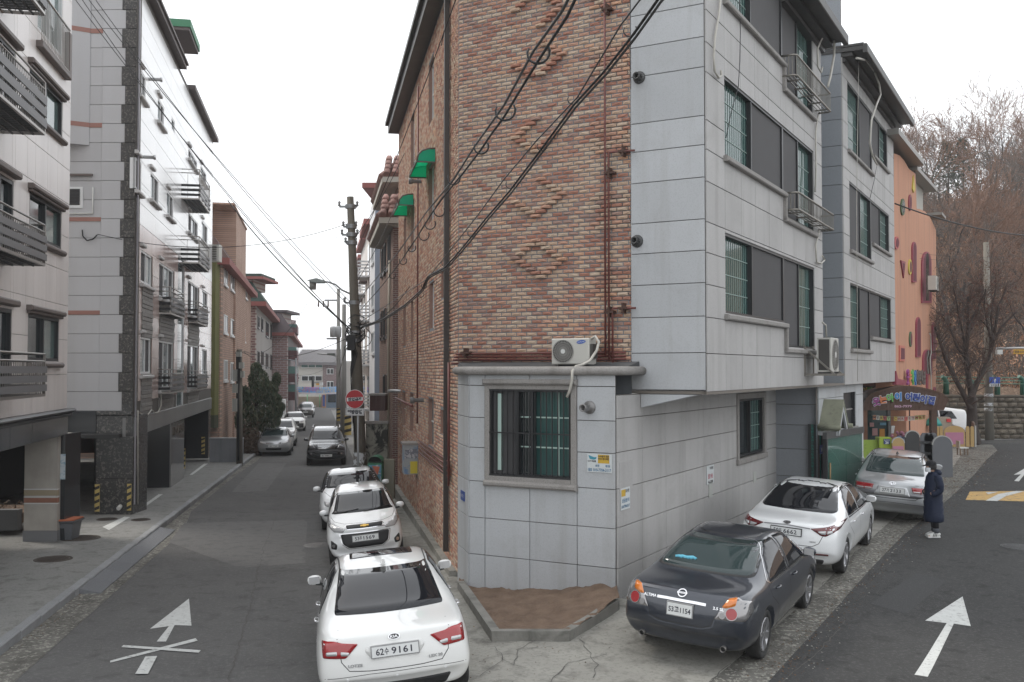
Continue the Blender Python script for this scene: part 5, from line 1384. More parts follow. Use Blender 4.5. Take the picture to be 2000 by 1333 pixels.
# projecting balconies: a steel frame basket each
def basket(fac,t0,t1,z0,out,h,parent,boards=(.12,.30,.48),name='balcony',m=M_rail,end=True,brd=M_rboard,step=.12,bh=.12,dark_end=False):
 q=MB(fac.M);q.bar((t0,out,z0),(t1,out,z0),.05);q.bar((t0,.02,z0),(t1,.02,z0),.05)
 for t_ in(t0,t1):q.bar((t_,.02,z0),(t_,out,z0),.05)
 for z in(h,h-.14):
  q.tube([(t0,.0,z0+z),(t0,out,z0+z),(t1,out,z0+z),(t1,.0,z0+z)],.02,6)
 for t_ in(t0,t1):q.bar((t_,out,z0),(t_,out,z0+h),.04)
 o=q.build(name,m,parent)
 q=MB(fac.M);n=max(3,int((t1-t0)/step))
 for i in range(n+1):q.bar((t0+(t1-t0)*i/n,out,z0),(t0+(t1-t0)*i/n,out,z0+h-.14),.016)
 for k in range(1,int(out/step)):q.bar((t1,k*step,z0),(t1,k*step,z0+h-.14),.016);q.bar((t0,k*step,z0),(t0,k*step,z0+h-.14),.016)
 q.build('baluster',m,o)
 q=MB(fac.M)
 for i in range(int((t1-t0)/.14)):q.bar((t0+.14*i+.07,.02,z0),(t0+.14*i+.07,out,z0),.022,.03)
 for k in range(1,4):q.bar((t0,out*k/4,z0-.02),(t1,out*k/4,z0-.02),.03)
 q.build('floor_grate',mat('dark_grate',(.07,.07,.07),.5,met=.5),o)
 for b_ in boards:
  q=MB(fac.M);q.box(t0-.02,t1+.03,out+.025,out+.045,z0+b_,z0+b_+bh)
  if end:q.box(t1+.025,t1+.045,.02,out+.02,z0+b_,z0+b_+bh);q.box(t0-.045,t0-.025,.02,out+.02,z0+b_,z0+b_+bh)
  q.build('rail_board',brd,o)
  if dark_end:MB(fac.M).box(t0-.06,t0-.048,.02,out+.02,z0+b_,z0+b_+bh).build('rail_board',mat('black_board',(.015,.015,.016),.6),o)
 return o
for k,(yb,yt)in enumerate(((262,160),(518,440),(772,692),(28,-75))):
 fo=F1.off(.75);t_,z0=fo.hit(86,yb);zt_=fo.hit(86,yt)[1]
 basket(F1,t_-4.2,t_,z0,.75,zt_-z0,b1,boards=[(zt_-z0)*f for f in(.10,.32,.54)],bh=(zt_-z0)*.16)
# ground floor: moulding, black band, pillars, dark inside
q=MB(F1.M);q.bbox(-12,.12,-.2,.22,zA-.03,zA+.05,.04);q.bbox(-12,.06,-.2,.14,zA-.12,zA-.035,.03);q.build('moulding',mat('black_moulding',(.03,.031,.034),.35),b1)
panels(F1,[-9,-6.2,-4.6,F1.t(60),-.0],[zB_,zA-.13],M_blackg,b1,y=.02)
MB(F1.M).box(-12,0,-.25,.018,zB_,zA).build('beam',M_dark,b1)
pl0=at(46,1046,23.6);pl1=at(111,1046,23.6)
zg=gz(-11,23.6)+.12
q=MB();q.box(pl0.x,pl1.x,23.6,24.4,zg,zB_+.02);o=q.build('pillar',mat('beige_plaster',(.42,.39,.35),.85,noise=(1.3,.6),col2=(.22,.20,.175),streak=(1.5,.4,(.16,.145,.13))),b1)
zz_=[at(80,y,23.6).z for y in(982,973,968,958,1037)]
for za,zb2,m in((zz_[0],zz_[1],mat('red_marble_band',(.28,.12,.075),.4,noise=(12,.5))),(zz_[2],zz_[3],mat('tan_band',(.30,.25,.17),.5))):MB().box(pl0.x-.004,pl1.x+.004,23.592,23.7,za,zb2).build('stripe',m,o)
for y in(984,971,956):z=at(80,y,23.6).z;MB().box(pl0.x-.005,pl1.x+.005,23.590,23.7,z-.008,z+.008).build('stripe_line',M_ww,o)
MB().box(pl0.x-.01,pl1.x+.01,23.58,24.41,zg,zz_[4]).build('plinth',mat('plinth_grey',(.17,.17,.175),.8),o)
q=MB();q.box(pl1.x+.002,at(127,1046,23.8).x,23.75,24.6,zg,zB_+.02);o2=q.build('pillar',M_blackg,b1)
pp=at(120,912,23.74);MB().box(pp.x-.09,pp.x+.09,23.735,23.749,pp.z-.3,pp.z+.3).build('notice_board',mat('pale_notice',(.5,.55,.58),.6,stain=(9,.8,(.15,.3,.4),.5,.6)),o2)
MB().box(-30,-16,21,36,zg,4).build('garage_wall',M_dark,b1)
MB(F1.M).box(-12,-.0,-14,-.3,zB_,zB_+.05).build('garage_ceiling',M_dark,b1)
MB(F1.M).box(-14,0,-10,-.21,zt1-.02,zt1+.2).build('roof_slab',M_roofd,b1)
MB(F1.M).box(-.02,0,-10,-.0,zA,zt1).build('end_wall',M_beige,b1)
# planter bed under L1
q=MB();g0=gp(0,1045,.12);g1=gp(44,1043,.12);q.box(g0.x-3,g1.x,g0.y-.1,g0.y+.15,.05,.55);t=solo(q,'planter_kerb',mat('planter_grey',(.12,.12,.12),.85),'low grey planter kerb beside the beige pillar at the left edge','planter')
q=MB();r3=random.Random(9)
for i in range(260):
 x=g1.x-r3.random()*2.6;y=g0.y+.2+r3.random()*1.2;z=.45+r3.random()*.12;s_=r3.uniform(.02,.09);a=r3.random()*6.3
 q.add([(x,y,z),(x+cos(a)*s_,y+sin(a)*s_,z+r3.random()*.1),(x+cos(a+.7)*s_,y+sin(a+.7)*s_,z+.02)],[(0,1,2)],0)
q.box(g1.x-3,g1.x,g0.y+.1,g0.y+1.6,.2,.45,1)
stuff(tag(q.build('bare_shrub_litter',[mat('dry_twig',(.12,.085,.06),.9),M_dirt],fix=False),'dry twigs and soil in the planter at the left edge','plant litter'))
# grey bin with an orange liner
bp_=gp(130,1053,.12)
t=thing('waste_bin','grey plastic bin with an orange lined rim beside the beige pillar','bin',bp_)
q=MB();q.add([(bp_.x+sx*w,bp_.y+sy*w,bp_.z+z)for z,w in((.0,.20),(.06,.21),(.40,.255),(.44,.30),(.47,.30))for sx,sy in((-1,-1),(1,-1),(1,1),(-1,1))],[(i*4+k,i*4+(k+1)%4,(i+1)*4+(k+1)%4,(i+1)*4+k)for i in range(4)for k in range(4)]+[(0,3,2,1)]);q.build('bin_body',mat('grey_plastic',(.11,.115,.125),.5),t)
q=MB();q.box(bp_.x-.30,bp_.x+.28,bp_.y-.29,bp_.y+.28,bp_.z+.47,bp_.z+.50);q.tube([(bp_.x-.31,bp_.y-.28,bp_.z+.5),(bp_.x,bp_.y-.30,bp_.z+.475),(bp_.x+.29,bp_.y-.29,bp_.z+.49)],.018,6);q.build('bin_liner',mat('orange_liner',(.42,.12,.05),.6),t)
# ---- L2: white and grey building with quoins
P2=at(262,722,28.5);F2s=Fac(P2[:2],DL[:2]);b2=thing('apartment_building','tall pale apartment building with dark speckled quoins and a glossy side wall','building',(P2.x,P2.y,.1))
Y2=28.5;FZ=Fac((P2.x,Y2),(-1,0));ZT2=15.3
zq=at(230,803,Y2).z;ztf=18.0
tq=FZ.t(195);tfar=FZ.t(100)
MB(FZ.M).box(.0,tfar,-.3,0,zq,ztf).build('panel_backing',M_joint,b2)
hq=(at(240,380,Y2).z-at(240,418,Y2).z)*.98
z=at(240,803,Y2).z;k=0
while z<ztf-.3:
 ww=FZ.t(232)if k%2==0 else FZ.t(240)
 ww=FZ.t(233 if k%2 else 240)
 MB(FZ.M).bbox(.0,ww,.0,.07,z+.004,z+hq-.004,.006).build('quoin_stone',M_speck,b2)
 MB(FZ.M).bbox(ww+.003,tq,.0,.05,z+.006,z+hq-.006,.006).build('stone_panel',M_lgst,b2)
 z+=hq;k+=1
z=at(240,803,Y2).z;rowh=hq*1.0;zbnds=[(at(150,a,Y2).z,at(150,b,Y2).z)for a,b in((615,607),(433,425),(250,241),(66,57))]
while z<ztf-.3:
 skip=any(z<b and z+rowh>a for a,b in zbnds)
 MB(FZ.M).bbox(tq+.004,tfar,.0,.02,z+.006,z+rowh-.006,.004).build('stone_panel',M_lgst,b2);z+=rowh
for a,b in zbnds:MB(FZ.M).box(tq+.003,tfar,.0,.035,a,b).build('pink_band',M_pink,b2)
a=FZ.rect(163,366,125,407);o=MB(FZ.M).box(a[0],a[1],.0,.05,a[2],a[3]).build('window',M_ww,b2);MB(FZ.M).box(a[0]+.08,a[1]-.02,.05,.056,a[2]+.08,a[3]-.06).build('pane',M_glassd,o)
for i in range(4):z0=a[2]+.12+i*(a[3]-a[2]-.2)/4;MB(FZ.M).box(a[0]+.08,a[1],.058,.07,z0,z0+.10).build('window_louvre',mat('black_louvre',(.02,.02,.022),.4),o)
q=MB(FZ.M);p=[FZ.hit(x,y)for x,y in((183,367),(183,389),(180,418),(133,418))];q.tube([(a_,.05,b_)for a_,b_ in p[:1]+[(p[0][0],p[2][1])]+[(p[3][0],p[3][1])]],.022,6);q.build('drain_pipe',M_white,b2)
# slanted bay strip with hooded recess at upper left
q=MB(FZ.M);a=FZ.t(170);q.add([(a,.05,at(150,285,Y2).z),(tfar,.65,at(150,285,Y2).z),(tfar,.65,ztf),(a,.05,ztf),(a,.0,at(150,285,Y2).z),(tfar,.0,at(150,285,Y2).z)],[(0,1,2,3),(0,4,5,1)]);q.build('angled_wall',M_lgst,b2,fix=False)
for za,zb2 in zbnds[2:]:
 q=MB(FZ.M);q.add([(a,.056,za),(tfar,.656,za),(tfar,.656,zb2),(a,.056,zb2)],[(0,1,2,3)]);q.build('pink_band',M_pink,b2,fix=False)
MB(FZ.M).box(FZ.t(178),tfar,.0,.12,at(150,345,Y2).z,at(150,341,Y2).z).build('ledge',M_brown,b2)
# beams and pillar at street level
zbm=at(160,853,Y2).z
MB(FZ.M).bbox(.0,FZ.t(190)+.0,.0,.10,at(160,812,Y2).z,zq,.03).build('moulding',M_speck,b2)
MB(FZ.M).bbox(FZ.t(190),tfar,-.4,.04,zbm,zq-.01,.01).build('beam',M_blackg,b2)
zg2=gz(P2.x,Y2)+.10
px_=FZ.t(191)
for a,b in((zg2,at(230,935,Y2).z),(at(230,935,Y2).z,at(230,853,Y2).z),(at(230,853,Y2).z,at(230,812,Y2).z)):
 MB(FZ.M).bbox(.0,px_,-1.1,.04,a+.003,b-.003,.004).build('pillar_block',M_speck,b2)
def hazard(fac,t0,t1,z0,z1,y,parent,n=4):
 o=MB(fac.M).box(t0,t1,y,y+.02,z0,z1).build('corner_guard',M_haz,parent)
 for i in range(n):
  z=z0+(z1-z0)*(i+.5)/n;q=MB(fac.M);h_=(z1-z0)/n*.22;q.add([(t0,y+.023,z-h_+.03),(t1,y+.023,z-h_-.03),(t1,y+.023,z+h_-.03),(t0,y+.023,z+h_+.03)],[(0,1,2,3)]);q.build('guard_stripe',M_hazb,o,fix=False)
hazard(FZ,.02,.14,at(250,997,Y2).z,at(250,945,Y2).z,.05,b2);hazard(FZ,px_-.12,px_+.02,at(250,999,Y2).z,at(250,946,Y2).z,.05,b2)
q=MB(FZ.M);t_,z_=FZ.hit(236,992);q.tube([(t_,.0,z_+.05),(t_,.18,z_)],.06,10);q.build('drain_spout',M_white,b2)
# side wall
TS=F2s.t(412);zsm=F2s.hit(265,432)[1]
z0s=F2s.hit(265,815)[1];zbs=F2s.hit(265,852)[1]
wspec=[]
for(x0,y0,x1,y1,kind)in((271,132,283,200,'ws'),(307,190,319,252,'ws'),(334,228,340,262,'w'),(367,288,384,335,'sws'),(391,322,402,365,'ws'),(264.5,308,274,378,'ws'),(293,335,308,402,'ws'),(325,372,337,430,'ws'),(367,415,385,470,'sws'),(393,430,404,480,'ws'),(274,488,294,561,'sw'),(310,512,337,592,'sws'),(366,548,386,622,'sws'),(394,566,404,606,'ws'),(273,658,292,730,'ws'),(309,665,336,757,'sws'),(365,673,385,757,'sws'),(393,682,403,733,'ws'),(347,498,357,800,'w')):
 a,zt_=F2s.hit(x0,y0);b,zb=F2s.hit(x1,y1);wspec.append((a,b,zb,zt_,kind))
hl=[w_[:4]for w_ in wspec]
wall_holes(F2s,0,TS,z0s-.05,ZT2,hl,'panel_backing',M_joint,b2,depth=.15,rev=M_ww)
zrow=[zsm-.65*k for k in range(12,0,-1)];zrow=[z for z in zrow if z>z0s]+[zsm]
zup=[zsm+.62*k for k in range(0,int((ZT2-zsm)/.62)+1)]
tcol=[F2s.t(x)for x in(262.6,274,295,309,338,347,358,366,387,394,411.5)]
# slate siding between windows in the lower part, marble columns beside them
def slates(t0,t1,zb,zt_):
 n=int((zt_-zb)/.12)
 for i in range(n):
  z=zb+i*(zt_-zb)/n;MB(F2s.M).bbox(t0,t1,.0,.03+.012*((i*7)%3),z+.006,z+(zt_-zb)/n-.004,.006).build('slate_strip',M_slate,b2)
for a,b in zip(tcol,tcol[1:]):
 m_='m'
 for w_ in wspec[10:18]:
  if w_[0]<(a+b)/2<w_[1]:m_='s'
 if m_=='m':panels(F2s,[a,b],zrow,M_marb,b2,skip=hl,gap=.003,th=.02)
 else:
  ws=sorted([(w_[2],w_[3])for w_ in wspec[10:18]if w_[0]<(a+b)/2<w_[1]]);z=z0s
  for c,d in ws:slates(a,b,z,c);z=d
  panels(F2s,[a,b],[z,zsm],M_marb,b2,gap=.003,th=.02)
panels(F2s,[F2s.t(x)for x in(262.6,300,330,357,388,411.5)],zup,M_gloss,b2,skip=hl,gap=.003,th=.02)
for w_ in wspec:
 n=len(w_[4]);win(F2s,w_[0],w_[1],w_[2],w_[3],[(i/n,(i+1)/n,c)for i,c in enumerate(w_[4])],b2,depth=.06,fr=.06,mfr=M_ww,glass=mat('sky_glass',(.14,.18,.19),.05,spec=.9))
 if w_[4]!='w':q=MB(F2s.M);q.bbox(w_[0]-.1,w_[1]+.15,0,.13,w_[2]-.14,w_[2]-.04,.02);q.build('window_sill',mat('white_sill',(.45,.44,.43),.5),b2);q=MB(F2s.M);q.bbox(w_[0]-.15,w_[0]+.6 if w_[1]-w_[0]>.6 else w_[1],0,.10,w_[3]+.1,w_[3]+.2,.02);q.build('window_sill',mat('white_sill',(.45,.44,.43),.5),b2)
for(x0,xc,x1,yt,yb)in((350,386,406,325,384),(350,386,406,459,512),(309,331,358,560,612),(366,384,404,588,630),(309,331,358,722,768),(366,384,404,725,762)):
 a=F2s.t(x0);ou=.2
 while F2s.off(ou).t(xc)>a:ou+=.02
 fo=F2s.off(ou);z0=fo.hit(xc,yb)[1];zt_=fo.hit(xc,yt)[1];b=fo.t(x1)
 basket(F2s,a,b,z0,ou,zt_-z0,b2,boards=(.10,.28,.46),bh=.09,step=.25,dark_end=True)
MB(F2s.M).bbox(.0,TS,-.3,.05,zbs,z0s,.02).build('beam',mat('grey_beam',(.20,.20,.195),.4,noise=(1,.5)),b2)
MB(F2s.M).box(-.03,.03,.03,.07,zg2+.3,ZT2).build('corner_trim',mat('steel_trim',(.25,.24,.26),.35,met=.6),b2)
# street level: polished pillar with letters, garage openings
tp0,tp1=F2s.t(336),F2s.t(361)
zfl=gz(-13,38)+.12
MB(F2s.M).box(tp0,tp1,-2.4,.0,zfl,zbs).build('pillar',mat('polished_grey',(.22,.215,.21),.06,spec=1.),b2)
MB(F2s.M).box(tp0-.04,tp0,-2.6,-.05,zfl,zbs).build('pillar_side',M_blackg,b2)
q=MB(F2s.M);put_text(q,'IMABI',.30,((tp0+tp1)/2,.02,F2s.hit(348,838)[1]),(1,0,0),(0,0,1),fit=(tp1-tp0)*.8,depth=.02);q.build('sign_lettering',mat('bronze_letters',(.10,.08,.06),.4,met=.5),b2,fix=False)
tg0=F2s.t(408);MB(F2s.M).box(tg0,TS,-3,.0,zfl,zbs).build('pillar',M_blackg,b2)
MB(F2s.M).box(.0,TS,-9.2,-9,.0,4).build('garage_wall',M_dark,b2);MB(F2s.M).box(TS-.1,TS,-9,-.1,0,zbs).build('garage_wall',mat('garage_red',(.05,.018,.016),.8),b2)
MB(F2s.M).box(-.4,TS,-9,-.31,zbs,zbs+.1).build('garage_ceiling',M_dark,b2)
for px0 in(365.5,403):t_=F2s.t(px0);hazard(Fac(F2s.p(t_-.05,0,-.02)[:2],(-1,0)),0,.16,zfl+.3,zfl+1.1,.03,b2)
q=MB(F2s.M);q.box(-.1,F2s.t(346),-.6,.25,ZT2,ZT2+.14);q.box(-.1,F2s.t(346),-.6,.32,ZT2+.14,ZT2+.22);q.box(F2s.t(364),TS+.3,-.6,.25,F2s.hit(413,268)[1]-.05,F2s.hit(413,268)[1]+.14);q.box(-.1,TS,-8,-.6,ZT2-.05,ZT2+.1);q.build('eave',mat('brown_eave',(.10,.08,.075),.6),b2)
q=MB(F2s.M);a,b=F2s.t(345),F2s.t(363);z=F2s.hit(352,62)[1]-1.9;q.box(a+.3,b-.3,-3.5,-.6,ZT2-4,z+1.9);q.build('penthouse',M_lgst,b2)
q=MB(F2s.M);q.box(a-.1,b+.2,-4,.35,z+1.9,z+2.02);q.build('penthouse_eave',mat('brown_eave',(.10,.08,.075),.6),b2)
q=MB(F2s.M);q.box(a-.15,b+.25,-4.05,.4,z+2.02,z+2.3);q.build('green_roof',mat('green_roof_sheet',(.05,.19,.10),.6),b2)
MB(F2s.M).box(TS-.02,TS,-8,0,0,ZT2-.3).build('end_wall',M_lgst,b2)
# cable fitting on the front wall
q=MB(FZ.M);pts=[FZ.hit(x,y)for x,y in((163,450),(164,462),(172,471),(184,468),(192,460))];q.tube([(a,.08,b)for a,b in pts],.02,6);q.build('cable_clamp',M_cable,b2)
q=MB(F2s.M);pts=[F2s.hit(x,y)for x,y in((263,985),(262.7,830),(263,803),(268,808),(275,812),(283,810),(290,801),(297,807),(303,806),(309,793),(309,770))]
q.tube([(a,.09,b)for a,b in pts],.02,5);q.build('white_conduit',M_hose,b2)
for px,py in((297,155),(283,307)):
 q=MB(F2s.M);t_,z_=F2s.hit(px-8,py);q.lathe([(.05,0),(.05,.35),(.07,.36),(.07,.42),(.001,.42)],c=(t_,0,z_),ax='y',n=10);q.build('wall_flue',mat('steel_vent',(.4,.4,.4),.35,met=.7),b2)
# concrete screen wall past the garage and blue trim
g0=gp(409,903,.12);g1=gp(459,908,.1)
q=MB();q.box(g0.x,g1.x,g0.y,g0.y+.18,-.6,at(430,857,g0.y).z);t=thing('concrete_wall','low pale concrete screen wall next to the brick building behind the utility pole','wall',(g0.x,g0.y,-.4))
q.build('wall_body',mat('pale_screen_wall',(.25,.26,.28),.8,noise=(1.5,.4),streak=(3,.5,(.14,.15,.16))),t)
MB().box(g0.x-.02,g1.x+.02,g0.y-.03,g0.y+.21,at(430,857,g0.y).z,at(430,855.5,g0.y).z).build('wall_cap',M_lgst,t)
# ------------------------------------------------------------- farther buildings of the left street
def wx(fac,px):return fac.t(px)
def block(name_label,P,d,tmax,depth,z1,m,z0=-3,parent=None):
 f=Fac(P[:2],d[:2]);b=thing('apartment_building',name_label,'building',(P[0],P[1],0),group=None)
 q=MB(f.M);q.box(0,tmax,-depth,0,z0,z1);q.build('wall',m,b);return f,b
def fwin(fac,b,rects,mf=M_ww,mg=None,sill=True,mull=True):
 for(x0,y0,x1,y1)in rects:
  a,zt_=fac.hit(x0,y0);c,zb=fac.hit(x1,y1)
  if a>c:a,c=c,a
  q=MB(fac.M);q.box(a,c,-.02,.05,zb,zb+.07);q.box(a,c,-.02,.05,zt_-.07,zt_);q.box(a,a+.06,-.02,.049,zb+.07,zt_-.07);q.box(c-.06,c,-.02,.049,zb+.07,zt_-.07)
  if mull:q.box((a+c)/2-.03,(a+c)/2+.03,-.02,.045,zb+.07,zt_-.07)
  if sill:q.box(a-.1,c+.1,.0,.1,zb-.12,zb-.01)
  o=q.build('window',mf,b);MB(fac.M).box(a+.06,c-.06,-.01,.02,zb+.07,zt_-.07).build('pane',mg or M_glassd,o)
def mansard(fac,b,t0,t1,z,h,out,back,m,trim,name='roof'):
 q=MB(fac.M);q.add([(t0-out,out,z),(t1+out,out,z),(t1+out,-back,z),(t0-out,-back,z),(t0+h*.3,-h*.35,z+h),(t1-h*.3,-h*.35,z+h),(t1-h*.3,-back+h*.35,z+h),(t0+h*.3,-back+h*.35,z+h)],[(0,1,5,4),(1,2,6,5),(2,3,7,6),(3,0,4,7),(4,5,6,7),(0,3,2,1)]);o=q.build(name,m,b)
 q=MB(fac.M);q.box(t0-out-.05,t1+out+.05,-back,out+.06,z-.35,z-.01);q.build('roof_trim',trim,b)
 return o
M_redtrim=mat('red_trim',(.24,.075,.065),.7)
M_shing=mat('brown_shingle',(.11,.065,.055),.85,noise=(5,.6),bump=(6,.05));M_shg=mat('dark_green_shingle',(.035,.06,.05),.85,noise=(5,.6))
br3=brick_mat('peach_brick',DL,(.52,.34,.26),(.43,.27,.205),(.30,.23,.19),1.6);br3b=brick_mat('peach_brick_front',(1,0),(.52,.34,.26),(.43,.27,.205),(.30,.23,.19),1.6)
P3=at(430,722,51.0)
f3,b3=block('peach brick building with a square stair tower and brown mansard, behind the roadside pole',P3,DL,wx(Fac(P3[:2],DL[:2]),489),8,at(430,505,51).z,br3)
F3f=Fac((P3.x,P3.y-.02),(-1,0))
MB(F3f.M).box(-.0,6,-.4,.0,-3,at(430,505,51).z).build('front_wall',br3b,b3)
fwin(f3,b3,[(437,515,443,560),(450,535,456,570),(437,614,443,652),(450,622,456,657),(437,703,443,743),(450,708,456,745),(473,640,478,668),(478,552,482,585)])
zt3=at(430,505,51).z;mansard(f3,b3,0,f3.t(489),zt3,at(430,458,51).z-zt3,.4,8,M_shing,M_redtrim)
q=MB();q.box(P3.x-1.6,P3.x-.05,P3.y-.75,P3.y-.05,at(420,812,50).z,at(420,510,50).z);q.build('olive_panel',mat('olive_panel',(.15,.15,.05),.8,noise=(2,.4)),b3)
q=MB();q.prism([(P3.x-1.6,at(420,812,50).z),(P3.x-.05,at(420,812,50).z),(P3.x-.05,at(420,838,50).z),(P3.x-1.3,at(420,828,50).z)],P3.y-.75,P3.y-.05);q.build('panel_foot',mat('olive_dark',(.05,.055,.03),.8),b3)
a=f3.t(455);b_=f3.t(475);q=MB(f3.M);q.box(a,b_,-3.2,.12,-3,at(475,420,60).z);q.build('stair_tower',br3,b3)
q=MB(f3.M);q.box(a-2.4,a,-3.2,-1.2,zt3,at(430,420,55).z);q.box(a-2.5,b_+.05,-3.3,.2,at(475,420,60).z,at(475,417,60).z);q.build('stair_tower',br3b,b3)
# L4: grey stucco with green roof and red trim
br4=brick_mat('dark_pattern_brick',(1,0),(.27,.15,.14),(.20,.13,.12),(.42,.37,.34),2.6)
P4=at(500,722,77.0);f4,b4=block('grey rendered building with dark green roofs and red eaves behind the evergreen',P4,DL,wx(Fac(P4[:2],DL[:2]),536),9,at(500,590,77).z,mat('grey_render',(.34,.32,.305),.9,streak=(1,.4,(.16,.15,.14))),z0=-4)
MB().box(P4.x-8,P4.x+.01,P4.y-.3,P4.y,-4,at(500,588,77).z).build('front_wall',br4,b4)
zt4=at(500,590,77).z;mansard(f4,b4,0,f4.t(536),zt4,2.2,.7,9,M_shg,M_redtrim)
q=MB();q.box(P4.x-3.4,P4.x-.3,P4.y+.2,P4.y+4,zt4+1,at(500,546,77).z);q.build('stair_tower',br4,b4)
q=MB();q.box(P4.x-4,P4.x+.6,P4.y-.4,P4.y+4.6,at(500,546,77).z,at(500,541,77).z);q.build('roof_trim',M_redtrim,b4);q=MB();q.box(P4.x-3.8,P4.x+.4,P4.y-.2,P4.y+4.4,at(500,541,77).z,at(500,535,77).z);q.build('tower_roof',M_shg,b4)
fwin(f4,b4,[(503,617,506,642),(510,620,513,647),(519,627,524,660),(503,686,506,712),(510,686,514,715),(519,690,523,718),(528,693,531,720),(528,632,530,662)],M_frame)
# L5: pinkish brick with dark glass balconies
br5=brick_mat('pink_pattern_brick',(1,0),(.36,.23,.225),(.30,.19,.19),(.45,.39,.38),3.2)
P5=at(562,722,104.0);f5,b5=block('purple pink brick building with glazed balconies at the far left of the street',P5,DL,wx(Fac(P5[:2],DL[:2]),583),12,at(560,640,104).z,mat('dark_balcony_side',(.13,.105,.105),.8),z0=-5)
MB().box(P5.x-9,P5.x+.01,P5.y-.3,P5.y,-5,at(560,650,104).z).build('front_wall',br5,b5)
zt5=at(560,650,104).z;mansard(f5,b5,0,f5.t(583),zt5,2.0,.6,11,mat('grey_shingle',(.09,.07,.075),.85),M_redtrim)
q=MB();q.box(P5.x-7,P5.x-1,P5.y+1,P5.y+6,zt5+1,at(560,610,104).z);q.build('stair_tower',br5,b5);q=MB();q.box(P5.x-7.5,P5.x-.2,P5.y+.5,P5.y+6.6,at(560,610,104).z,at(560,605,104).z);q.build('tower_roof',mat('grey_shingle',(.09,.07,.075),.85),b5)
for y0,y1 in((640,665),(678,706),(716,742),(752,770)):
 q=MB(f5.M);a,zt_=f5.hit(563,y0);c,zb=f5.hit(575,y1);q.box(a+.3,a+9,.0,.9,zb,zb+.9);o=q.build('balcony',mat('maroon_balcony',(.12,.05,.055),.7),b5)
 MB(f5.M).box(a+.3,a+9,.0,.86,zb+.92,zt_).build('balcony_glazing',mat('teal_glazing',(.10,.22,.20),.15),o)
for k,px in enumerate((580,584)):q=MB();p=at(px-9,700,128+k*10);q.box(p.x-8,p.x,p.y,p.y+2,-6,at(px,625+k*25,p.y).z);solo(q,'apartment_building',mat('far_brick',(.20,.15,.145),.9),('dark brick building just beyond the purple pink one','farthest low brick building on the left side of the street')[k],'building')
# ---- right side of the left street, beyond the corner building
br6=brick_mat('dark_red_brick_front',(1,0),(.22,.115,.095),(.15,.085,.07),(.34,.30,.28),1.0)
br6s=brick_mat('tan_brick_side',DL,(.30,.19,.145),(.22,.13,.10),(.17,.13,.11),1.0)
P6=at(767,722,35.5);F6=Fac(P6[:2],DL[:2]);b6=thing('apartment_building','dark brick building with red tiled eaves right behind the brick side wall','building',(P6.x,P6.y,0))
T6=F6.t(741);zt6=at(767,440,35.5).z
MB().box(P6.x,P6.x+3,P6.y-.02,P6.y+.2,-1,zt6).build('front_wall',br6,b6);MB(F6.M).box(0.001,T6,-6,0,-1,zt6).build('side_wall',br6s,b6)
M_tile=mat('red_clay_tile',(.26,.135,.11),.7,noise=(4,.6),col2=(.15,.09,.078),rand=.15)
def tiled_eave(fac,t0,t1,z,out,h,b,m_s=mat('cream_soffit',(.42,.40,.35),.8)):
 q=MB(fac.M);q.prism([(-.2,z),(out,z+.1),(out,z+.3),(-.2,z+.35)],t0,t1,ax='x');q.build('eave_soffit',m_s,b)
 n=int((t1-t0)/.28)
 rows_=4
 for i in range(n):
  t_=t0+(i+.5)*(t1-t0)/n
  for r_ in range(rows_):
   y0=out+.05-(out+.3)*r_/rows_;y1=out+.05-(out+.3)*(r_+1.15)/rows_;z0=z+.34+h*r_/rows_;z1=z+.34+h*(r_+1.15)/rows_
   q=MB(fac.M);q.tube([(t_,y0,z0+.03),(t_,y1,z1)],.13,6);q.build('roof_tile',M_tile,b)
tiled_eave(F6,-.3,3.6,zt6-.1,.5,.8,b6);tiled_eave(F6,3.8,T6,at(750,470,40).z,.45,.7,b6)
F6f=Fac((P6.x,P6.y),(1,0));tiled_eave(F6f,-.45,2.5,zt6-.1,.5,.8,b6)
q=MB(F6.M);zz6=at(750,400,42).z;q.box(2.0,T6,-3,-.3,zt6,zz6);q.build('upper_storey',br6s,b6);F6u=F6.off(-.3);tiled_eave(F6u,1.8,T6+.2,zz6-.1,.6,.8,b6)
F6g=Fac(F6.p(1.9,0,-.3)[:2],(1,0));tiled_eave(F6g,-.5,2.2,zz6-.1,.5,.8,b6)
fwin(F6,b6,[(759,465,763,520),(751,480,754,530),(746,490,748,535),(757,600,761,655),(750,605,753,658),(745,610,747,660),(757,730,761,785),(750,732,753,785)],M_frame)
q=MB(F6.M);q.tube([(F6.t(764),.1,-.3),(F6.t(764),.1,5.5),(F6.t(763),.05,8.0)],.05,6);q.build('downpipe',mat('beige_downpipe',(.35,.31,.25),.6),b6)
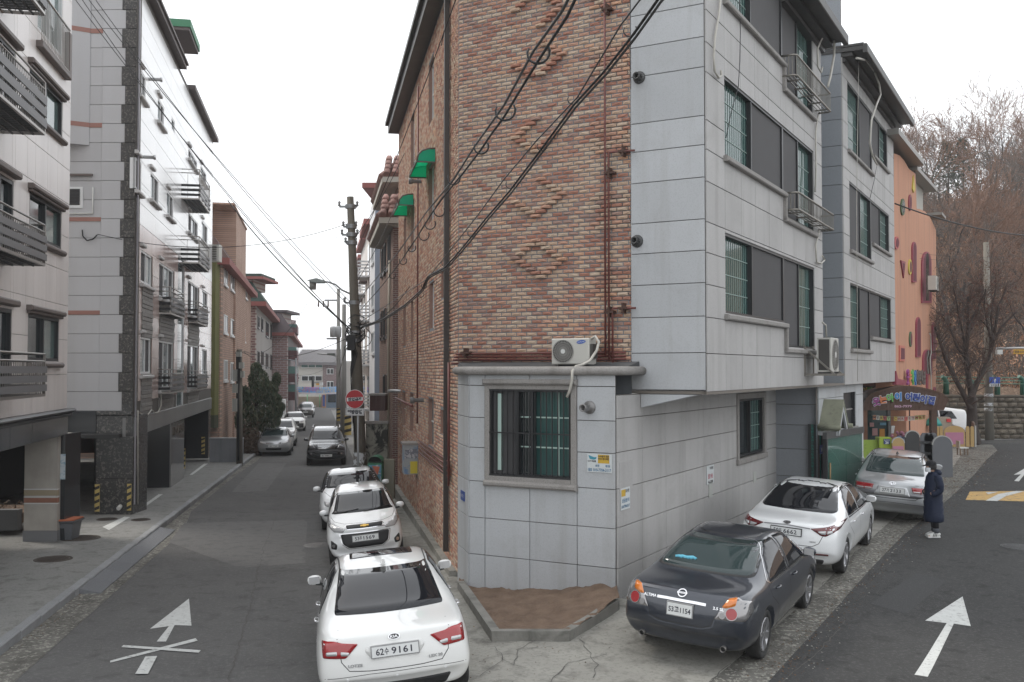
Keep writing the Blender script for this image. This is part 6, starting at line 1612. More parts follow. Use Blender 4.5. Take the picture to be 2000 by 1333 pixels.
# R3 grey white building, R4 a row of balcony stacks
P7=at(733,722,50.0);f7,b7=block('white building with grey corner panels beyond the tiled eaves',P7,DL,6.0,8,at(733,375,50).z,mat('white_grey_render',(.68,.69,.71),.7,streak=(1,.3,(.4,.4,.42))),z0=-3)
MB().box(P7.x,P7.x+1.2,P7.y-.3,P7.y+.5,-3,at(733,372,50).z).build('front_wall',mat('blue_grey_panel',(.20,.23,.28),.6),b7);q=MB();q.box(P7.x-.6,P7.x+3,P7.y-.7,P7.y+3,at(733,372,50).z,at(733,362,50).z);q.build('roof_trim',M_redtrim,b7)
fwin(f7,b7,[(727,470,731,510),(727,560,731,600),(727,650,731,690)])
for k,(px,Y,top_,w_,lab)in enumerate(((722,60,440,6,'white apartment block with stacked barred balconies, nearest of the far right row'),(714,74,468,9,'white apartment block with stacked balconies in the middle of the far right row'),(706,95,505,14,'white apartment block with stacked balconies farthest along the right row'))):
 P=at(px,722,Y);f,b=block(lab,P,DL,w_,7,at(px,top_,Y).z,mat('cream_far_wall',(.66,.63,.60),.8,streak=(1,.3,(.36,.34,.32))),z0=-4)
 MB(f.M).box(-.3,w_+.2,-7,.4,at(px,top_,Y).z,at(px,top_,Y).z+.35).build('roof_trim',M_redtrim,b)
 n=int((at(px,top_,Y).z+2)/2.7)
 for i in range(n):
  z0=-1.2+i*2.7
  q=MB(f.M);q.box(.3,w_*.45,.0,.75,z0,z0+.1);q.box(.3,w_*.45,.70,.75,z0+.1,z0+.3)
  for j in range(4):q.box(.3,w_*.45,.72,.76,z0+.30+.2*j,z0+.40+.2*j);q.box(.3,.34,.0,.75,z0+.30+.2*j,z0+.40+.2*j)
  q.build('balcony',mat('white_balcony',(.50,.50,.50),.6),b)
  q=MB(f.M);q.box(.6,w_*.4,.0,.04,z0+.2,z0+2.1);q.build('window',M_glassd,b)
  q=MB(f.M);q.box(w_*.55,w_*.9,.0,.5,z0,z0+.08)
  for j in range(3):q.box(w_*.55,w_*.9,.46,.5,z0+.3+.25*j,z0+.38+.25*j)
  q.build('rack',mat('rusty_rack',(.14,.10,.09),.7),b)
# ---- building closing the street, booth, banner, green posts
YE=172.0;E=lambda px,py:at(px,py,YE)
be=thing('building','white and purple brick house with a grey tiled roof closing the left street','building',(E(620,800).x,YE,-2.3))
M_wend=mat('white_end_render',(.52,.50,.46),.8);br8=brick_mat('purple_end_brick',(1,0),(.22,.15,.15),(.17,.12,.125),(.28,.22,.22),3.)
def ebox(x0,y0,x1,y1,Y0,Y1,nm,m,par=None):a=at(x0,y1,YE);b=at(x1,y0,YE);return MB().box(a.x,b.x,Y0,Y1,a.z,b.z).build(nm,m,par or be)
ebox(577,707,631,800,YE,YE+8,'wall',M_wend);ebox(631,707,664,800,YE-.3,YE+8,'wall',br8);ebox(664,705,700,800,YE+6,YE+14,'wall',M_wend)
a=E(575,709);b_=E(668,682);nt_=56
q=MB();q.add([(a.x,YE-1,a.z),(b_.x,YE-1,a.z),(b_.x-.5,YE+5,b_.z),(a.x+.3,YE+5,b_.z),(a.x,YE-1,a.z-.4),(b_.x,YE-1,a.z-.4)],[(0,1,2,3),(0,4,5,1)]);rf=q.build('roof',mat('grey_tile_roof',(.17,.16,.165),.8,noise=(1,.5)),be,fix=False)
q=MB()
for i in range(nt_):x=a.x+(b_.x-a.x)*(i+.5)/nt_;q.tube([(x,YE-1.05,a.z+.05),(x,YE+5,b_.z+.05)],.045,4,cap=False)
stuff(q.build('roof_tile',mat('grey_tile_ridge',(.24,.23,.235),.8),be,fix=False))
def ewin(x0,y0,x1,y1,mg=M_glassd,n=2,Y=YE-.02):
 a=at(x0,y1,YE);b=at(x1,y0,YE);q=MB();q.box(a.x,b.x,Y-.1,Y,a.z,b.z);o=q.build('window',M_ww,be)
 for i in range(n):w_=(b.x-a.x)/n;MB().box(a.x+w_*i+.1,a.x+w_*(i+1)-.05,Y-.14,Y-.11,a.z+.12,b.z-.12).build('pane',mg,o)
ewin(588,706.5,630,719,mat('teal_glazing',(.10,.22,.20),.15),3);ewin(589,734,629,745,M_glassd,3);ewin(639,720,652,731.5,M_glassd,2,YE-.35);ewin(639,745,652,757,M_glassd,2,YE-.35);ewin(581,707,586,715,M_glassd,1);ewin(581,735,585,742,M_glassd,1)
# booth
bt=thing('police_booth','small blue grey booth with an orange and blue panel at the far street end','booth',at(648,798,160))
YB_=160.;bb=lambda x0,y0,x1,y1,nm,m,Y0=YB_,Y1=YB_+3:MB().box(at(x0,0,YB_).x,at(x1,0,YB_).x,Y0,Y1,at(0,y1,YB_).z,at(0,y0,YB_).z).build(nm,m,bt)
M_bth=mat('booth_blue',(.16,.22,.29),.6)
bb(641,768,662,799,'booth_body',M_bth);bb(633.5,768,641,798,'side_panel',mat('booth_orange',(.50,.27,.13),.6),YB_-.2);bb(635,772,639.5,794,'blue_panel',mat('booth_deep_blue',(.05,.09,.32),.5),YB_-.3,YB_-.21)
bb(645,771,660,786,'window',M_glassd,YB_-.1,YB_-.01)
q=MB();p=at(652,768,YB_-.2);put_text(q,'희망지구대',.5,(p.x,p.y,p.z),(1,0,0),(0,0,1));bb(640,766,662,770,'sign_board',M_ww,YB_-.15,YB_-.05);q.build('sign_text',mat('sign_navy',(.05,.05,.25),.5),bt,fix=False)
# low wall and green net posts
q=MB();a=at(577,797,164);b_=at(633,775,164);q.box(a.x,b_.x,164,164.4,a.z-.5,b_.z);solo(q,'tan_wall',mat('tan_board_wall',(.34,.29,.22),.9,noise=(.5,.5)),'tan boarded wall behind the far cars at the end of the street','wall')
for k,px in enumerate((600,624.5)):
 q=MB();p=at(px,800,162.5);q.tube([(p.x,p.y,-2.4),(p.x,p.y,at(px,770,162.5).z)],.09,6);solo(q,'green_post',mat('green_post',(.12,.35,.18),.6),('green post before the tan wall, left one of two','green post before the tan wall, right one beside the booth')[k],'post')
# banner across the end of the street
YN=140.;a=at(578,757,YN);b_=at(657,755,YN)
bn=thing('street_banner','light blue banner with white and pink lettering across the far street end','banner',a)
n=14;mb=MB()
for i in range(n):
 for j,(y0,y1,mi)in enumerate(((755.5,766,0),(766,769.5,1))):
  sg=lambda t_:-.10*sin(pi*t_)
  t0,t1=i/n,(i+1)/n;x0=a.x+(b_.x-a.x)*t0;x1=a.x+(b_.x-a.x)*t1;za,zb=at(600,y0,YN).z,at(600,y1,YN).z
  mb.quad((x0,YN+.05*sin(i*2),za+sg(t0)),(x1,YN+.05*sin(i*2+2),za+sg(t1)),(x1,YN+.05*sin(i*2+2),zb+sg(t1)),(x0,YN+.05*sin(i*2),zb+sg(t0)),mi)
mb.build('banner_cloth',[mat('banner_blue',(.16,.52,.95),.7),mat('banner_white',(.75,.72,.75),.7)],bn,fix=False)
q=MB();put_text(q,'안내',.42,(at(588,760,YN).x,YN-.1,at(588,759.5,YN).z),(1,0,0),(0,0,1),bold=.02);put_text(q,'통학 안전을 위하여',.42,(at(640,760,YN).x,YN-.1,at(588,759.5,YN).z),(1,0,0),(0,0,1),bold=.02,fit=2.2);put_text(q,'주차질서 확립',.32,(at(636,763,YN).x,YN-.1,at(588,763.8,YN).z),(1,0,0),(0,0,1),bold=.02)
q.build('banner_text',M_ww,bn,fix=False)
q=MB();put_text(q,'어린이 보호구역',.44,(at(608,760,YN).x,YN-.1,at(588,759.5,YN).z),(1,0,0),(0,0,1),bold=.02,fit=2.2);put_text(q,'학교 앞 서행',.3,(at(604,763,YN).x,YN-.1,at(588,763.8,YN).z),(1,0,0),(0,0,1));q.build('banner_text',mat('banner_pink',(.75,.25,.45),.6),bn,fix=False)
# ------------------------------------------------------------- kindergarten, porch, fences
M_or=mat('orange_render',(.52,.265,.165),.85,noise=(.8,.4),col2=(.43,.215,.14),streak=(1.6,.5,(.27,.16,.12)),bump=(25,.01))
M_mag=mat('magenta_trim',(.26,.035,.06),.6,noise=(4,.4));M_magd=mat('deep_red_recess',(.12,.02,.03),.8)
kg=thing('kindergarten','orange rendered kindergarten with a wavy top and red arched windows','building',FR.p(21.2,1))
KF=Fac(FR.p(20.9,0,-.0)[:2],DR[:2]);
def kpoly(px,y0,y1,nm,m,par=kg):q=MB(KF.M);q.prism([KF.hit(a,b)for a,b in px],y0,y1);return q.build(nm,m,par)
kpoly([(1746,300),(1757,304),(1766,314),(1775,330),(1788,340),(1789.5,375),(1790.5,408),(1797,409),(1806,413),(1816,424),(1822,436),(1828,450),(1828,862),(1770,880),(1770,790),(1746,790)],-.6,0,'wall',M_or)
MB(KF.M).box(KF.t(1828)-.05,KF.t(1828),-6,-.61,0,11).build('end_wall',M_or,kg)
kpoly([(1786,333),(1819,370),(1819,450),(1786,430)],-3.9,-.35,'upper_wall',mat('pale_cement_board',(.42,.41,.37),.85,streak=(1.2,.5,(.30,.29,.26))))
q=MB(KF.M);a=KF.hit(1784,325);b=KF.hit(1824,369)
q.add([(a[0],-4.2,a[1]),(b[0],-4.2,b[1]),(b[0],.15,b[1]),(a[0],.15,a[1]),(a[0],-4.2,a[1]-.16),(b[0],-4.2,b[1]-.16),(b[0],.15,b[1]-.16),(a[0],.15,a[1]-.16)],[(0,1,2,3),(4,7,6,5),(0,3,7,4),(1,5,6,2),(3,2,6,7),(0,4,5,1)]);q.build('parapet_cap',mat('grey_metal_cap',(.25,.24,.22),.5),kg)
q=MB(KF.M);a=KF.hit(1744,276);b=KF.hit(1784,316)
q.add([(a[0]-1.5,-3,a[1]+.1),(b[0],-3,b[1]),(b[0],.4,b[1]),(a[0]-1.5,.4,a[1]+.1),(a[0]-1.5,-3,a[1]-.1),(b[0],-3,b[1]-.2),(b[0],.4,b[1]-.2),(a[0]-1.5,.4,a[1]-.1)],[(0,1,2,3),(4,7,6,5),(0,3,7,4),(1,5,6,2),(3,2,6,7),(0,4,5,1)]);q.build('roof_eave',mat('grey_metal_cap',(.25,.24,.22),.5),kg)
q=MB(KF.M);a=KF.hit(1768,262);b=KF.hit(1768,285);q.lathe([(.28,b[1]-a[1]-.0),(.001,0)],c=(a[0],-.8,a[1]),n=4);q.build('yellow_spire',mat('yellow_spire',(.6,.5,.12),.6),kg)
q=MB(KF.M);a=KF.hit(1819,421);b=KF.hit(1852,421);q.box(a[0],a[0]+1.6,-1,.45,a[1],a[1]+.12);q.build('canopy_roof',mat('grey_metal_cap',(.25,.24,.22),.5),kg)
def ell(cx,cy,rx,ry,m,mi=M_magd,nm='porthole'):
 P=[(cx+rx*cos(2*pi*k/24),cy+ry*sin(2*pi*k/24))for k in range(24)];o=kpoly(P,-.1,.05,nm,m)
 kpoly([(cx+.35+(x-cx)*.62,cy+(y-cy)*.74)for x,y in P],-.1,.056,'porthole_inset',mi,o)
M_kgreen=mat('kg_green',(.07,.11,.05),.7);M_kyel=mat('kg_yellow',(.52,.42,.07),.7)
ell(1761.5,405,3.8,16.5,M_kgreen,M_glassd);ell(1776,396.5,2.6,16,M_mag);ell(1776,522,3,15,M_kyel);ell(1777,663,2.3,15,M_kgreen);ell(1749.5,475,4.6,12.5,mat('pink_trim',(.42,.10,.10),.7));ell(1826.5,672,1.8,12,M_kyel)
kpoly([(1782.5,343),(1785,370),(1782.5,377),(1780.3,370)],-.05,.05,'yellow_drop',M_kyel)
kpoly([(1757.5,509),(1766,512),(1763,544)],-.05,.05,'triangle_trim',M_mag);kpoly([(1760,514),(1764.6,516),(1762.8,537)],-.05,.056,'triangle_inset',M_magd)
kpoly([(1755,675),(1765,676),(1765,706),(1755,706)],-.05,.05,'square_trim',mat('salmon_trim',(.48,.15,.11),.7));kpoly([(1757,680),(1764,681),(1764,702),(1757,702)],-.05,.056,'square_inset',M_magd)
def arch(x0,x1,yt,yb,nm='arched_window',inset=1.2,glass=None,yc=.12):
 n=10;cx=(x0+x1)/2;h=(yb-yt)*yc+(x1-x0)*.6
 P=[(x1,yb)]+[(cx+(x1-x0)/2*cos(pi*k/n),yt+h-h*sin(pi*k/n))for k in range(n+1)]+[(x0,yb)]
 o=kpoly(P,-.1,.06,nm,M_mag)
 P2=[(cx+.3+(x-cx)*(1-inset*2/(x1-x0)),yt+(yb-yt)*.5+(y-(yt+(yb-yt)*.5))*.93)for x,y in P]
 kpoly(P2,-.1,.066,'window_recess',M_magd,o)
 if glass:kpoly([(cx+.3+(x-cx)*.42,y-1)for x,y in P2],-.1,.07,'pane',glass,o)
arch(1779.5,1787.5,473,552);arch(1798.5,1817,492,592,glass=M_glassd,inset=2);arch(1787.3,1795.8,620,698);arch(1819,1825.5,630,702);arch(1800.5,1818.5,683,733,glass=M_glassd,inset=2);arch(1822,1826,756,790)
kpoly([(1808,733),(1811,733),(1811,764),(1820,764),(1820,770),(1800,770),(1800,764),(1808,764)],-.05,.05,'red_band',M_mag)
kpoly([(1746,725),(1750,740),(1765,744),(1765,752),(1746,752)],-.05,.08,'red_skirt',M_mag)
q=MB(KF.M);pts=[KF.hit(x,y)for x,y in((1810,652),(1812,656),(1813,690),(1810.5,700),(1813,740),(1813,860))];q.tube([(a,.12,b)for a,b in pts],.025,5);q.build('white_conduit',M_hose,kg)
cols=[mat('ltr_purple',(.28,.05,.22),.5),mat('ltr_orange',(.62,.19,.07),.5),mat('ltr_green',(.12,.38,.08),.5),mat('ltr_blue',(.03,.19,.48),.5),mat('ltr_navy',(.03,.06,.26),.5)]
for i,ch in enumerate('웃는아이어린이집'):
 t_,z_=KF.hit(1766.5+i*4.6,737+(i%2)*1.2);q=MB(KF.M);put_text(q,ch,.42,(t_,.12,z_),(1,0,0),(0,0,1),bold=.02,depth=.03);q.build('sign_letter',[cols[min(i,4)],cols[1],cols[2],cols[3],mat('ltr_dark_brown',(.12,.10,.09),.6)][min(i,4)],kg,fix=False)  # letters after the fourth share one dark brown colour
# the ground floor under block two: recess wall with glazed door, brown wall, small sign board
YP=34.0
def pbox(x0,y0,x1,y1,Y0,Y1,nm,m,par):a=at(x0,y1,Y0);b=at(x1,y0,Y0);return MB().box(min(a.x,b.x),max(a.x,b.x),Y0,Y1,a.z,b.z).build(nm,m,par)
rc=thing('glazed_entrance','dark glazed entrance front with papers on its door behind the wooden porch','shop front',at(1715,880,37))
pbox(1672,745,1777,900,37.6,37.8,'back_wall',mat('dark_red_brown_wall',(.05,.022,.02),.8),rc)
pbox(1694,800,1735,900,37.2,37.5,'glass_door',mat('shop_glass',(.02,.05,.055),.08,spec=.8),rc)
pbox(1736,760,1739,900,37.1,37.5,'door_post',mat('grey_post',(.14,.14,.14),.6),rc);pbox(1692,800,1694,900,37.1,37.5,'door_post',mat('grey_post',(.14,.14,.14),.6),rc)
for x0,y0,x1,y1,m in((1741,832,1751,847,M_ww),(1704,837,1714,851,mat('pink_paper',(.35,.2,.2),.7)),(1719,826,1731,831,mat('blue_paper',(.10,.25,.36),.7)),(1718,838,1728,858,mat('orange_figure',(.42,.20,.04),.7)),(1699,826,1707,834,mat('pink_paper',(.35,.2,.2),.7))):
 pbox(x0,y0,x1,y1,37.15,37.17,'paper',m,rc)
sb=thing('sign_board','long board with coloured Korean letters under the granite overhang, partly hidden by the porch','sign',at(1700,765,35.2))
pbox(1680,754,1728,768,35.2,35.3,'board',mat('board_dark',(.035,.04,.035),.7),sb)
pbox(1680,769,1704,776,35.1,35.3,'lower_board',mat('board_pale_green',(.22,.30,.25),.7),sb)
for i,(ch,m)in enumerate((('어',mat('ltr_yellow',(.45,.33,.08),.5)),('린',cols[2]),('이',mat('ltr_teal',(.12,.28,.34),.5)),('집',M_ww))):
 p=at(1688.5+i*10.5,762.5,35.17);q=MB();put_text(q,ch,.15,p,(1,0,0),(0,0,1),bold=.012,depth=.01);q.build('sign_letter',m,sb,fix=False)
# wooden porch with a bowed front board made of upright planks
M_wood=mat('dark_brown_wood',(.085,.042,.025),.65,wave=(6,4.,.5),col2=(.055,.028,.018),rand=.12);M_wood2=mat('red_brown_post',(.15,.06,.028),.6,noise=(3,.5),col2=(.09,.035,.018))
po=thing('wooden_porch','brown wooden porch whose arched front board carries coloured Korean letters','porch',at(1760,890,YP))
def archy(px):u=(px-1762)/81.;return 755+20*abs(u)**1.9+(6*max(0,abs(u)-.88)/.12)
n=20
for i in range(n):
 x0=1682+(1843-1682)*i/n;x1=1682+(1843-1682)*(i+1)/n
 P=[(at(x0+.12,802,YP).x,at(x0,802,YP).z),(at(x1-.12,802,YP).x,at(x1,802,YP).z),(at(x1-.12,0,YP).x,at(x1,archy(x1),YP).z),(at(x0+.12,0,YP).x,at(x0,archy(x0),YP).z)]
 MB().prism(P,YP-.02+.004*(i%2),YP+.06).build('plank',M_wood,po)
mb=MB();Q=[(at(1682+161*i/16,0,YP).x,at(0,archy(1682+161*i/16)-1,YP).z)for i in range(17)]
for a,b in zip(Q,Q[1:]):mb.add([(a[0],YP-.03,a[1]),(b[0],YP-.03,b[1]),(b[0],YP+1.6,b[1]),(a[0],YP+1.6,a[1]),(a[0],YP-.03,a[1]-.06),(b[0],YP-.03,b[1]-.06),(b[0],YP+1.6,b[1]-.06),(a[0],YP+1.6,a[1]-.06)],[(0,1,2,3),(4,7,6,5),(0,4,5,1),(3,2,6,7)])
mb.build('porch_roof',M_wood,po)
for x0,x1,m,Y in((1683,1694,M_wood2,YP+.02),(1819,1830,M_wood,YP+.02),(1684,1692,M_wood2,YP+1.4),(1819,1827,M_wood,YP+1.4)):
 a=at(x0,800,Y);b=at(x1,800,Y);MB().box(a.x,b.x,Y,Y+.2,gz(a.x,Y)-.05,a.z+.02).build('post',m,po)
for ch,x,y,m in(('웃',1711.5,785,cols[0]),('는',1724.5,780.5,cols[1]),('아',1738.5,777.5,cols[2]),('이',1754,775,cols[3]),('어',1775,775.5,cols[4]),('린',1790,776.5,cols[4]),('이',1803.5,780,cols[4]),('집',1818.5,782,cols[4])):
 u=(x-1762)/81;an=-.35*u if abs(u)>.2 else 0
 p=at(x,y,YP-.05);ux=(cos(an),0,sin(an));uz=(-sin(an),0,cos(an))
 q=MB();put_text(q,ch,.20,(p.x,YP-.045,p.z),ux,uz,bold=.028,depth=.006);o=q.build('letter_outline',mat('letter_pale',(.6,.62,.66),.5),po,fix=False)
 q=MB();put_text(q,ch,.20,(p.x,YP-.062,p.z),ux,uz,bold=.013,depth=.006);q.build('sign_letter',m,po,fix=False)
q=MB();p=at(1764,794,YP-.04);put_text(q,'862-7979',.075,p,(1,0,0),(0,0,1),bold=.004,fit=34*YP/1944);q.build('phone_number',mat('ltr_pinkish',(.45,.28,.36),.5),po,fix=False)
# paper garland MERRY CHRISTMAS
gr=thing('paper_garland','garland of coloured paper cards spelling MERRY CHRISTMAS hung inside the wooden porch','garland',at(1765,812,YP+.5))
YG=YP+.5;cc=[(.6,.25,.12),(.6,.6,.55),(.55,.45,.1),(.45,.1,.1),(.35,.55,.25),None,(.6,.5,.12),(.5,.45,.38),(.6,.55,.5),(.6,.18,.15),(.6,.58,.5),(.6,.55,.5),(.45,.5,.2),(.5,.45,.1),(.6,.5,.2)]
for i,ch in enumerate('MERRY CHRISTMAS'):
 if ch==' ':continue
 x=1708+i*6.85;y=815.5+2.8*sin(pi*i/14)-(.5 if i>11 else 0)
 p=at(x,y,YG);an=.12*sin(i*2.3);o=MB(Matrix.Translation(p)@Matrix.Rotation(an,4,'Y')).box(-.055,.055,0,.004,-.075,.075).build('paper_card',mat('card_%s'%'abcdefghijklmno'[i],cc[i],.7),gr)
 q=MB();put_text(q,ch,.085,(p.x,YG-.005,p.z),(cos(an),0,-sin(an)),(sin(an),0,cos(an)),bold=.003);q.build('card_letter',(K_ink,mat('card_red',(.35,.03,.04),.6))[i>5],o,fix=False)
q=MB();q.tube([at(1702+i*11,811.5+2.8*sin(pi*i/10),YG-.01)for i in range(11)],.004,4);q.build('garland_string',M_hose,gr)
# low lime wall with number plate 26
lm_=mat('lime_board',(.26,.36,.05),.7,noise=(1.6,.5),col2=(.22,.32,.06),stain=(9,.7,(.10,.13,.03),.56,.66))
lw_=thing('lime_wall','low lime green painted wall with a taller lime cabinet bearing the blue number plate 26','low wall',at(1700,900,31.0))
pbox(1683,860,1724,905,31.0,31.12,'wall_panel',lm_,lw_);pbox(1718,855,1741,905,30.8,31.15,'cabinet',mat('lime_cabinet',(.27,.36,.03),.6),lw_)
o=pbox(1726.5,858,1738.5,868,30.77,30.795,'number_plate',mat('number_blue',(.02,.05,.17),.5),lw_);q=MB();p=at(1732.5,864.8,30.765);put_text(q,'26',.075,p,(1,0,0),(0,0,1),bold=.003);p=at(1732.5,860.3,30.765);put_text(q,'동서대로',.035,p,(1,0,0),(0,0,1));q.build('number_text',M_ww,o,fix=False)
# rounded boards and pickets
def rboard(px0,px1,yt,yb,Y,m,name,label,cat,round_=True,th=.05,edge=None,pick=0):
 a=at(px0,yb,Y);b=at(px1,yb,Y);w=b.x-a.x;zt_=at(px0,yt,Y).z;r=w/2;zb=gz((a.x+b.x)/2,Y)-.03
 P=[(a.x,zb),(b.x,zb)]+[(a.x+r+r*cos(pi*k/12),zt_-r*.9+r*.9*sin(pi*k/12))for k in range(13)]
 t=thing(name,label,cat,(a.x+r,Y,zb+.03));q=MB();q.prism(P,Y,Y+th);q.build('board',m,t)
 if edge:
  q=MB()
  for k in range(12):
   c0,c1=[(a.x+r+r*cos(pi*kk/12),zt_-r*.9+r*.9*sin(pi*kk/12))for kk in(k,k+1)];q.bar((c0[0],Y+th/2,c0[1]),(c1[0],Y+th/2,c1[1]),th+.01,.03)
  q.build('board_edge',edge,t)
 return t
M_gw=mat('grey_stained_wood',(.13,.135,.145),.75,wave=(9,3,.4),col2=(.09,.093,.10));M_dw=mat('dark_stained_wood',(.045,.045,.047),.75,wave=(9,3,.3));M_yw=mat('yellow_pine',(.42,.29,.12),.7,wave=(8,3,.4),col2=(.32,.20,.08));M_pk=mat('pink_board',(.40,.17,.26),.7)
M_edge=mat('pale_edge',(.38,.38,.36),.7)
rboard(1822,1861,852,922,31.5,M_gw,'rounded_board','tall grey wooden board with a round top and pale edge standing right of the porch','fence board',edge=M_edge)
rboard(1769,1797,842,905,31.6,M_dw,'rounded_board','dark wooden board with a round top under the porch behind the silver car','fence board',edge=M_edge)
t=rboard(1743,1767,855,898,30.6,M_yw,'rounded_board','small yellow pine board with a round top and pink lower half beside the lime cabinet','fence board',edge=M_edge)
pbox(1744,872,1765,896,30.58,30.6,'pink_panel',M_pk,t)
pf=thing('picket_fence','short grey picket fence between the dark and the grey rounded boards','fence',at(1808,900,31.8))
for i in range(3):
 x0=1798+i*8;a=at(x0,902,31.8);b=at(x0+6.8,0,31.8);zt_=at(0,846,31.8).z;w=b.x-a.x
 MB().prism([(a.x,a.z-.1),(b.x,a.z-.1),(b.x,zt_-w*.4),(b.x-w*.25,zt_),(a.x+w*.25,zt_),(a.x,zt_-w*.4)],31.8,31.83).build('picket',M_gw,pf)
for y in(862,884):pbox(1797,y,1821,y+5,31.76,31.8,'fence_rail',M_dw,pf)
YF=41.5
yf=thing('picket_fence','yellow pine kindergarten fence with a pink board, in front of the white vehicles','fence',at(1865,873,YF))
for i,(x0,x1,yt)in enumerate(((1829,1835,834),(1836,1842,833),(1887,1894,833),(1896,1903,833))):
 a=at(x0,873,YF);b=at(x1,873,YF);zt_=at(0,yt,YF).z;w=b.x-a.x
 MB().prism([(a.x,a.z),(b.x,a.z),(b.x,zt_-w*.5),(b.x-w*.25,zt_),(a.x+w*.25,zt_),(a.x,zt_-w*.5)],YF,YF+.04).build('picket',M_yw,yf)
a=at(1844,873,YF);b=at(1885,873,YF);zt_=at(0,832,YF).z
MB().prism([(a.x,a.z),(b.x,a.z)]+[((a.x+b.x)/2+(b.x-a.x)/2*cos(pi*k/12),zt_-.25+.25*sin(pi*k/12))for k in range(13)],YF,YF+.04).build('fence_panel',M_yw,yf);pbox(1847,845,1882,868,YF-.02,YF,'pink_panel',M_pk,yf)
a=at(1904,873,YF);MB().box(a.x,a.x+.06,YF-.02,YF+.06,a.z,zt_).build('fence_post',M_edge,yf)
for k in range(9):MB().bar((a.x+.1+.13*k,YF+.3+.30*k,a.z),(a.x+.1+.13*k,YF+.3+.30*k,zt_+.1),.16,.05).build('picket',mat('pale_brown_slat',(.22,.16,.13),.8),yf)
# white chair
cp=gp(1880,889);ch=thing('chair','small wooden child chair with a white seat on the concrete beyond the grey board','chair',cp)
q=MB().bbox(cp.x-.17,cp.x+.17,cp.y-.16,cp.y+.16,cp.z+.26,cp.z+.30,.01);q.build('seat',M_white,ch)
for sx in(-1,1):
 for sy in(-1,1):MB().box(cp.x+sx*.14-.02,cp.x+sx*.14+.02,cp.y+sy*.13-.02,cp.y+sy*.13+.02,cp.z,cp.z+.258).build('leg',mat('chair_wood',(.17,.12,.08),.7),ch)
MB().box(cp.x-.19,cp.x-.15,cp.y-.15,cp.y+.15,cp.z+.302,cp.z+.55).build('backrest',mat('chair_pale',(.4,.38,.32),.7),ch)
# flowers in front of the porch
fl=thing('flower_tub','tub of faded pink and blue flowers inside the porch beside the dark rounded board','flowers',at(1760,865,33));r3=random.Random(2)
q=MB()
for i in range(60):
 p=at(1760+r3.gauss(0,5),853+r3.gauss(0,4),33+r3.gauss(0,.08));s_=r3.uniform(.03,.07)
 q.lathe([(.001,-s_),(s_*.8,-s_*.5),(s_,0),(s_*.7,s_*.6),(.001,s_)],c=p,n=7,mi=0 if p.z>at(0,853,33).z else 1)
q.build('flowers',[mat('faded_pink',(.28,.12,.16),.9),mat('faded_blue',(.12,.15,.22),.9)],fl);p=at(1760,868,33);MB().lathe([(.001,-.35),(.18,-.35),(.22,.1),(.001,.1)],c=p,n=12).build('tub',M_dw,fl)
# ------------------------------------------------------------- stone wall, rail, hill and trees
YW=47.0
sw=thing('stone_wall','retaining wall of rough square stones along the far side of the right street','wall',at(1900,856,YW))
w0=at(1800,857,YW);SWF=Fac((w0.x-6,YW+1.2),(1,-.06));zt0=at(1900,776,YW).z;zb0=gz(20,YW)-.1
MB(SWF.M).box(0,40,-.5,-.06,zb0,zt0-.05).build('wall_backing',mat('wall_shadow',(.045,.04,.034),.95),sw)
M_stn=mat('rough_wall_stone',(.20,.17,.13),.9,noise=(2.2,.7),col2=(.075,.064,.05),speck=(20,.5,(.24,.21,.17)),bump=(5,.08,8),rand=.3)
rs=random.Random(4);sm_=[]
for v_ in range(6):
 q=MB();n_=4;j=lambda s_:rs.uniform(-s_,s_);vs=[(x,0,z)for z in(0,1)for x in(0,1)]
 fr_=[[(x/3+j(.03)*(0<x<3),.10+j(.05)if(0<x<3 and 0<z<3)else .02+j(.015),z/3+j(.03)*(0<z<3))for x in range(4)]for z in range(4)]
 pts=[p for r_ in fr_ for p in r_];q.add(pts,[(z*4+x,z*4+x+1,z*4+x+5,z*4+x+4)for z in range(3)for x in range(3)])
 rim=[0,1,2,3,7,11,15,14,13,12,8,4];b0=16;q.v+=[(pts[i][0],-.1,pts[i][2])for i in rim]
 for i in range(12):q.f.append((rim[i],rim[(i+1)%12],b0+(i+1)%12,b0+i));q.m.append(0);q.smooth.append(False)
 sm_.append(q.mesh('stone',M_stn,fix=False))
rows_n=8;hh_=(zt0-zb0)/rows_n
far_=[]
for r_ in range(rows_n):
 x=-.3*(r_%2)
 while x<17:
  w_=rs.uniform(.28,.52)*1.15;o=link('stone',rs.choice(sm_),sw);o.location=SWF.p(x,zb0+r_*hh_+.012,-.02)-Vector(sw['_org']);o.scale=(w_-.03,1,hh_-.03);o.rotation_euler=(0,0,atan2(SWF.d.y,SWF.d.x))
  o.scale=(w_-.03,-1,hh_-.03)
  x+=w_
MB(SWF.M).bbox(0,40,-.5,.08,zt0-.04,zt0+.08,.03).build('wall_cap',mat('mossy_cap',(.10,.085,.065),.9,noise=(3,.6)),sw)
gf=thing('green_rail_fence','green rail fence with stout curved posts along the top of the stone wall','fence',at(1900,770,YW+1.5));M_gpost=mat('deep_green_post',(.02,.10,.065),.5)
for px in(1799,1848,1897,1948,1998,2048):
 Yg=YW+1.6-(px-1800)*.004;p0=at(px,773,Yg);p1=at(px,746,Yg);q=MB();q.tube([(p0.x,p0.y,zt0-.1),(p0.x,p0.y,p1.z),(p0.x-.08,p0.y-.05,p1.z+.14),(p0.x-.25,p0.y-.12,p1.z+.26)],.14,10,r2=.09);q.build('fence_post',M_gpost,gf)
for y in(736,742,748):
 q=MB();q.tube([at(px,y+(px-1800)*.012,YW+1.5-(px-1800)*.004)for px in(1780,1848,1897,1948,1998,2100)],.022,6);q.build('fence_rail',mat('pale_green_rail',(.10,.22,.16),.5),gf)
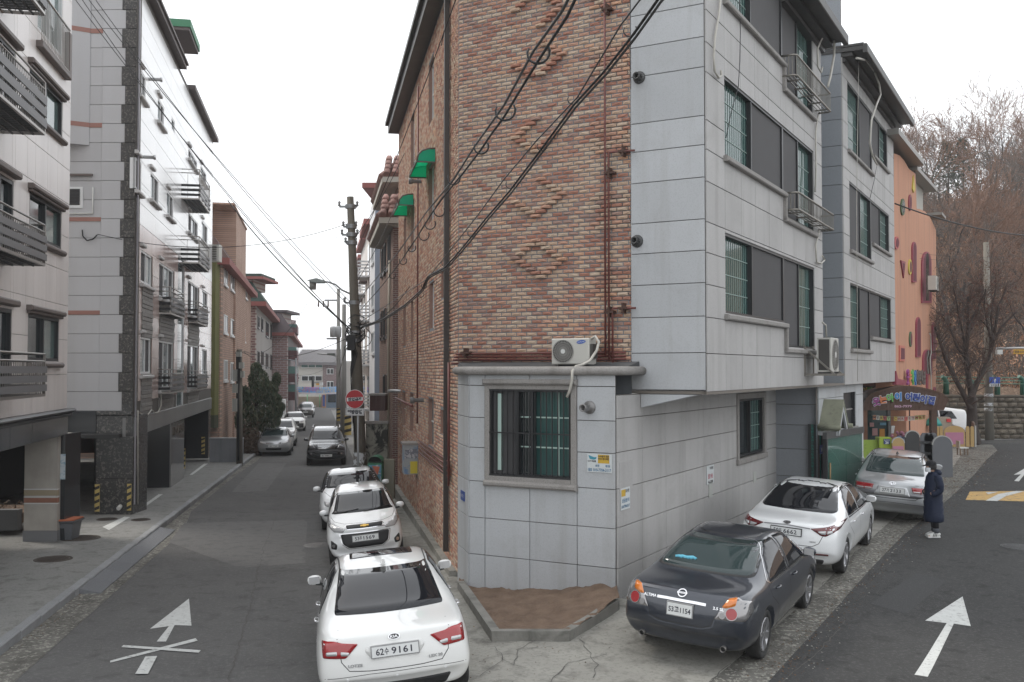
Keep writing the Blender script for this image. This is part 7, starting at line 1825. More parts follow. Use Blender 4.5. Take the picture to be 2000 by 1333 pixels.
def hill_z(x,y):
 b=zt0+.3
 d=y-(YW+1.2)-.05*(x-20)
 if d<0:return b-1.5
 z=b+(15.5*sm(d/62)+d*.045)*(.78+.27*sm((x-18)/30))+.5*mnoise.noise(Vector((x*.12,y*.12,0)))+.15*mnoise.noise(Vector((x*.6,y*.6,5)))
 return z
M_hill=mat('leaf_covered_slope',(.25,.165,.11),.95,noise=(1.2,.8),col2=(.14,.10,.075),speck=(7,.8,(.36,.26,.19)),bump=(6,.15,8))
mb=MB();nx_,ny_=70,50
V=[(14+i*1.6+(j*.5),YW+1.1+(j/ny_)**1.4*110-.05*0,0)for j in range(ny_+1)for i in range(nx_+1)];V=[(x,y,hill_z(x,y))for x,y,_ in V]
mb.add(V,[(j*(nx_+1)+i,j*(nx_+1)+i+1,(j+1)*(nx_+1)+i+1,(j+1)*(nx_+1)+i)for j in range(ny_)for i in range(nx_)],0,True)
struct(mb.build('hill',M_hill,fix=False))
def grow(rng,h,spread,levels,r0,up=.35,nb=(2,3),start=None,dirn=None,wig=.18,twig=True,segs=4,ratio=(.62,.85),leader=True):
 br=[]
 def rec(p,d,L,r,lv):
  pts=[p];rad=[r];q=p.copy();dd=d.copy()
  for i in range(segs):
   dd=(dd+Vector((rng.gauss(0,wig),rng.gauss(0,wig),rng.gauss(0,wig)+up*.12))).normalized();q=q+dd*L/segs;pts.append(q.copy());rad.append(r*(1-.5*(i+1)/segs))
  br.append((pts,rad,lv))
  if lv>=levels:return
  n=rng.randint(*nb)+(1 if lv>0 else 0)
  for k in range(n):
   i=rng.randint(max(1,segs//2),segs)if lv>0 else rng.randint(segs//2,segs);base=pts[i]
   ax=Vector((rng.gauss(0,1),rng.gauss(0,1),rng.gauss(0,.5)));ax=(ax-dd*ax.dot(dd)).normalized()
   nd=(dd*rng.uniform(.6,1.1)+ax*spread*rng.uniform(.6,1.2)+Vector((0,0,up))).normalized();rec(base,nd,L*rng.uniform(*ratio),rad[i]*.68,lv+1)
  if leader:rec(pts[-1],(dd+Vector((0,0,up*.5))).normalized(),L*.75,rad[-1],lv+1)
 rec(start or Vector((0,0,0)),(dirn or Vector((0,0,1))).normalized(),h,r0,0)
 return br
def tree_mesh(br,split,minr=.012,ks=5):
 a,b=MB(),MB()
 for pts,rad,lv in br:
  m=a if lv<=split else b;m.tube(pts,[max(minr,x)for x in rad],6 if lv==0 else(ks if lv<3 else 3),cap=False,sm=True)
 return a,b
M_bark=mat('grey_brown_bark',(.045,.037,.033),.95,noise=(3,.5));M_twig=mat('fine_twigs',(.105,.085,.072),.95);M_twig2=mat('reddish_twigs',(.19,.11,.075),.95)
tv_=[]
for v_ in range(6):
 rg=random.Random(20+v_);br=grow(rg,(3.4,2.6,3.9,3.0,2.4,3.4)[v_],(.8,1.1,.7,1.0,1.2,.9)[v_],5,.15,up=(.22,.10,.28,.12,.06,.18)[v_],wig=.20,nb=(1,2),ratio=(.6,.84));a,b=tree_mesh(br,1,.014)
 tv_.append((a.mesh('trunk',M_bark,fix=False),b.mesh('crown',M_twig if v_%2 else M_twig2,fix=False)))
rt=random.Random(8);spots=[]
for i in range(1500):
 x=rt.uniform(17,80);y=YW+3+rt.random()**.8*75
 px=1000+FOC*x/y
 if not(1730<px<2120):continue
 if any((x-a)**2+(y-b)**2<(2.2 if y<75 else 2.6)**2 for a,b in spots):continue
 spots.append((x,y))
 if len(spots)>=105:break
spots.sort(key=lambda s_:s_[1]);adj=['slender','forked','leaning','twiggy','crooked','spreading']
for k,(x,y)in enumerate(spots):
 v_=rt.randrange(6);zn=0 if y<62 else 1 if y<95 else 2;t=thing('bare_tree',('leafless tree near the foot of the slope above the green rail fence','leafless tree half way up the brown wooded slope','leafless tree high on the hill with its twigs against the white sky')[zn],'tree',(x,y,hill_z(x,y)-.1),rt.random()*6.3,('bare trees at the foot of the slope','bare trees half way up the slope','bare trees along the hill crest')[zn],local=True)
 s_=rt.uniform(.75,1.25)*(.75 if y<60 else 1.0);t.scale=(s_,s_,s_*rt.uniform(.9,1.2));t['_org']=(0.,0.,0.)
 a,b=tv_[v_];o=link('trunk',a,t);link('crown',b,t)
# a few pines near the crest
def pine_mesh(rg,H=9):
 a,b=MB(),MB();a.tube([(0,0,0),(.1,0,H*.5),(.05,.1,H)],.14,6,r2=.04)
 for i in range(900):
  z=H*(.35+.65*rg.random());r_=(H-z)*.30+.5;an=rg.random()*6.3;rr=r_*sqrt(rg.random());c=Vector((cos(an)*rr,sin(an)*rr,z+rg.gauss(0,.15)))
  for k in range(2):
   d=Vector((rg.gauss(0,1),rg.gauss(0,1),rg.gauss(0,.6))).normalized()*.22;e=Vector((rg.gauss(0,1),rg.gauss(0,1),rg.gauss(0,1))).normalized()*.07;b.add([c-d,c+e,c+d,c-e],[(0,1,2,3)])
 return a.mesh('trunk',M_bark,fix=False),b.mesh('crown',mat('pine_green',(.035,.052,.032),.9,rand=.2),fix=False)
pm=pine_mesh(random.Random(3))
for px,y,lab in((1885,105,'green pine on the hill crest, left one of two above the bare wood'),(1855,98,'smaller green pine on the hill crest among bare trees')):
 x=(px-1000)/FOC*y;t=thing('pine_tree',lab,'tree',(x,y,hill_z(x,y)-.2),0,local=True);link('trunk',pm[0],t);link('crown',pm[1],t);t.scale=(.9,.9,.8)
# dry leaves still on shrubs and undergrowth
mb=MB();r5=random.Random(6)
for i in range(42000):
 y=YW+2+r5.random()**1.2*60;px=r5.uniform(1740,2060);x=(px-1000)/FOC*y;z=hill_z(x,y)+abs(r5.gauss(0,.5))*(1.6 if r5.random()<.3 else .5)
 s_=r5.uniform(.05,.15)*(1+(y-YW)/45);d=Vector((r5.gauss(0,1),r5.gauss(0,1),r5.gauss(0,1))).normalized()*s_;e=Vector((r5.gauss(0,1),r5.gauss(0,1),r5.gauss(0,1))).normalized()*s_*.6
 c=Vector((x,y,z));mb.add([c-d,c+e,c+d],[(0,1,2)],r5.choice((0,0,1,2)))
for i in range(6000):
 y=YW+2+r5.random()**1.1*55;px=r5.uniform(1740,2060);x=(px-1000)/FOC*y;z=hill_z(x,y);h_=r5.uniform(.4,1.6);dx,dy=r5.gauss(0,.5),r5.gauss(0,.5);w_=.006+.0004*(y-YW)+.004
 mb.add([(x-w_,y,z-.05),(x+w_,y,z-.05),(x+dx*h_+w_,y+dy*h_,z+h_),(x+dx*h_-w_,y+dy*h_,z+h_)],[(0,1,2,3)],3)
stuff(mb.build('undergrowth',[mat('oak_leaf',(.38,.20,.115),.95),mat('oak_leaf_dark',(.15,.092,.062),.95),mat('oak_leaf_pale',(.40,.27,.18),.95),M_twig],fix=False))
# the street tree in front of the wall
tp_=gp(1893,872);tp_=Vector((at(1893,0,43.5).x,43.5,gz(at(1893,0,43.5).x,43.5)))
T=lambda px,py,Y=43.5:at(px,py,Y)
rg=random.Random(5);br=[([tp_,T(1899,835),T(1898,800),T(1897,775)],[.26,.24,.21,.20],0)]
limbs=[([(1897,800),(1884,775),(1868,745),(1848,705),(1836,668),(1826,640)],.13),([(1898,778),(1893,745),(1888,712),(1886,690),(1890,655),(1890,620),(1891,580)],.14),([(1897,778),(1905,755),(1920,725),(1931,700),(1938,670)],.15),([(1938,672),(1930,640),(1915,625)],.07),([(1938,670),(1944,640),(1950,600),(1965,565)],.09),([(1938,672),(1955,640),(1985,610)],.07),([(1886,700),(1870,680),(1855,640),(1838,615)],.07),([(1890,640),(1905,610),(1925,570)],.06),([(1930,645),(1922,600),(1925,565)],.05),([(1888,700),(1880,650),(1870,600),(1862,560)],.06),([(1940,665),(1935,620),(1945,560)],.055)]
for P,r_ in limbs:
 pts=[T(a,b,43.5+.25*sin(i*1.7+a))for i,(a,b)in enumerate(P)];br.append((pts,[r_*(1-.6*i/(len(pts)-1))for i in range(len(pts))],1))
 for k in range(1,len(pts)):
  for m_ in range(5 if k>1 else 3):
   d=(pts[k]-pts[k-1]).normalized();f_=rg.random();base=pts[k-1].lerp(pts[k],f_)
   nd=(d*.7+Vector((rg.gauss(0,.6),rg.gauss(0,.4),rg.gauss(.35,.4)))).normalized()
   br+=[(a,b,c+2)for a,b,c in grow(rg,rg.uniform(.5,1.15),.7,2,r_*.22,up=.1,start=base,dirn=nd,nb=(2,3),segs=3,leader=False)]
a,b=tree_mesh(br,1,.008,7)
t=thing('street_tree','large bare tree with three forking limbs behind the yellow picket fence','tree',tp_);a.build('trunk',mat('dark_bark',(.055,.042,.036),.95,noise=(4,.5),bump=(20,.02)),t,fix=False);b.build('crown',mat('brown_twigs',(.10,.066,.052),.95),t,fix=False)
q=MB();r6=random.Random(12);ends=[(p_[0][-1])for p_ in br if p_[2]>=2]
for i in range(3000):
 c=r6.choice(ends)+Vector((r6.gauss(0,.2),r6.gauss(0,.2),r6.gauss(0,.2)))
 if c.z<T(1890,640).z:continue
 d=Vector((r6.gauss(0,1),r6.gauss(0,1),r6.gauss(0,1))).normalized()*.075;e=Vector((r6.gauss(0,1),r6.gauss(0,1),r6.gauss(0,1))).normalized()*.03;q.add([c-d,c+e,c+d],[(0,1,2)])
stuff(q.build('dry_seed_clusters',mat('dry_red_brown_leaf',(.15,.06,.04),.95),t,fix=False))
# ------------------------------------------------------------- cars in their places
def place(r,X,Y,head,roll=0.,pitch=0.,L=0.,nose=False,z=None):
 """X, Y: middle of the tail (or of the nose); head: degrees from +Y towards -X; roll>0 lifts the left side, pitch>0 lifts the nose"""
 a=radians(head);f=Vector((-sin(a),cos(a),0));lft=Vector((-cos(a),-sin(a),0))
 P=Vector((X,Y,0));
 if nose:P=P-f*L
 hs=[(gz(*(P+f*u+lft*v).xy),u,v)for u in(L*.2,L*.78)for v in(-.75,.75)]
 if z is None:
  z0=min(h-v*tan(radians(roll))-u*tan(radians(pitch))for h,u,v in hs)*.5+.5*sum(h-v*tan(radians(roll))-u*tan(radians(pitch))for h,u,v in hs)/4
 else:z0=z
 r.location=(P.x,P.y,z0);r.rotation_euler=(radians(roll),-radians(pitch),radians(90+head))
 return r
place(car_lotze(),-1.24,11.25,10,-5.0,-1.0,4.8)
place(car_altima(),2.17,13.2,-28.5,4.0,1.6,4.82)
place(car_k5(),4.78,17.65,-28,4.0,1.4,4.845)
place(car_sonata(),8.65,22.9,-23.5,4.2,1.8,4.8)
place(car_spark(),-2.95,20.55,190,5.5,.9,3.595,nose=True)
def front_sedan(label,spec,axles,R,paint,glass=K_tint,head=None,grille=None,lower=None,fog=None,pz=.5,pt='',slats=2,lvl=2,hm=K_clear,rails=False,dark_low=False,Hk=1.0,style=5,suv=False):
 c=Car(spec,REARX,FRONTX,axles,R,paint,lvl=lvl)
 r=thing('parked_car',label,'car',local=True);link('body',c.body,r)
 if suv:sp=[[(.55,1.16),(1.3,1.14),(1.3,1.60),(.75,1.56)],[(1.36,1.14),(2.25,1.13),(2.25,1.62),(1.36,1.61)],[(2.31,1.13),(3.35,1.11),(3.1,1.42),(2.85,1.60),(2.31,1.62)]];ws=sym([(.70,1.20),(.60,1.62)]);rw=sym([(.6,1.15),(.55,1.5)])
 else:sp=SIDE3;ws=sym([(.67,1.05),(.58,1.37)]);rw=sym([(.655,1.065),(.565,1.40)])
 k=Hk
 glasshouse(r,c,[[(x,z*k)for x,z in p]for p in sp],[(y,z*k)for y,z in rw],[(y,z*k)for y,z in ws],K_tint,K_tint,glass)
 front_face(c,r,0,1,head,grille,lower,fog,pz,pt,None,slats=slats,hm=hm)
 if dark_low:
  for ax in('left','right'):c.patch(ax,[(.1,.55),(.1,.40),(c.L-.15,.40),(c.L-.15,.55)],'lower_cladding',K_black,r,off=.003)
 mirrors(r,c,c.L-1.42,(1.13 if suv else .98)*k,paint);add_wheels(r,c,style)
 if rails:
  q=MB()
  for sd in(-1,1):q.tube([(.7,sd*.60,1.70*k),(.85,sd*.62,1.78*k),(2.5,sd*.64,1.80*k),(2.75,sd*.64,1.73*k)],.025,6)
  q.build('roof_rail',K_chrome,r,org=(0,0,0))
 q=MB();c.ribbon(q,'front',sym([(c.Wm*.82,.98*k if not suv else 1.05),(c.Wm*.5,.80 if not suv else 1.0)]),.01);q.build('panel_seam',K_seam,r,fix=False,org=(0,0,0))
 return r,c
r,c=front_sedan('white sedan with an open sunroof directly behind the small white hatchback',scaled(SEDAN,4.53,1.78,1.46),(.9,3.6),.31,P_white,head=[(.42,.70),(.6,.76),(.74,.8),(.74,.70),(.6,.63),(.45,.62)],grille=[(.34,.70),(.3,.6)],lower=[(.4,.44),(.36,.34)],pt='',pz=.5,lvl=3,glass=K_tint)
c.patch('top',[(2.05,-.25),(2.05,.33),(2.45,.33),(2.45,-.25)],'sunroof',K_well,r,rnd=.05,off=.003)
place(r,-3.98,25.6,191,5,.8,4.53,nose=True)
r,c=front_sedan('large black four-wheel drive facing the camera with a chrome slatted grille and roof rails',SUV,(.98,3.85),.38,P_black,suv=True,rails=True,lvl=3,head=[(.48,.82),(.60,1.0),(.82,1.02),(.84,.88),(.66,.80)],grille=[(.42,1.01),(.40,.80)],lower=[(.55,.66),(.50,.56)],fog=[(.60,.62),(.78,.66),(.78,.54),(.62,.52)],pz=.50,pt='06거 8863',slats=5,hm=mat('smoked_lamp',(.12,.12,.125),.1,met=.3,coat=1.))
q=MB();c.ribbon(q,'front',[(-.85,.69),(-.5,.74),(.5,.74),(.85,.69)],.09,off=.006);q.build('bumper_trim',mat('bumper_grey',(.12,.12,.125),.4,met=.4),r,fix=False,org=(0,0,0))
place(r,-8.67,46.6,190.5,0,.6,4.72,nose=True)
M_lamp2=K_clear
r,c=front_sedan('silver sedan facing the camera beside the dark evergreen, first of the far left row',scaled(SEDAN,4.6,1.80,1.48),(.95,3.65),.32,P_silver,glass=K_tint2,head=[(.42,.72),(.6,.78),(.76,.82),(.76,.72),(.6,.66),(.45,.66)],grille=[(.40,.74),(.36,.66)],lower=[(.42,.46),(.38,.34)],pz=.55,pt='29다 7703',slats=2)
place(r,-12.62,52.8,190,0,.6,4.6,nose=True)
r,c=front_sedan('white sport utility car with roof rails behind the silver sedan on the left',[(a[0]*.99,a[1]*.95,*a[2:])for a in SUV],(.96,3.8),.37,P_pearl,suv=True,rails=True,Hk=.95,head=[(.52,.82),(.66,.95),(.84,.98),(.84,.86),(.66,.80)],grille=[(.42,.92),(.38,.70)],lower=[(.5,.55),(.44,.42)],fog=[(.60,.60),(.78,.64),(.78,.52),(.62,.5)],pz=.55,pt='',slats=3)
place(r,-14.1,60.8,191,0,.6,4.67,nose=True)
r,c=front_sedan('white car with a black lower front, third of the far left row',scaled(SEDAN,4.4,1.82,1.58),(.9,3.5),.34,P_pearl,Hk=1.07,head=[(.46,.78),(.66,.92),(.78,.92),(.78,.80),(.6,.74)],grille=[(.40,.84),(.46,.40)],lower=[(.76,.66),(.76,.3)],pz=.5,pt='',slats=1)
place(r,-17.6,80.5,191,0,.6,4.4,nose=True)
r,c=front_sedan('dark brown sport utility car far down the street on the left',[(a[0],a[1]*.95,*a[2:])for a in SUV],(.96,3.8),.36,P_brown,suv=True,Hk=.95,glass=K_tint2,head=[(.5,.82),(.64,.95),(.84,.98),(.84,.86),(.66,.80)],grille=[(.40,.9),(.1,.80)],lower=[(.5,.55),(.44,.42)],pz=.66,pt='',slats=2)
place(r,-23.4,113,191,0,.6,4.7,nose=True)
r,c=front_sedan('silver car just behind the dark brown one at the far end of the parked row',[(a[0],a[1]*.93,*a[2:])for a in SUV],(.96,3.8),.36,P_silver,suv=True,Hk=.93,glass=K_tint2,head=[(.5,.82),(.64,.95),(.84,.98),(.84,.86),(.66,.80)],grille=[(.40,.9),(.36,.74)],lower=[(.5,.55),(.44,.42)],pz=.6,pt='',slats=1)
place(r,-24.9,121,191,0,.6,4.7,nose=True)
# white box truck
tx=-21.4;ty=90.5;tz=gz(tx,ty)
t=thing('box_truck','small white refrigerated box truck parked behind the evergreen far down the left side','truck',(tx,ty,tz),radians(-79+180),local=True)
q=MB();q.box(0,2.9,-.86,.86,.75,2.45);q.build('cargo_box',mat('truck_white',(.66,.66,.65),.5),t,org=(0,0,0))
q=MB();q.prism([(2.95,.35),(4.35,.35),(4.45,.95),(4.0,1.85),(2.95,1.95)],-.82,.82);q.build('cab',P_white,t,org=(0,0,0))
q=MB();q.add([(4.44,-.72,1.05),(4.44,.72,1.05),(4.055,.66,1.78),(4.055,-.66,1.78)],[(0,1,2,3)]);q.build('windshield',K_tint,t,fix=False,org=(0,0,0))
MB().box(3.0,3.5,-.5,.5,1.96,2.35).build('cooling_unit',M_white,t,org=(0,0,0))
for ax in(.8,3.7):
 for sd in(-1,1):
  tm,km=wheel_meshes(.3,5);o=link('wheel',tm.mesh('wheel',K_tyre),t);o.location=(ax,sd*.72,.3)
t.rotation_euler=(0,0,radians(-90+11))
# white van-like car and beige tailgate beyond the yellow fence on the right
r,c=front_sedan('white car half hidden behind the yellow fence by the stone wall',[(a[0],a[1]*.88,a[2],a[3]*.88,*a[4:])for a in SUV],(.98,3.85),.36,P_white,suv=True,Hk=.86,lvl=2,head=[(.5,.82),(.64,.95),(.84,.98),(.84,.86),(.66,.80)],grille=[(.4,.9),(.36,.74)],lower=[(.5,.55),(.44,.42)],pz=None)
place(r,21.0,46.4,84,0,0,4.7)
q=MB();a=at(1829,838,43);b=at(1860,815,43);q.prism([(a.x,a.z-.6),(b.x,a.z-.6),(b.x,b.z-.12),(b.x-.12,b.z),(a.x,b.z)],43,43.3)
t=thing('truck_tailgate','beige truck tailgate with a red lamp behind the yellow fence','truck tailgate',(a.x,43,a.z-.6));q.build('panel',mat('beige_panel',(.33,.28,.22),.6),t);p=at(1853,822,42.98);MB().box(p.x-.09,p.x+.09,42.96,43,p.z-.06,p.z+.08).build('lamp',mat('lit_red_lamp',(.6,.03,.03),.3),t)
q=MB();p=at(1829,832,42);q.lathe([(.001,.38),(.16,.34),(.3,.15),(.36,0),(.34,0)],c=(p.x-.05,42.2,p.z),n=18);solo(q,'playhouse_roof',mat('teal_plastic',(.02,.25,.22),.4),'teal plastic toy roof behind the left end of the yellow fence','toy')
# ------------------------------------------------------------- person
fp=gp(1823,1049);PX,PY,PZ=fp.x,fp.y,fp.z
pr=thing('person','person in long navy padded coat, black cap and white mask beside the silver sedan','person',fp)
def skin(edges,verts,rad,m,name,sub=2,root=0,par=pr):
 me=bpy.data.meshes.new(name);me.from_pydata([(PX+x,PY+y,PZ+z)for x,y,z in verts],edges,[]);o=bpy.data.objects.new(name,me);COL.objects.link(o)
 sk=o.modifiers.new('s','SKIN');sb=o.modifiers.new('b','SUBSURF');sb.levels=sub;sb.render_levels=sub
 for i,r_ in enumerate(rad):me.skin_vertices[0].data[i].radius=(r_ if isinstance(r_,tuple)else(r_,r_))
 me.skin_vertices[0].data[root].use_root=True
 dg=bpy.context.evaluated_depsgraph_get();m2=bpy.data.meshes.new_from_object(o.evaluated_get(dg));bpy.data.objects.remove(o)
 org=Vector(pr['_org'])
 for v in m2.vertices:v.co-=org
 m2.materials.clear();m2.materials.append(m)
 for p in m2.polygons:p.use_smooth=True;p.material_index=0
 return link(name,m2,par)
M_skin=mat('skin',(.42,.26,.19),.6);M_navy=mat('navy_padded_coat',(.006,.011,.030),.6,noise=(5,.4),col2=(.010,.018,.042),bump=(9,.02),spec=.25);M_blk=mat('black_cloth',(.012,.012,.014),.9)
# faces left (-x). Body: pelvis, spine, neck, head, legs with feet, arms bent to the front
V=[(0,0,.84),(0,0,1.05),(.02,0,1.24),(.0,0,1.33),(-.03,0,1.40),(-.035,0,1.47),(-.045,0,1.55),(.01,-.08,.80),(.01,-.08,.45),(.03,-.08,.09),(-.07,-.085,.045),(-.15,-.09,.03),(.0,.08,.80),(.03,.08,.45),(.06,.08,.09),(-.04,.085,.045),(-.11,.09,.03),(.02,-.17,1.27),(.03,-.21,1.02),(-.13,-.17,.93),(.02,.17,1.27),(.03,.21,1.02),(-.13,.17,.93)]
Eg=[(0,1),(1,2),(2,3),(3,4),(4,5),(5,6),(0,7),(7,8),(8,9),(9,10),(10,11),(0,12),(12,13),(13,14),(14,15),(15,16),(2,17),(17,18),(18,19),(2,20),(20,21),(21,22)]
Rd=[(.14,.11),(.12,.10),(.14,.11),.055,.06,.085,.075,.085,.062,.045,.04,.03,.085,.062,.045,.04,.03,.055,.045,.035,.055,.045,.035]
skin(Eg,V,Rd,M_skin,'body')
# head shape over the skinned neck: face features in profile
q=MB();hc=Vector((PX-.04,PY,PZ+1.50))
vs=[];n1,n2=20,14
for i in range(n2+1):
 th=pi*i/n2
 for k in range(n1):
  a_=2*pi*k/n1;x,y,z=-cos(a_)*sin(th),sin(a_)*sin(th),cos(th);fx=max(0,-0+(-x));
  front=max(0,-x)
  rx=.098-(.012 if z<-.5 else 0);px_=x*rx;
  if front>.6 and abs(y)<.35:px_-=.022*math.exp(-((z+.12)/.16)**2)*(1-abs(y)/.35);px_+=.008*math.exp(-((z-.12)/.12)**2)
  if front>.4:px_-=.006*math.exp(-((z+.75)/.2)**2)
  vs.append((hc.x+px_,hc.y+y*.078,hc.z+z*.118))
q.add(vs,[(i*n1+k,i*n1+(k+1)%n1,(i+1)*n1+(k+1)%n1,(i+1)*n1+k)for i in range(n2)for k in range(n1)],0,True);q.build('head',M_skin,pr)
for sy in(-1,1):
 q=MB();q.lathe([(.001,-.012),(.022,-.008),(.026,.004),(.012,.010),(.001,.004)],c=(hc.x+.012,hc.y+sy*.078,hc.z-.01),ax='y',n=10);q.build('ear',M_skin,pr)
 q=MB();q.lathe([(.001,-.004),(.009,0),(.001,.004)],c=(hc.x-.083,hc.y+sy*.032,hc.z+.015),ax='x',n=8);q.build('eye',K_ink,pr)
q=MB();vs=[]
for i in range(7):
 th=i/6
 for k in range(12):
  a_=-1.25+2.5*k/11;vs.append((hc.x-cos(a_)*(.108+.012*sin(pi*th)),hc.y+sin(a_)*.088,hc.z-.015-.095*th))
q.add(vs,[(i*12+k,i*12+k+1,(i+1)*12+k+1,(i+1)*12+k)for i in range(6)for k in range(11)],0,True);q.build('face_mask',mat('white_mask',(.62,.64,.66),.8),pr,fix=False)
q=MB();q.lathe([(.106,.02),(.110,.05),(.104,.085),(.085,.115),(.05,.132),(.001,.137)],c=(hc.x+.006,hc.y,hc.z),n=20)
q.add([(hc.x-.085,hc.y-.07,hc.z+.03),(hc.x-.085,hc.y+.07,hc.z+.03),(hc.x-.185,hc.y+.045,hc.z+.008),(hc.x-.185,hc.y-.045,hc.z+.008),(hc.x-.085,hc.y-.07,hc.z+.042),(hc.x-.085,hc.y+.07,hc.z+.042),(hc.x-.185,hc.y+.045,hc.z+.016),(hc.x-.185,hc.y-.045,hc.z+.016)],[(0,1,2,3),(4,7,6,5),(3,2,6,7),(0,3,7,4),(1,5,6,2)])
q.build('cap',M_blk,pr)
q=MB();q.lathe([(.09,-.06),(.103,-.02),(.105,.03),(.09,.05)],c=(hc.x+.02,hc.y,hc.z),n=18);q.build('hair',mat('black_hair',(.012,.010,.009),.6),pr)
# coat: quilted rings, hem at the shins; swelling to the back
q=MB();rings=[]
prof=[(.33,.185,.21,.01),(.36,.20,.225,.01),(.48,.205,.23,.01),(.50,.19,.22,.01),(.62,.20,.225,.01),(.64,.185,.215,.01),(.76,.195,.22,.01),(.78,.18,.21,.01),(.90,.19,.22,.01),(.92,.175,.21,.01),(1.04,.18,.22,.01),(1.06,.168,.21,.012),(1.17,.17,.225,.015),(1.19,.16,.215,.015),(1.29,.145,.20,.02),(1.355,.10,.13,.015),(1.40,.085,.10,.0)]
n=28;vs=[]
for z,rx,ry,ox in prof:
 for k in range(n):
  a_=2*pi*k/n;w_=1+.018*sin(5*a_+z*9);vs.append((PX+ox+cos(a_)*rx*w_,PY+sin(a_)*ry*w_,PZ+z))
q.add(vs,[(i*n+k,i*n+(k+1)%n,(i+1)*n+(k+1)%n,(i+1)*n+k)for i in range(len(prof)-1)for k in range(n)]+[tuple(range(n))],0,True);q.build('coat',M_navy,pr)
for sy in(-1,1):
 P=[(.03,sy*.16,1.30),(.05,sy*.235,1.18),(.055,sy*.25,1.03),(-.03,sy*.235,.95),(-.12,sy*.19,.92)]
 q=MB();pts=[];rad=[]
 for i in range(len(P)-1):
  for t_ in(0,.33,.5,.83):pts.append((PX+P[i][0]+(P[i+1][0]-P[i][0])*t_,PY+P[i][1]+(P[i+1][1]-P[i][1])*t_,PZ+P[i][2]+(P[i+1][2]-P[i][2])*t_));rad.append((.082-.006*i)*(1,1.06,1.06,.93)[(0,.33,.5,.83).index(t_)])
 q.tube(pts,rad,14);q.build('sleeve',M_navy,pr)
q=MB();vs=[]
for i in range(9):
 th=pi*i/8
 for k in range(16):a_=2*pi*k/16;vs.append((PX+.10+.085*cos(a_)*sin(th),PY+.14*sin(a_)*sin(th),PZ+1.37+.075*cos(th)))
q.add(vs,[(i*16+k,i*16+(k+1)%16,(i+1)*16+(k+1)%16,(i+1)*16+k)for i in range(8)for k in range(16)],0,True);q.build('hood',M_navy,pr)
for sx,sy in((.01,-.08),(.04,.08)):
 q=MB();q.tube([(PX+sx,PY+sy,PZ+.62),(PX+sx+.0,PY+sy,PZ+.36),(PX+sx+.015,PY+sy,PZ+.19)],.075,12,r2=.062);q.build('trouser_leg',M_blk,pr)
 q=MB();q.tube([(PX+sx+.015,PY+sy,PZ+.20),(PX+sx+.02,PY+sy,PZ+.10)],.066,12);q.build('trouser_cuff',mat('grey_denim',(.07,.075,.085),.9),pr)
 q=MB();q.tube([(PX+sx+.09,PY+sy,PZ+.055),(PX+sx+.05,PY+sy,PZ+.075),(PX+sx-.03,PY+sy,PZ+.065),(PX+sx-.11,PY+sy,PZ+.045),(PX+sx-.165,PY+sy,PZ+.035)],[.035,.055,.055,.045,.025],12);q.box(PX+sx-.17,PX+sx+.09,PY+sy-.045,PY+sy+.045,PZ+.0,PZ+.03)
 o=q.build('shoe',mat('white_shoe',(.62,.62,.6),.6),pr);q=MB()
 for k in range(3):q.bar((PX+sx-.01-.03*k,PY+sy-.058,PZ+.03),(PX+sx+.02-.03*k,PY+sy-.05,PZ+.11),.012,.006)
 q.build('shoe_stripe',M_blk,o)
# ------------------------------------------------------------- poles, signs, boxes, air conditioners, wires
M_pole=mat('weathered_concrete_pole',(.15,.135,.11),.9,noise=(2,.6),streak=(3,.7,(.07,.062,.05)),bump=(20,.01));M_pole2=mat('pale_concrete_pole',(.24,.235,.22),.85,noise=(1.5,.4),streak=(2.5,.5,(.14,.135,.125)))
M_zinc=mat('galvanised',(.30,.31,.32),.45,met=.6);M_box=mat('beige_meter_box',(.34,.34,.31),.6)
def haz_band(px,Y,y0,y1,r,par):
 a=at(px,y1,Y);b=at(px,y0,Y);MB().lathe([(r,0),(r,b.z-a.z)],c=a,n=14).build('hazard_wrap',M_haz,par,fix=False)
 for k in range(3):
  z=a.z+(b.z-a.z)*(k+.3)/3;vs=[];nn=12
  for j in range(nn+1):an=pi+pi*j/nn;vs+=[(a.x+cos(an)*(r+.004),Y+sin(an)*(r+.004),z+.12*j/nn),(a.x+cos(an)*(r+.004),Y+sin(an)*(r+.004),z+.12*j/nn+(b.z-a.z)*.15)]
  q=MB();q.add(vs,[(2*j,2*j+2,2*j+3,2*j+1)for j in range(nn)]);q.build('hazard_stripe',M_hazb,par,fix=False)
PYo=31.0;pb=at(708,960,PYo);ptop=at(684,385,PYo);pb=Vector((pb.x,PYo,gz(pb.x,PYo)-.2))
up=thing('utility_pole','leaning weathered concrete utility pole behind the no entry sign','utility pole',pb)
q=MB();q.tube([pb,pb.lerp(ptop,.5),ptop],[.20,.165,.105],18);q.build('pole',M_pole,up)
lp=lambda y:pb.lerp(ptop,(y-960)/(385-960))
for y,w_ in((403,.35),(440,.25),(455,.3),(470,.2),(580,.3),(635,.25),(650,.3)):
 c=lp(y);q=MB();q.box(c.x-w_,c.x+w_*.6,c.y-.03,c.y+.03,c.z-.03,c.z+.03);q.lathe([(.17,-.06),(.17,.06)],c=c,n=14);q.build('pole_bracket',M_zinc,up)
 for sx in(-w_,w_*.6):q=MB();q.lathe([(.001,-.08),(.05,-.06),(.03,0),(.05,.06),(.001,.1)],c=(c.x+sx,c.y-.02,c.z+.08),n=8);q.build('insulator',mat('insulator_grey',(.25,.25,.25),.4),up)
q=MB();r7=random.Random(3)
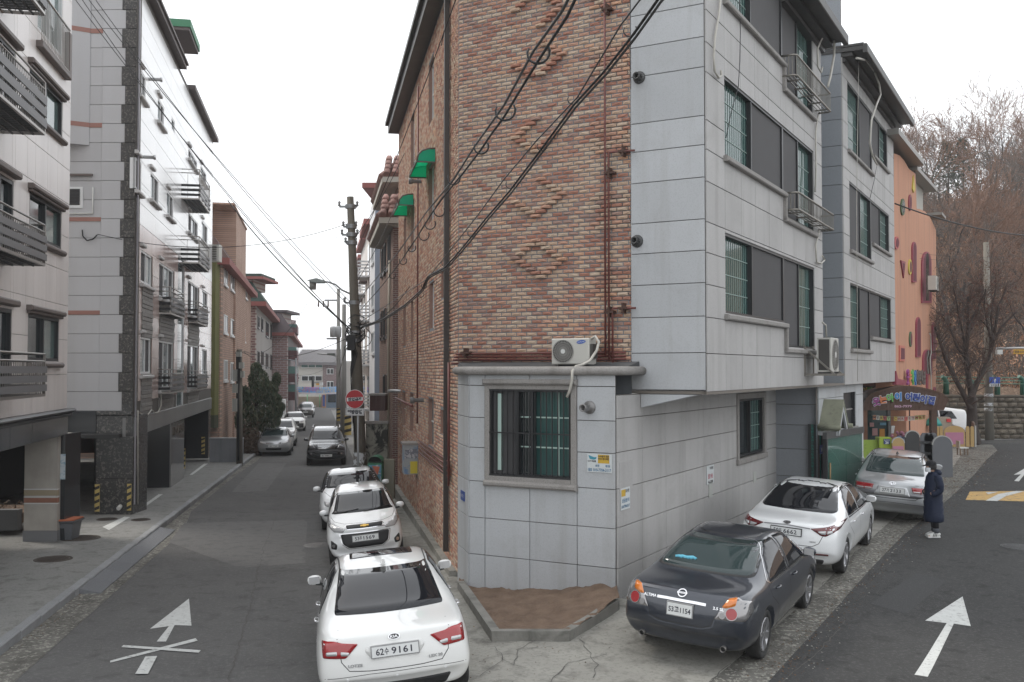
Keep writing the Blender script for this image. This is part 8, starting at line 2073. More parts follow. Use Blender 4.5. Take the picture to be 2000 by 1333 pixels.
for k in range(16):
 c=lp(r7.uniform(600,665));R=r7.uniform(.12,.32);c=c+Vector((r7.uniform(-.2,.3),-.15,0));e=r7.uniform(.4,1);ph=r7.random()*6
 q.tube([(c.x+R*cos(ph+t*.5),c.y+.05*sin(t),c.z+R*e*sin(ph+t*.5))for t in range(r7.randint(7,13))],.012,5)
for k in range(5):c=lp(655+k*4);q.tube([c+Vector((-.05+.03*k,-.2,0)),c+Vector((-.12,-.25,-.8)),c+Vector((-.08+.03*k,-.2,-2.2-.2*k))],.014,5)
q.build('cable_tangle',M_cable,up)
q=MB().box(lp(650).x-.22,lp(650).x+.02,PYo-.32,PYo-.18,lp(668).z,lp(640).z);q.build('splice_box',M_cable,up)
c=lp(880);MB().box(c.x-.02,c.x+.20,PYo-.32,PYo-.18,lp(892).z,lp(878).z).build('meter_box',M_box,up);pbx=MB().lathe([(.206,0),(.204,.5)],c=(lp(868).x-.02,lp(868).y,lp(868).z-.25),n=16);pbx.build('torn_posters',mat('torn_paper',(.5,.52,.54),.8,stain=(7,.9,(.14,.13,.11),.46,.54)),up,fix=False)
# street lamp on the pole
lm_t=thing('street_lamp','grey street lamp on a curved arm fixed to the leaning utility pole','street lamp',lp(565))
q=MB();q.tube([lp(567),at(668,567,PYo),at(655,556,PYo),at(640,551,PYo),at(618,551,PYo)],.028,8);q.build('lamp_arm',M_zinc,lm_t)
a=at(634,552,PYo);b=at(601,549,PYo);q=MB();q.add([(a.x,PYo-.16,a.z-.02),(a.x,PYo+.16,a.z-.02),(b.x,PYo+.1,b.z-.0),(b.x,PYo-.1,b.z-.0),(a.x,PYo,a.z+.06),((a.x+b.x)/2,PYo,b.z+.09),(b.x,PYo,b.z+.03),((a.x+b.x)/2,PYo-.2,a.z-.02),((a.x+b.x)/2,PYo+.2,a.z-.02)],[(0,7,5,4),(7,3,6,5),(1,4,5,8),(8,5,6,2),(0,4,1),(3,2,6),(0,1,8,7),(7,8,2,3)]);q.build('lamp_head',mat('lamp_green_grey',(.09,.11,.10),.5),lm_t)
p=at(611,566,PYo);q=MB();q.lathe([(.001,0),(.10,0),(.11,.25),(.001,.25)],c=p,n=14);q.build('lamp_cup',mat('lamp_cup_grey',(.30,.30,.28),.5),lm_t)
# no entry sign and one-way board
YS=28.5;sc_=at(693,780,YS);sg=thing('no_entry_sign','round red no entry sign with a white Korean bar above a small white one-way board','sign',(at(700,940,YS).x,YS,gz(at(700,940,YS).x,YS)))
q=MB();q.tube([(at(700,800,YS).x,YS+.03,sg.location.z-.1),(at(699,770,YS).x,YS+.03,sc_.z+.1)],.03,8);q.build('sign_post',M_zinc,sg)
R=17.5*YS/1944;fs=Matrix.Translation(sc_);q=MB(fs);disc(q,R*1.05,-.002,.02,40);q.build('sign_rim',M_ww,sg);q=MB(fs);disc(q,R,-.008,-.003,40);o=q.build('sign_face',mat('sign_red',(.38,.012,.02),.4),sg)
rot=Matrix.Rotation(-.06,4,'Y');MB(fs@rot).box(-R*.9,R*.9,-.012,-.009,-R*.20,R*.20).build('sign_bar',M_ww,o);q=MB(fs@rot);put_text(q,'진입금지',R*.26,(0,-.014,0),(1,0,0),(0,0,1),bold=.006,fit=R*1.5);q.build('sign_text',K_ink,o,fix=False)
c2=at(693,805,YS);q=MB(Matrix.Translation(c2));w_=18*YS/1944;h_=7.2*YS/1944;q.box(-w_,w_,-.002,.012,-h_,h_);b_=q.build('sign_board',M_ww,sg)
q=MB(Matrix.Translation(c2));
for x0,x1,z0,z1 in((-w_*.95,w_*.95,h_*.78,h_*.88),(-w_*.95,w_*.95,-h_*.88,-h_*.78),(-w_*.95,-w_*.92,-h_*.88,h_*.88),(w_*.92,w_*.95,-h_*.88,h_*.88)):q.box(x0,x1,-.006,-.003,z0,z1)
put_text(q,'일방통행',h_*.8,(0,-.006,0),(1,0,0),(0,0,1),bold=.008,fit=w_*1.6);q.build('sign_text',K_ink,b_,fix=False)
# boxes and bins near the poles (right edge of the left street)
def tbox(x0,y0,x1,y1,Y,D,nm,m,label,cat,part='body'):
 a=at(x0,y1,Y);b=at(x1,y0,Y);t=thing(nm,label,cat,(a.x,Y,a.z));MB().box(a.x,b.x,Y,Y+D,a.z,b.z).build(part,m,t);return t,a,b
t,a,b=tbox(722,773,752,803,31.5,.7,'rusty_box',mat('rusty_maroon',(.07,.03,.027),.7,noise=(4,.6),streak=(4,.5,(.15,.13,.12))),'rusty maroon metal box mounted high behind the no entry sign','box');MB().box(a.x-.03,b.x+.03,31.45,32.25,b.z,b.z+.06).build('box_lid',M_sill,t)
M_graf=mat('grey_wall_black_blots',(.24,.235,.20),.9,noise=(2,.5),stain=(1.6,.97,(.012,.012,.012),.50,.56),streak=(2,.4,(.13,.13,.11)))
t,a,b=tbox(714,828,757,960,31.3,.2,'blotched_wall',M_graf,'short grey wall panel with black paint blots behind the green bin','wall','wall_panel');MB().box(a.x-.05,b.x+.03,31.25,31.55,b.z,b.z+.08).build('wall_cap',M_sill,t)
t,a,b=tbox(747,898,770,975,28.6,.25,'board_panel',mat('olive_beige_board',(.21,.20,.155),.8),'plain olive beige board standing right of the green collection bin','board')
YB2=28.2;a=at(718,975,YB2);b=at(746,905,YB2);cb=thing('collection_bin','green clothing collection bin with a round hood and a printed front','collection bin',(a.x,YB2,a.z));M_gb=mat('green_bin_paint',(.03,.17,.09),.5,noise=(4,.4))
MB().box(a.x,b.x,YB2,YB2+.6,gz(a.x,YB2),b.z).build('bin_body',M_gb,cb);r_=(b.x-a.x)/2;cx=(a.x+b.x)/2
q=MB();P=[(cx+r_*cos(pi*k/12),b.z+.02+r_*.85*sin(pi*k/12))for k in range(13)]
for p1,p2 in zip(P,P[1:]):q.add([(p1[0],YB2-.05,p1[1]),(p2[0],YB2-.05,p2[1]),(p2[0],YB2+.6,p2[1]),(p1[0],YB2+.6,p1[1])],[(0,1,2,3)],0,True)
q.build('bin_hood',M_gb,cb,fix=False);q=MB();q.prism(P,YB2+.15,YB2+.17);q.build('hood_mouth',M_dark,cb)
o=MB().box(a.x+.03,b.x-.02,YB2-.006,YB2-.002,a.z,b.z-.05).build('bin_print',mat('print_blue',(.12,.28,.38),.6,stain=(5,.9,(.5,.5,.5),.5,.52)),cb)
MB().add([(cx-.08,YB2-.01,b.z-.08),(cx+.14,YB2-.01,b.z-.1),(cx+.08,YB2-.01,b.z-.34)],[(0,1,2)]).build('print_red',mat('print_orange',(.55,.16,.09),.6),o,fix=False)
t_,z_=FL.hit(818,870);a0=FL.t(818);mbx=thing('meter_box','grey meter box covered in torn stickers on the brick side wall','meter box',FL.p(a0,z_,0));zb=FL.hit(816,925)[1]
MB(FL.M).box(a0,a0+.65,.01,.38,zb,z_).build('box_body',mat('stickered_metal',(.30,.32,.33),.6,stain=(5,.9,(.12,.22,.36),.52,.58),streak=(3,.5,(.14,.14,.13))),mbx);MB(FL.M).box(a0-.03,a0+.7,-.0,.42,z_,z_+.06).build('box_roof',M_sill,mbx)
MB(FL.M).box(a0-.006,a0-.002,.03,.22,zb+.02,zb+.34).build('sticker',mat('yellow_sticker',(.55,.45,.04),.6),mbx);MB(FL.M).box(a0-.006,a0-.002,.03,.36,zb+.42,z_-.1).build('sticker',mat('grey_photo_sticker',(.16,.17,.2),.6,stain=(12,.8,(.45,.45,.47),.5,.55)),mbx)
# far poles of the left street
def pole(px,y_top,Y,r,label,m=M_pole2,px2=None,base=None,parts=()):
 a=at(px,800,Y);zb=gz(a.x,Y);t=thing('utility_pole',label,'utility pole',(a.x,Y,zb));q=MB();q.tube([(a.x,Y,zb-.1),tuple(at(px2 or px,y_top,Y))],r,12,r2=r*.72);q.build('pole',m,t);return t
t=pole(672,595,50,.14,'plain grey pole just left of the leaning utility pole',M_pole2);haz_band(679.5,49.5,812,850,.17,t)
t=pole(668,660,58,.10,'thin zinc pole between the two grey poles by the black car',M_zinc);haz_band(664,62,798,822,.2,t)
t=pole(661,565,75,.17,'far concrete pole carrying crossarms and transformers',M_pole2)
for y,w_ in((587,22),(662,14)):q=MB();q.bar(at(660-w_-4 if y<600 else 638,y,75),at(664,y,75),.12);q.build('crossarm',M_zinc,t)
for x in(622,632,641):q=MB();q.lathe([(.001,-.5),(.07,-.4),(.05,0),(.001,0)],c=at(x,588,75),n=8);q.build('insulator',mat('insulator_brown',(.10,.07,.06),.4),t)
for x in(651,660):q=MB();q.lathe([(.001,-.4),(.25,-.38),(.27,.3),(.2,.42),(.001,.45)],c=at(x,649,74.6),n=12);q.build('transformer',mat('transformer_grey',(.34,.35,.36),.5),t)
q=MB();q.tube([at(662,697,75),at(645,693,75),at(620,691,75)],.06,6);q.build('lamp_arm',M_zinc,t);q=MB();q.box(at(640,693,75).x,at(654,693,75).x,74.8,75.2,at(640,694,75).z,at(640,690.5,75).z);q.build('lamp_head',mat('lamp_green_grey',(.09,.11,.10),.5),t)
t=pole(578,700,96,.11,'thin grey lamp pole beside the white truck',M_zinc);q=MB();q.tube([at(578,706,96),at(565,703,96),at(549,703,96)],.05,6);q.build('lamp_arm',M_zinc,t)
sgp=thing('traffic_light','small roadside signal with an orange sign over the far junction','traffic light',at(611,800,150));q=MB();q.tube([at(611,760,150),at(611,735,150)],.2,6);q.build('mast',K_black,sgp);q=MB();q.bar(at(611,748,150),at(628,748,150),.15);q.build('signal_arm',M_zinc,sgp)
q=MB();a=at(618,753,150);q.box(a.x,a.x+.45,149.7,149.9,a.z,a.z+.3);q.build('orange_sign',mat('sign_orange',(.65,.33,.04),.5),sgp);q=MB();q.box(a.x+.5,a.x+1,149.7,150,a.z,a.z+.45);q.build('signal_box',M_ww,sgp)
# roadside pole left with boxes
Yq=46.5;a=at(468,905,Yq);t=thing('utility_pole','short concrete pole with meter boxes and black cables in front of the evergreen','utility pole',(a.x,Yq,gz(a.x,Yq)));q=MB();q.tube([(a.x,Yq,gz(a.x,Yq)-.1),tuple(at(468,683,Yq))],.155,12,r2=.12);q.build('pole',M_pole,t)
for x0,y0,x1,y1 in((455,750,465,768),(455,779,464,804),(456,722,464,745),(468,708,476,720),(471,725,477,738),(463,687,471,697)):c,d=at(x0,y1,Yq-.2),at(x1,y0,Yq-.2);MB().bbox(c.x,d.x,Yq-.05,Yq-.32,c.z,d.z,.02).build('meter_box',M_box,t)
q=MB();
for k in range(4):q.tube([at(462+k*2.5,690,Yq-.2),at(463+k,780,Yq-.2),at(465+k*.6,900,Yq-.2)],.03,5)
q.build('pole_cable',M_cable,t)
q=MB();q.tube([at(464,684,Yq),at(459,690,Yq),at(475,688,Yq),at(462,694,Yq)],.02,5);q.build('cable_tangle',M_cable,t)
# evergreen shrub, rubbish heap and brick wall below
ev=thing('evergreen_tree','dark juniper-like evergreen bulging over the left side of the street','tree',at(512,880,55));tr,cr=MB(),MB();r8=random.Random(4)
q0=at(500,875,55);tr.tube([(q0.x,55,gz(q0.x,55)-.2),tuple(at(502,820,55)),tuple(at(500,760,55))],.16,8,r2=.07)
lobes=[(495,800,32,45),(512,790,34,40),(480,820,22,35),(505,745,20,24),(522,760,22,14),(540,742,8,12),(500,722,10,12),(518,822,30,22),(536,805,16,14),(476,775,14,20),(548,795,8,6),(530,780,20,12)]
for i in range(15000):
 lx,ly,rx,ry=r8.choice(lobes);an=r8.random()*6.3;rr=r8.random()**.45;dy_=r8.gauss(0,.45);c=at(lx+rx*cos(an)*rr,ly+ry*sin(an)*rr,55+dy_*rx/22)
 d=Vector((r8.gauss(0,.6),r8.gauss(0,.5),abs(r8.gauss(0,1))+.2)).normalized()*r8.uniform(.07,.17);e=Vector((r8.gauss(0,1),r8.gauss(0,1),0)).normalized()*.035;cr.add([c-d,c+e,c+d,c-e],[(0,1,2,3)],r8.choice((0,0,1)))
tr.build('trunk',M_bark,ev,fix=False);cr.build('crown',[mat('juniper_dark',(.06,.085,.05),.9),mat('juniper_olive',(.12,.125,.075),.9)],ev,fix=False)
q=MB()
for i in range(2600):
 c=at(r8.uniform(466,506),r8.uniform(835,893),53+r8.random()*2);c.z=gz(c.x,c.y)+.1+abs(r8.gauss(0,.55));d=Vector((r8.gauss(0,1),r8.gauss(0,1),r8.gauss(0,.7))).normalized()*.18;e=Vector((r8.gauss(0,1),r8.gauss(0,1),r8.gauss(0,1))).normalized()*.03;q.add([c-d,c+e,c+d,c-e],[(0,1,2,3)],r8.choice((0,1)))
stuff(tag(q.build('brush_heap',[mat('dry_brush',(.10,.07,.05),.95),mat('dry_twig',(.12,.085,.06),.9)],fix=False),'heap of dry brush and weeds under the dark evergreen','brush heap'))
a=at(505,862,63);q=MB();q.bar((a.x-.6,58,.6-.8),(a.x-3.6,74,.6-1),.3,1.5);solo(q,'low_brick_wall',brick_mat('low_wall_brick',DL,(.22,.11,.08),(.15,.08,.06),(.2,.17,.15),1.5),'low red brick wall behind the parked cars on the left','wall')
# right side: concrete pole with the blue one-way sign, camera arm
Yr=46.2;a=at(1933,857,Yr);t=thing('utility_pole','tall pale concrete pole before the stone wall carrying a blue one-way sign','utility pole',(a.x,Yr,gz(a.x,Yr)));q=MB();q.tube([(a.x,Yr,gz(a.x,Yr)-.1),tuple(at(1926,474,Yr))],.20,16,r2=.12);q.build('pole',mat('grey_green_pole',(.20,.185,.155),.9,noise=(1,.5)),t)
for y in(772,790,800):c=at(1931,y,Yr);MB().lathe([(.198,-.07),(.198,.07)],c=c,n=14).build('torn_poster',mat('torn_paper',(.5,.52,.54),.8,stain=(7,.9,(.14,.13,.11),.46,.54)),t,fix=False)
osn=thing('one_way_sign','blue one-way sign with a white up arrow on the pale concrete pole','sign',at(1943,745,Yr-.35));c,d=at(1933,749.5,Yr-.35),at(1953,737,Yr-.35);MB().box(c.x,d.x,Yr-.35,Yr-.33,c.z,d.z).build('sign_face',mat('sign_blue',(.02,.07,.36),.4),osn)
q=MB();m_=(c.x+d.x)/2;z0,z1=c.z,d.z;h_=z1-z0;q.add([(m_-.02,Yr-.355,z0+h_*.15),(m_+.02,Yr-.355,z0+h_*.15),(m_+.02,Yr-.355,z0+h_*.55),(m_-.02,Yr-.355,z0+h_*.55),(m_-.07,Yr-.355,z0+h_*.5),(m_+.07,Yr-.355,z0+h_*.5),(m_,Yr-.355,z0+h_*.88)],[(0,1,2,3),(4,5,6)]);q.build('arrow',M_ww,osn,fix=False)
b_=MB().box(c.x,d.x,Yr-.35,Yr-.33,c.z-.14,c.z-.005).build('sign_board',M_ww,osn);q=MB();put_text(q,'일방통행',.08,(m_,Yr-.356,c.z-.075),(1,0,0),(0,0,1),bold=.002,fit=(d.x-c.x)*.85);q.build('sign_text',K_ink,b_,fix=False)
cm_=thing('camera_arm','steel arm with a camera and an orange notice reaching in at the right edge','camera mast',at(1990,680,44));q=MB();q.tube([at(1946,681,44),at(2060,679,44)],.05,8);q.build('arm',mat('arm_steel',(.5,.5,.5),.4,met=.4),cm_);q=MB();c=at(1951,688,44);q.box(c.x-.12,c.x+.12,43.9,44.1,c.z-.1,c.z+.1);q.build('camera',M_white,cm_)
c,d=at(1980,692,43.9),at(2012,683,43.9);o=MB().box(c.x,d.x,43.9,43.93,c.z,d.z).build('orange_notice',mat('notice_orange',(.55,.30,.02),.5),cm_);q=MB();put_text(q,'방범용 CCTV 작동중',.09,((c.x+d.x)/2,43.89,(c.z+d.z)/2),(1,0,0),(0,0,1),fit=(d.x-c.x)*.9,bold=.003);q.build('notice_text',K_ink,o,fix=False)
# litter caught on the slope
for k,(px,py,m,lab)in enumerate(((1836,716,mat('blue_scrap',(.2,.45,.5),.6),'light blue scrap of plastic on the leafy slope'),(1968,716,M_ww,'white scrap of plastic on the leafy slope'),(1977,722,mat('green_scrap',(.05,.4,.2),.6),'green scrap of plastic on the leafy slope'))):
 Yk=54;p=at(px,py,Yk);
 for it in range(40):
  if hill_z(p.x,p.y)<p.z:p=EYE+(p-EYE)*1.006
 q=MB();q.add([(p.x-.12,p.y,p.z),(p.x,p.y-.05,p.z+.12),(p.x+.12,p.y,p.z+.02),(p.x,p.y-.1,p.z-.06)],[(0,1,2),(0,2,3)]);solo(q,'plastic_scrap',m,lab,'litter',fix=False)
# ---- flyers on the granite
def flyer(fac,x0,y0,x1,y1,label,lines,m=None,pic=None,yel=None,D=.036):
 a,b,c,d=fac.rect(x0,y0,x1,y1);t=thing('flyer',label,'flyer',fac.p(a,c,D));o=MB(fac.M).box(a,b,D,D+.006,c,d).build('paper',m or mat('flyer_white',(.55,.58,.58),.6,stain=(9,.3,(.4,.4,.38),.5,.7)),t);w,h=b-a,d-c;y=D+.008
 rdx=(1,0,0)if(FF.d.dot(fac.d)>.9 or True)else(-1,0,0)
 if yel:e=MB(fac.M).box(a+w*yel[0],a+w*yel[1],D+.006,D+.0075,c+h*yel[2],c+h*yel[3]).build('yellow_field',mat('flyer_yellow',(.52,.33,.03),.6),t)
 for txt,fx,fz,hh,fit,mm in lines:q=MB(fac.M);put_text(q,txt,h*hh,(a+w*fx,D+.009,c+h*fz),rdx,(0,0,1),bold=.0015,fit=w*fit);q.build('print',mm,t,fix=False)
 if pic:q=MB(fac.M);q.prism([(a+w*u,c+h*v)for u,v in pic],D+.006,D+.008);q.build('camera_picture',mat('flyer_teal',(.05,.25,.33),.6),t)
INKB=mat('flyer_blue_ink',(.03,.13,.25),.6);INKK=mat('flyer_black_ink',(.04,.03,.03),.6);INKR=mat('flyer_red_ink',(.42,.05,.10),.6)
flyer(BF,1149,886,1197,924,'white and yellow flyer with a camera picture on the granite bay, 010-7704-3117',[('누수탐지 전문',.67,.88,.09,.44,INKK),('하수구·변기·배관',.67,.74,.09,.44,INKK),('CCTV·비상벨',.19,.60,.08,.33,INKK),('설치 전문',.42,.36,.10,.16,INKB),('배관 전문',.84,.36,.10,.18,INKB),('대표',.12,.13,.14,.17,INKB),('010-7704-3117',.61,.13,.16,.72,INKB)],yel=(.44,.90,.50,.97),pic=[(.05,.93),(.28,.82),(.39,.84),(.36,.72),(.27,.68),(.10,.72)])
flyer(LW,1208,955,1226,992,'smaller yellow and white flyer just right of the granite corner',[('철거 전문',.7,.85,.12,.4,INKK),('상담문의',.5,.42,.14,.8,INKB),('010-7704-3117',.5,.15,.13,.88,INKB)],yel=(.05,.5,.62,.93))
flyer(LW,1376.5,911,1390.5,943,'small white flyer with red lettering on the long granite wall',[('이사·용달',.65,.85,.12,.5,INKK),('일일 배송',.5,.42,.2,.7,INKR),('42-7788',.5,.12,.13,.7,INKK)])
flyer(LW,1381,943,1388,971,'pale torn strip of paper hanging below the small red lettered flyer',[],mat('pale_paper',(.42,.43,.4),.7));flyer(LW,1468,923,1474,941,'small blank pale paper below the granite wall window',[],mat('pale_paper',(.42,.43,.4),.7))
bs=FB.rect(907,961,916,984);t=thing('street_name_plate','small blue street name plate on the left side of the granite bay','sign',FB.p(.5,2,.03));a_,b_=.3,.62;z0=BF.hit(918,984)[1];MB(FB.M).box(a_,b_,.031,.045,z0,z0+.17).build('plate',mat('name_plate_blue',(.02,.06,.25),.5),t);q=MB(FB.M);put_text(q,'동서대로',.05,((a_+b_)/2,.048,z0+.085),(-1,0,0),(0,0,1),fit=.26);q.build('plate_text',M_ww,t,fix=False)
t=thing('number_plate','small blue house number plate beside the entrance door','sign',FG.p(.1,2));a,b,c,d=FG.rect(1583,875,1588,891);MB(FG.M).box(.05,.3,.035,.05,c,d).build('plate',mat('name_plate_blue',(.02,.06,.25),.5),t);q=MB(FG.M);put_text(q,'24',.09,(.175,.053,(c+d)/2),(1,0,0),(0,0,1),bold=.003);q.build('plate_text',M_ww,t,fix=False)
# ---- air conditioners
M_ac=mat('ac_cream',(.50,.49,.45),.5,noise=(2,.3),col2=(.42,.40,.36));M_fan=mat('fan_dark',(.06,.055,.05),.6)
def ac(fac,t0,t1,z0,z1,y0,y1,label,fan=.33,face='y',badge=None,rack=True):
 t=thing('air_conditioner',label,'air conditioner',fac.p(t0,z0,y0));w,h=t1-t0,z1-z0;o=MB(fac.M).bbox(t0,t1,y0,y1,z0,z1,.015).build('casing',M_ac,t)
 cx,cz,r_=t0+w*fan,(z0+z1)/2,h*.44
 q=MB(fac.M@Matrix.Translation((cx,y1,cz)));disc(q,r_,.0,.006,32);q.build('fan_opening',M_fan,t)
 q=MB(fac.M@Matrix.Translation((cx,y1,cz)));ring(q,r_*.97,r_*1.04,0,.016,32)
 for k in range(1,5):ring(q,r_*k*.2-.003,r_*k*.2+.003,.008,.014,24)
 for k in range(36):a=2*pi*k/36;q.bar((cos(a)*r_*.2,.012,sin(a)*r_*.2),(cos(a)*r_,.012,sin(a)*r_),.005)
 q.build('fan_grille',mat('grille_wire',(.30,.29,.27),.5),t);q=MB(fac.M@Matrix.Translation((cx,y1,cz)));disc(q,r_*.2,.006,.02,20);q.build('fan_hub',mat('hub_white',(.6,.6,.58),.4),t)
 if badge:q=MB(fac.M@Matrix.Translation((t0+w*.80,y1,z0+h*.86))@Matrix.Rotation(-.12,4,'Y'));disc(q,.032,.001,.004,24,sx=2.7);o2=q.build('badge',mat('badge_blue',(.02,.08,.35),.4),t);q=MB(fac.M@Matrix.Translation((t0+w*.80,y1+.005,z0+h*.86))@Matrix.Rotation(-.12,4,'Y'));put_text(q,badge,.02,(0,0,0),(1,0,0),(0,0,1),fit=.135);q.build('badge_text',M_ww,o2,fix=False)
 for s_ in(t0+.08,t1-.14):MB(fac.M).box(s_,s_+.06,y0,y1+.02,z0-.05,z0-.002).build('foot',M_fan,t)
 return t
FA=BF.off(-.45);a,b,c,d=FA.rect(1077,662,1150,712)
ac(FA,a,b,c+.0,d,-.30,.0,'cream air conditioner with a round fan standing on the roof of the granite bay',badge='SAMSUNG',fan=.32)
h_=thing('drain_hose','thick white drain hose curling from the air conditioner down over the bay cornice','hose',FA.p(b,c));q=MB()
q.tube([FA.p(*FA.hit(1150,662),-.1),FA.p(*FA.hit(1158,657),-.1),FA.p(*FA.hit(1166,668),-.08),FA.p(*FA.hit(1163,685),-.05),FA.p(*FA.hit(1155,705),.05),FA.p(*FA.hit(1145,713),.15),FA.off(.5).p(*FA.off(.5).hit(1125,716)),FA.off(.62).p(*FA.off(.62).hit(1118,725)),FA.off(.62).p(*FA.off(.62).hit(1117,745)),FA.off(.55).p(*FA.off(.55).hit(1112,765)),FA.off(.55).p(*FA.off(.55).hit(1107,776))],.024,8);q.build('hose',M_hose,h_)
c_=FA.hit(1140,690);q=MB(FA.M);q.box(b+.002,b+.05,-.25,-.05,c+.1,c+.35);q.build('valve_cover',M_fan,h_)
# on the right face: rack with a unit whose side and fan show
ta_,tb_=FR.t(1578)-.45,FR.t(1578)+.37;zc0=FR.off(.5).hit(1612,727)[1];zc1=FR.off(.5).hit(1600,658)[1]
ac(FR,ta_,tb_,zc0,zc1,.30,.62,'grey air conditioner on a wall bracket at the end of the granite right face',fan=.5)
MB(FR.M).box(ta_-.006,ta_-.001,.34,.58,zc0+.04,zc1-.04).build('side_louvre',M_fan,bpy.data.objects[[o.name for o in bpy.data.objects if o.name.startswith('air_conditioner')][-1]])
rk=thing('wall_bracket','triangular steel bracket under the air conditioner on the granite right face','bracket',FR.p(ta_,zc0-.3));
for s_ in(ta_-.03,tb_+.03):q=MB(FR.M);q.bar((s_,.0,zc0-.06),(s_,.75,zc0-.06),.05);q.bar((s_,.03,zc0+.55),(s_,.7,zc0-.06),.04);q.bar((s_,.03,zc0-.1),(s_,.03,zc0+.6),.05);q.build('bracket_arm',M_steel,rk)
q=MB(FR.M);q.bar((ta_-.05,.72,zc0-.06),(tb_+.05,.72,zc0-.06),.05);q.bar((ta_-.05,.3,zc0-.06),(tb_+.05,.3,zc0-.06),.05);q.build('bracket_rail',M_steel,rk)
# stainless baskets on the right face
for(xa,xb,xc,yt,yb,lab)in((1530,1559,1627,111,150,'upper'),(1532,1561,1631,377,410,'lower')):
 f0=FR;a=FR.t(xa);ou=.2
 while FR.off(ou).t(xb)>a:ou+=.02
 fo=FR.off(ou);z1=fo.hit(xb,yt)[1];z0=fo.hit(xb,yb)[1];b=min(fo.t(xc),FRT-.1)
 t=thing('steel_basket','%s stainless window basket on the granite right face'%lab,'window basket',FR.p(a,z0),group='stainless window baskets')
 q=MB(FR.M)
 for z in(z0,z1):q.tube([(a,.0,z),(a,ou-.06,z),(a+.06,ou,z),(b-.06,ou,z),(b,ou-.06,z),(b,0,z)],.024,8)
 q.build('basket_rim',M_steel,t);n_=int((b-a)/.14)
 for i in range(n_+1):MB(FR.M).bar((a+.04+(b-a-.08)*i/n_,ou,z0),(a+.04+(b-a-.08)*i/n_,ou,z1),.016).build('bar',M_steel,t)
 for k in range(1,4):MB(FR.M).bar((a,ou*k/4,z0),(a,ou*k/4,z1),.016).build('bar',M_steel,t);MB(FR.M).bar((a,ou*k/4,z0),(b,ou*k/4,z0),.02).build('floor_bar',M_steel,t)
 for k in range(5):MB(FR.M).bar((a+(b-a)*(k+.5)/5,.02,z0-.02),(a+(b-a)*(k+.5)/5,ou,z0-.02),.03).build('floor_bar',M_steel,t)
# unit on the kindergarten window
a,z_=KF.hit(1806,572);t=ac(KF,a-1.5,a-.7,z_,z_+.58,.30,.62,'small air conditioner on a bracket at the kindergarten arched window',fan=.5)
# AC at the top of L3 beside the olive panel
c,d=at(411,513,49),at(428,478,49);t=thing('air_conditioner','grey air conditioner at the corner of the pale building above the olive panel','air conditioner',c);MB().bbox(c.x,d.x,49.5,49,c.z+.05,d.z,.03).build('casing',M_ac,t)
for k in range(9):MB().box(c.x+.05,d.x-.12,48.97,48.995,c.z+.1+k*.085,c.z+.14+k*.085).build('slat',M_fan,t)
# ---- loops of white hose on the granite building
def cable(pts,r,name,label,cat='cable',m=M_cable,n=6,grp=None):
 q=MB();q.tube(pts,r,n);return solo(q,name,m,label,cat,org=pts[0],group=grp)
def wallpts(fac,P,off=.08):return[fac.off(off).p(*fac.off(off).hit(x,y))for x,y in P]
cable(wallpts(FR,[(1408,-10),(1404,30),(1397,70),(1394,110),(1396,140),(1404,152),(1409,148),(1408,138)]),.022,'wall_hose','grey hose hanging down the left edge of the granite right face','hose',M_hose)
cable(wallpts(FR,[(1444,-10),(1446,60),(1445,120),(1442,170),(1428,220),(1418,270)]),.008,'wall_cable','thin black cable crossing the top left window of the granite right face','cable')
cable(wallpts(FR,[(1598,0),(1618,25),(1630,60),(1629,110),(1622,150),(1617,170)],.35),.03,'wall_hose','bundle of pale hoses looping below the roof eave beside the stair windows','hose',M_hose)
cable(wallpts(FR,[(1622,50),(1606,75),(1597,95),(1597,130),(1604,142),(1606,132)],.2),.022,'wall_hose','pale hose hooked beside the upper right window of the granite building','hose',M_hose)
cable(wallpts(FR,[(1598,225),(1593,260),(1594,330),(1592,375)]),.022,'wall_hose','pale hose dropping from the upper basket to the lower basket','hose',M_hose)
cable(wallpts(FR,[(1600,452),(1593,480),(1595,512),(1604,515),(1611,508),(1606,500)]),.022,'wall_hose','white hose ending in a hook under the lower basket','hose',M_hose)
cable(wallpts(FR,[(1606,630),(1613,636),(1614,658)],.3),.022,'wall_hose','short white hose rising from the bracket air conditioner','hose',M_hose)
cable(wallpts(FR,[(1673,114),(1692,118),(1708,140),(1717,165),(1720,185),(1712,205),(1702,235),(1699,280),(1704,305),(1713,322)],.5),.03,'wall_hose','pale hoses arching over the eave of the second granite block','hose',M_hose)
cable(wallpts(FR,[(1677,120),(1676,200),(1673,400),(1674,560),(1675,745)],.3),.008,'wall_cable','thin plumb cable down the second granite block','cable',M_hose)
cable(wallpts(FR,[(1712,325),(1708,350),(1699,388)],.1),.008,'wall_cable','thin short cable below the top window of the second granite block','cable')
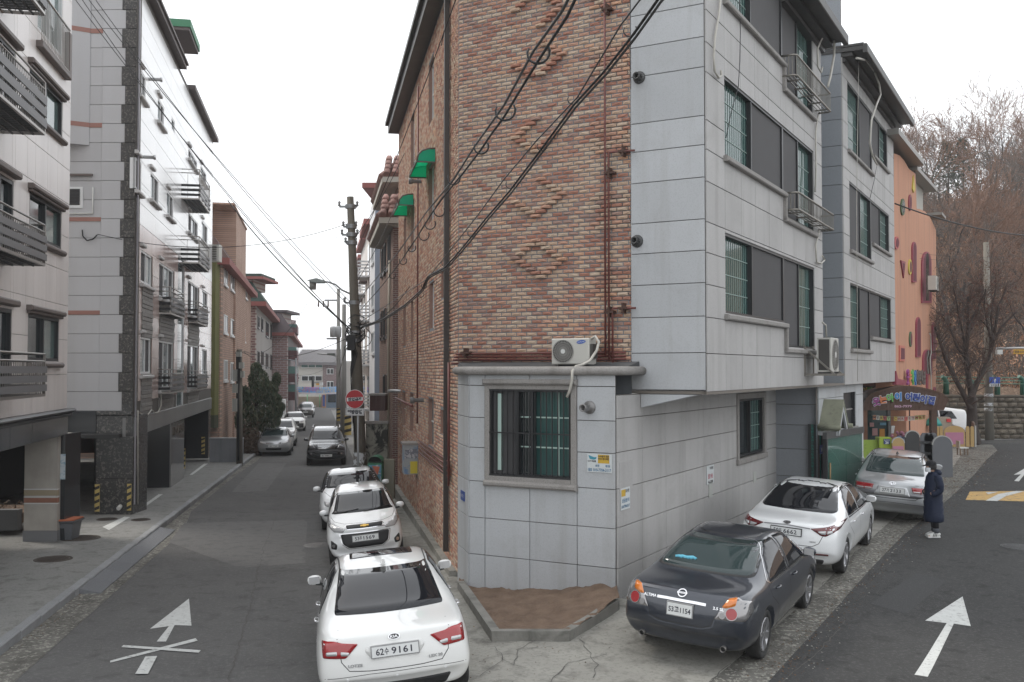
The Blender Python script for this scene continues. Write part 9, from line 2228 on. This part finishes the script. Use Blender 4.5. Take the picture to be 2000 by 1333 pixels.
# ---- overhead lines
def sagline(a,b,sag,n=14):a,b=Vector(a),Vector(b);return[a.lerp(b,i/n)+Vector((0,0,-sag*4*(i/n)*(1-i/n)))for i in range(n+1)]
def planline(P,A2,B2):
 """points of the photo whose depth follows the straight plan line A2-B2 (x, y)"""
 out=[]
 for px,py in P:
  k=ray(px,py);k=k.x/k.y;dx,dy=B2[0]-A2[0],B2[1]-A2[1];s_=(k*A2[1]-A2[0])/(dx-k*dy);out.append(at(px,py,A2[1]+dy*s_))
 return out
PL=(-4.75,31.0)
b1p=planline([(1300,-18),(1285,-1),(1235,70),(1180,140),(1120,206),(1057,292),(995,374),(950,426),(915,470),(890,500),(868,524),(835,541),(824,566),(790,597),(745,626),(705,640)],PL,(1.32,9.0))
M_lash=mat('lashed_cable',(.05,.05,.05),.4)
cable(b1p,.014,'overhead_cable','thick black lashed cable bundle crossing the brick front wall','overhead cable')
for dz,r_,lb in((.035,.012,'upper strand'),(-.02,.014,'lower strand')):cable([p+Vector((.03,0,dz))for p in b1p],r_,'overhead_cable','%s running along the thick lashed bundle over the brick front wall'%lb,'overhead cable',M_lash)
b1u=planline([(1270,-18),(1250,0),(1212,50),(1128,190),(1048,275),(985,350),(930,425),(880,488),(835,545),(700,632)],PL,(1.32,9.0));cable(b1u,.010,'overhead_cable','thin steel messenger wire just above the thick lashed bundle','overhead cable',M_lash)
b2p=planline([(1130,-15),(1108,32),(1080,75),(1052,118),(1020,170),(985,228),(960,262),(940,292),(905,338),(885,362),(862,390),(840,422),(815,463),(780,515),(745,560),(705,605)],(-4.75,31),(-.6,9.5));cable(b2p,.009,'overhead_cable','black cable of the thinner pair across the upper brick wall','overhead cable')
b2u=planline([(1117,-15),(1096,25),(1042,100),(985,205),(930,282),(885,352),(835,412),(780,490),(705,580)],(-4.75,31),(-.6,9.5));cable(b2u,.009,'overhead_cable','thin wire of the pair across the upper brick wall','overhead cable',M_lash)
RL=['uppermost','second from the top','third from the top','fourth from the top','fifth from the top','sixth from the top','seventh from the top','eighth from the top','ninth from the top','tenth from the top','eleventh from the top','lowest']
def loops(P,A2,B2,R0,who):
 for k,(px,py)in enumerate(P):
  c=planline([(px,py)],A2,B2)[0];R=R0*random.uniform(.88,1.1);pts=[c+Vector((R*cos(a),.04*sin(a*.5),R*.95*sin(a)+.02))for a in[radians(150+24*i)for i in range(11)]];t=cable(pts,.007,'cable_ring','%s black spreader ring on the %s'%(RL[min(k,11)]if k<11 else 'lowest',who),'cable ring',grp='spreader rings on the overhead cables')
loops([(1231,62),(1120,196),(1059,288),(997,362),(921,458),(898,490),(868,517),(828,560),(822,577)],PL,(1.32,9.0),.06,'thick lashed bundle')
loops([(1052,108),(987,221),(940,291),(886,352),(858,416),(840,441),(828,463),(804,487),(787,512),(766,540)],PL,(-.6,9.5),.062,'thinner cable pair')
# other wires: ends given as (px, py, depth)
WL=[((880,-5,20),(862,90,20.5),None,'short black wire crossing the downpipe at the top of the brick wall'),((893,-8,17),(700,480,31),.2,'dark wire from the leaning pole up past the dark downpipe'),((445,392,40),(690,648,31),.25,'thick black line slanting across the white sky to the leaning pole'),((125,-30,26),(690,655,31),.3,'long line from the upper left corner down to the leaning pole'),((150,-30,26),(694,600,31),.3,'second long line from the upper left towards the leaning pole'),((165,-30,26),(694,610,31),.4,'third long line from the upper left towards the leaning pole'),((140,-30,26),(680,640,31),.5,'fourth long line from the upper left towards the leaning pole'),((190,458,28.2),(680,437,31),.55,'sagging cable from the pale quoined building to the leaning pole'),((476,686,46.5),(700,650,31),.5,'sagging cable from the meter box pole to the leaning pole'),((476,688,46.5),(661,700,75),1.2,'cable from the meter box pole to the far transformer pole'),((690,640,31),(661,600,75),.8,'cable from the leaning pole to the far crossarm pole'),((700,655,31),(662,735,58),-.5,'thick bundle running down from the leaning pole to the zinc pole'),((790,300,30),(688,470,31),.2,'wire from the tiled eave to the leaning pole'),((775,395,33),(690,560,31),.2,'wire from the lower tiled eave to the leaning pole'),((800,560,27),(700,635,31),.3,'wire along the brick side wall to the leaning pole'),((611,575,31),(463,682,46.5),.9,'thin service wire under the street lamp to the meter box pole'),((665,445,31),(606,560,60),.3,'faint thin wire dropping from the pole head behind the street lamp'),((1748,398,30),(2050,462,38),.25,'black cable crossing in front of the brown wooded hillside'),((1748,490,40),(2050,498,46),.2,'thin wire low in front of the hillside'),((1748,500,40),(2050,505,46),.2,'second thin wire low in front of the hillside')]
for i,(a,b,sg_,lab)in enumerate(WL):
 r_=.022 if 'thick' in lab or lab.startswith('black cable crossing')else(.006 if 'faint' in lab or 'thin' in lab else .010)
 cable(sagline(at(*a),at(*b),sg_ or 0),r_,'overhead_wire',lab,'overhead wire')
# ---- haze
hz=MB().box(-130,175,-8,235,-8,42).build('haze',None);hz.data.materials.clear()
m=bpy.data.materials.new('haze_air');m.use_nodes=True;n_=m.node_tree;n_.nodes.remove(n_.nodes['Principled BSDF']);v=n_.nodes.new('ShaderNodeVolumePrincipled');v.inputs['Density'].default_value=.0006;v.inputs['Color'].default_value=(.93,.95,.98,1);v.inputs['Anisotropy'].default_value=.2
n_.links.new(v.outputs[0],n_.nodes['Material Output'].inputs['Volume']);hz.data.materials.append(m);stuff(hz)
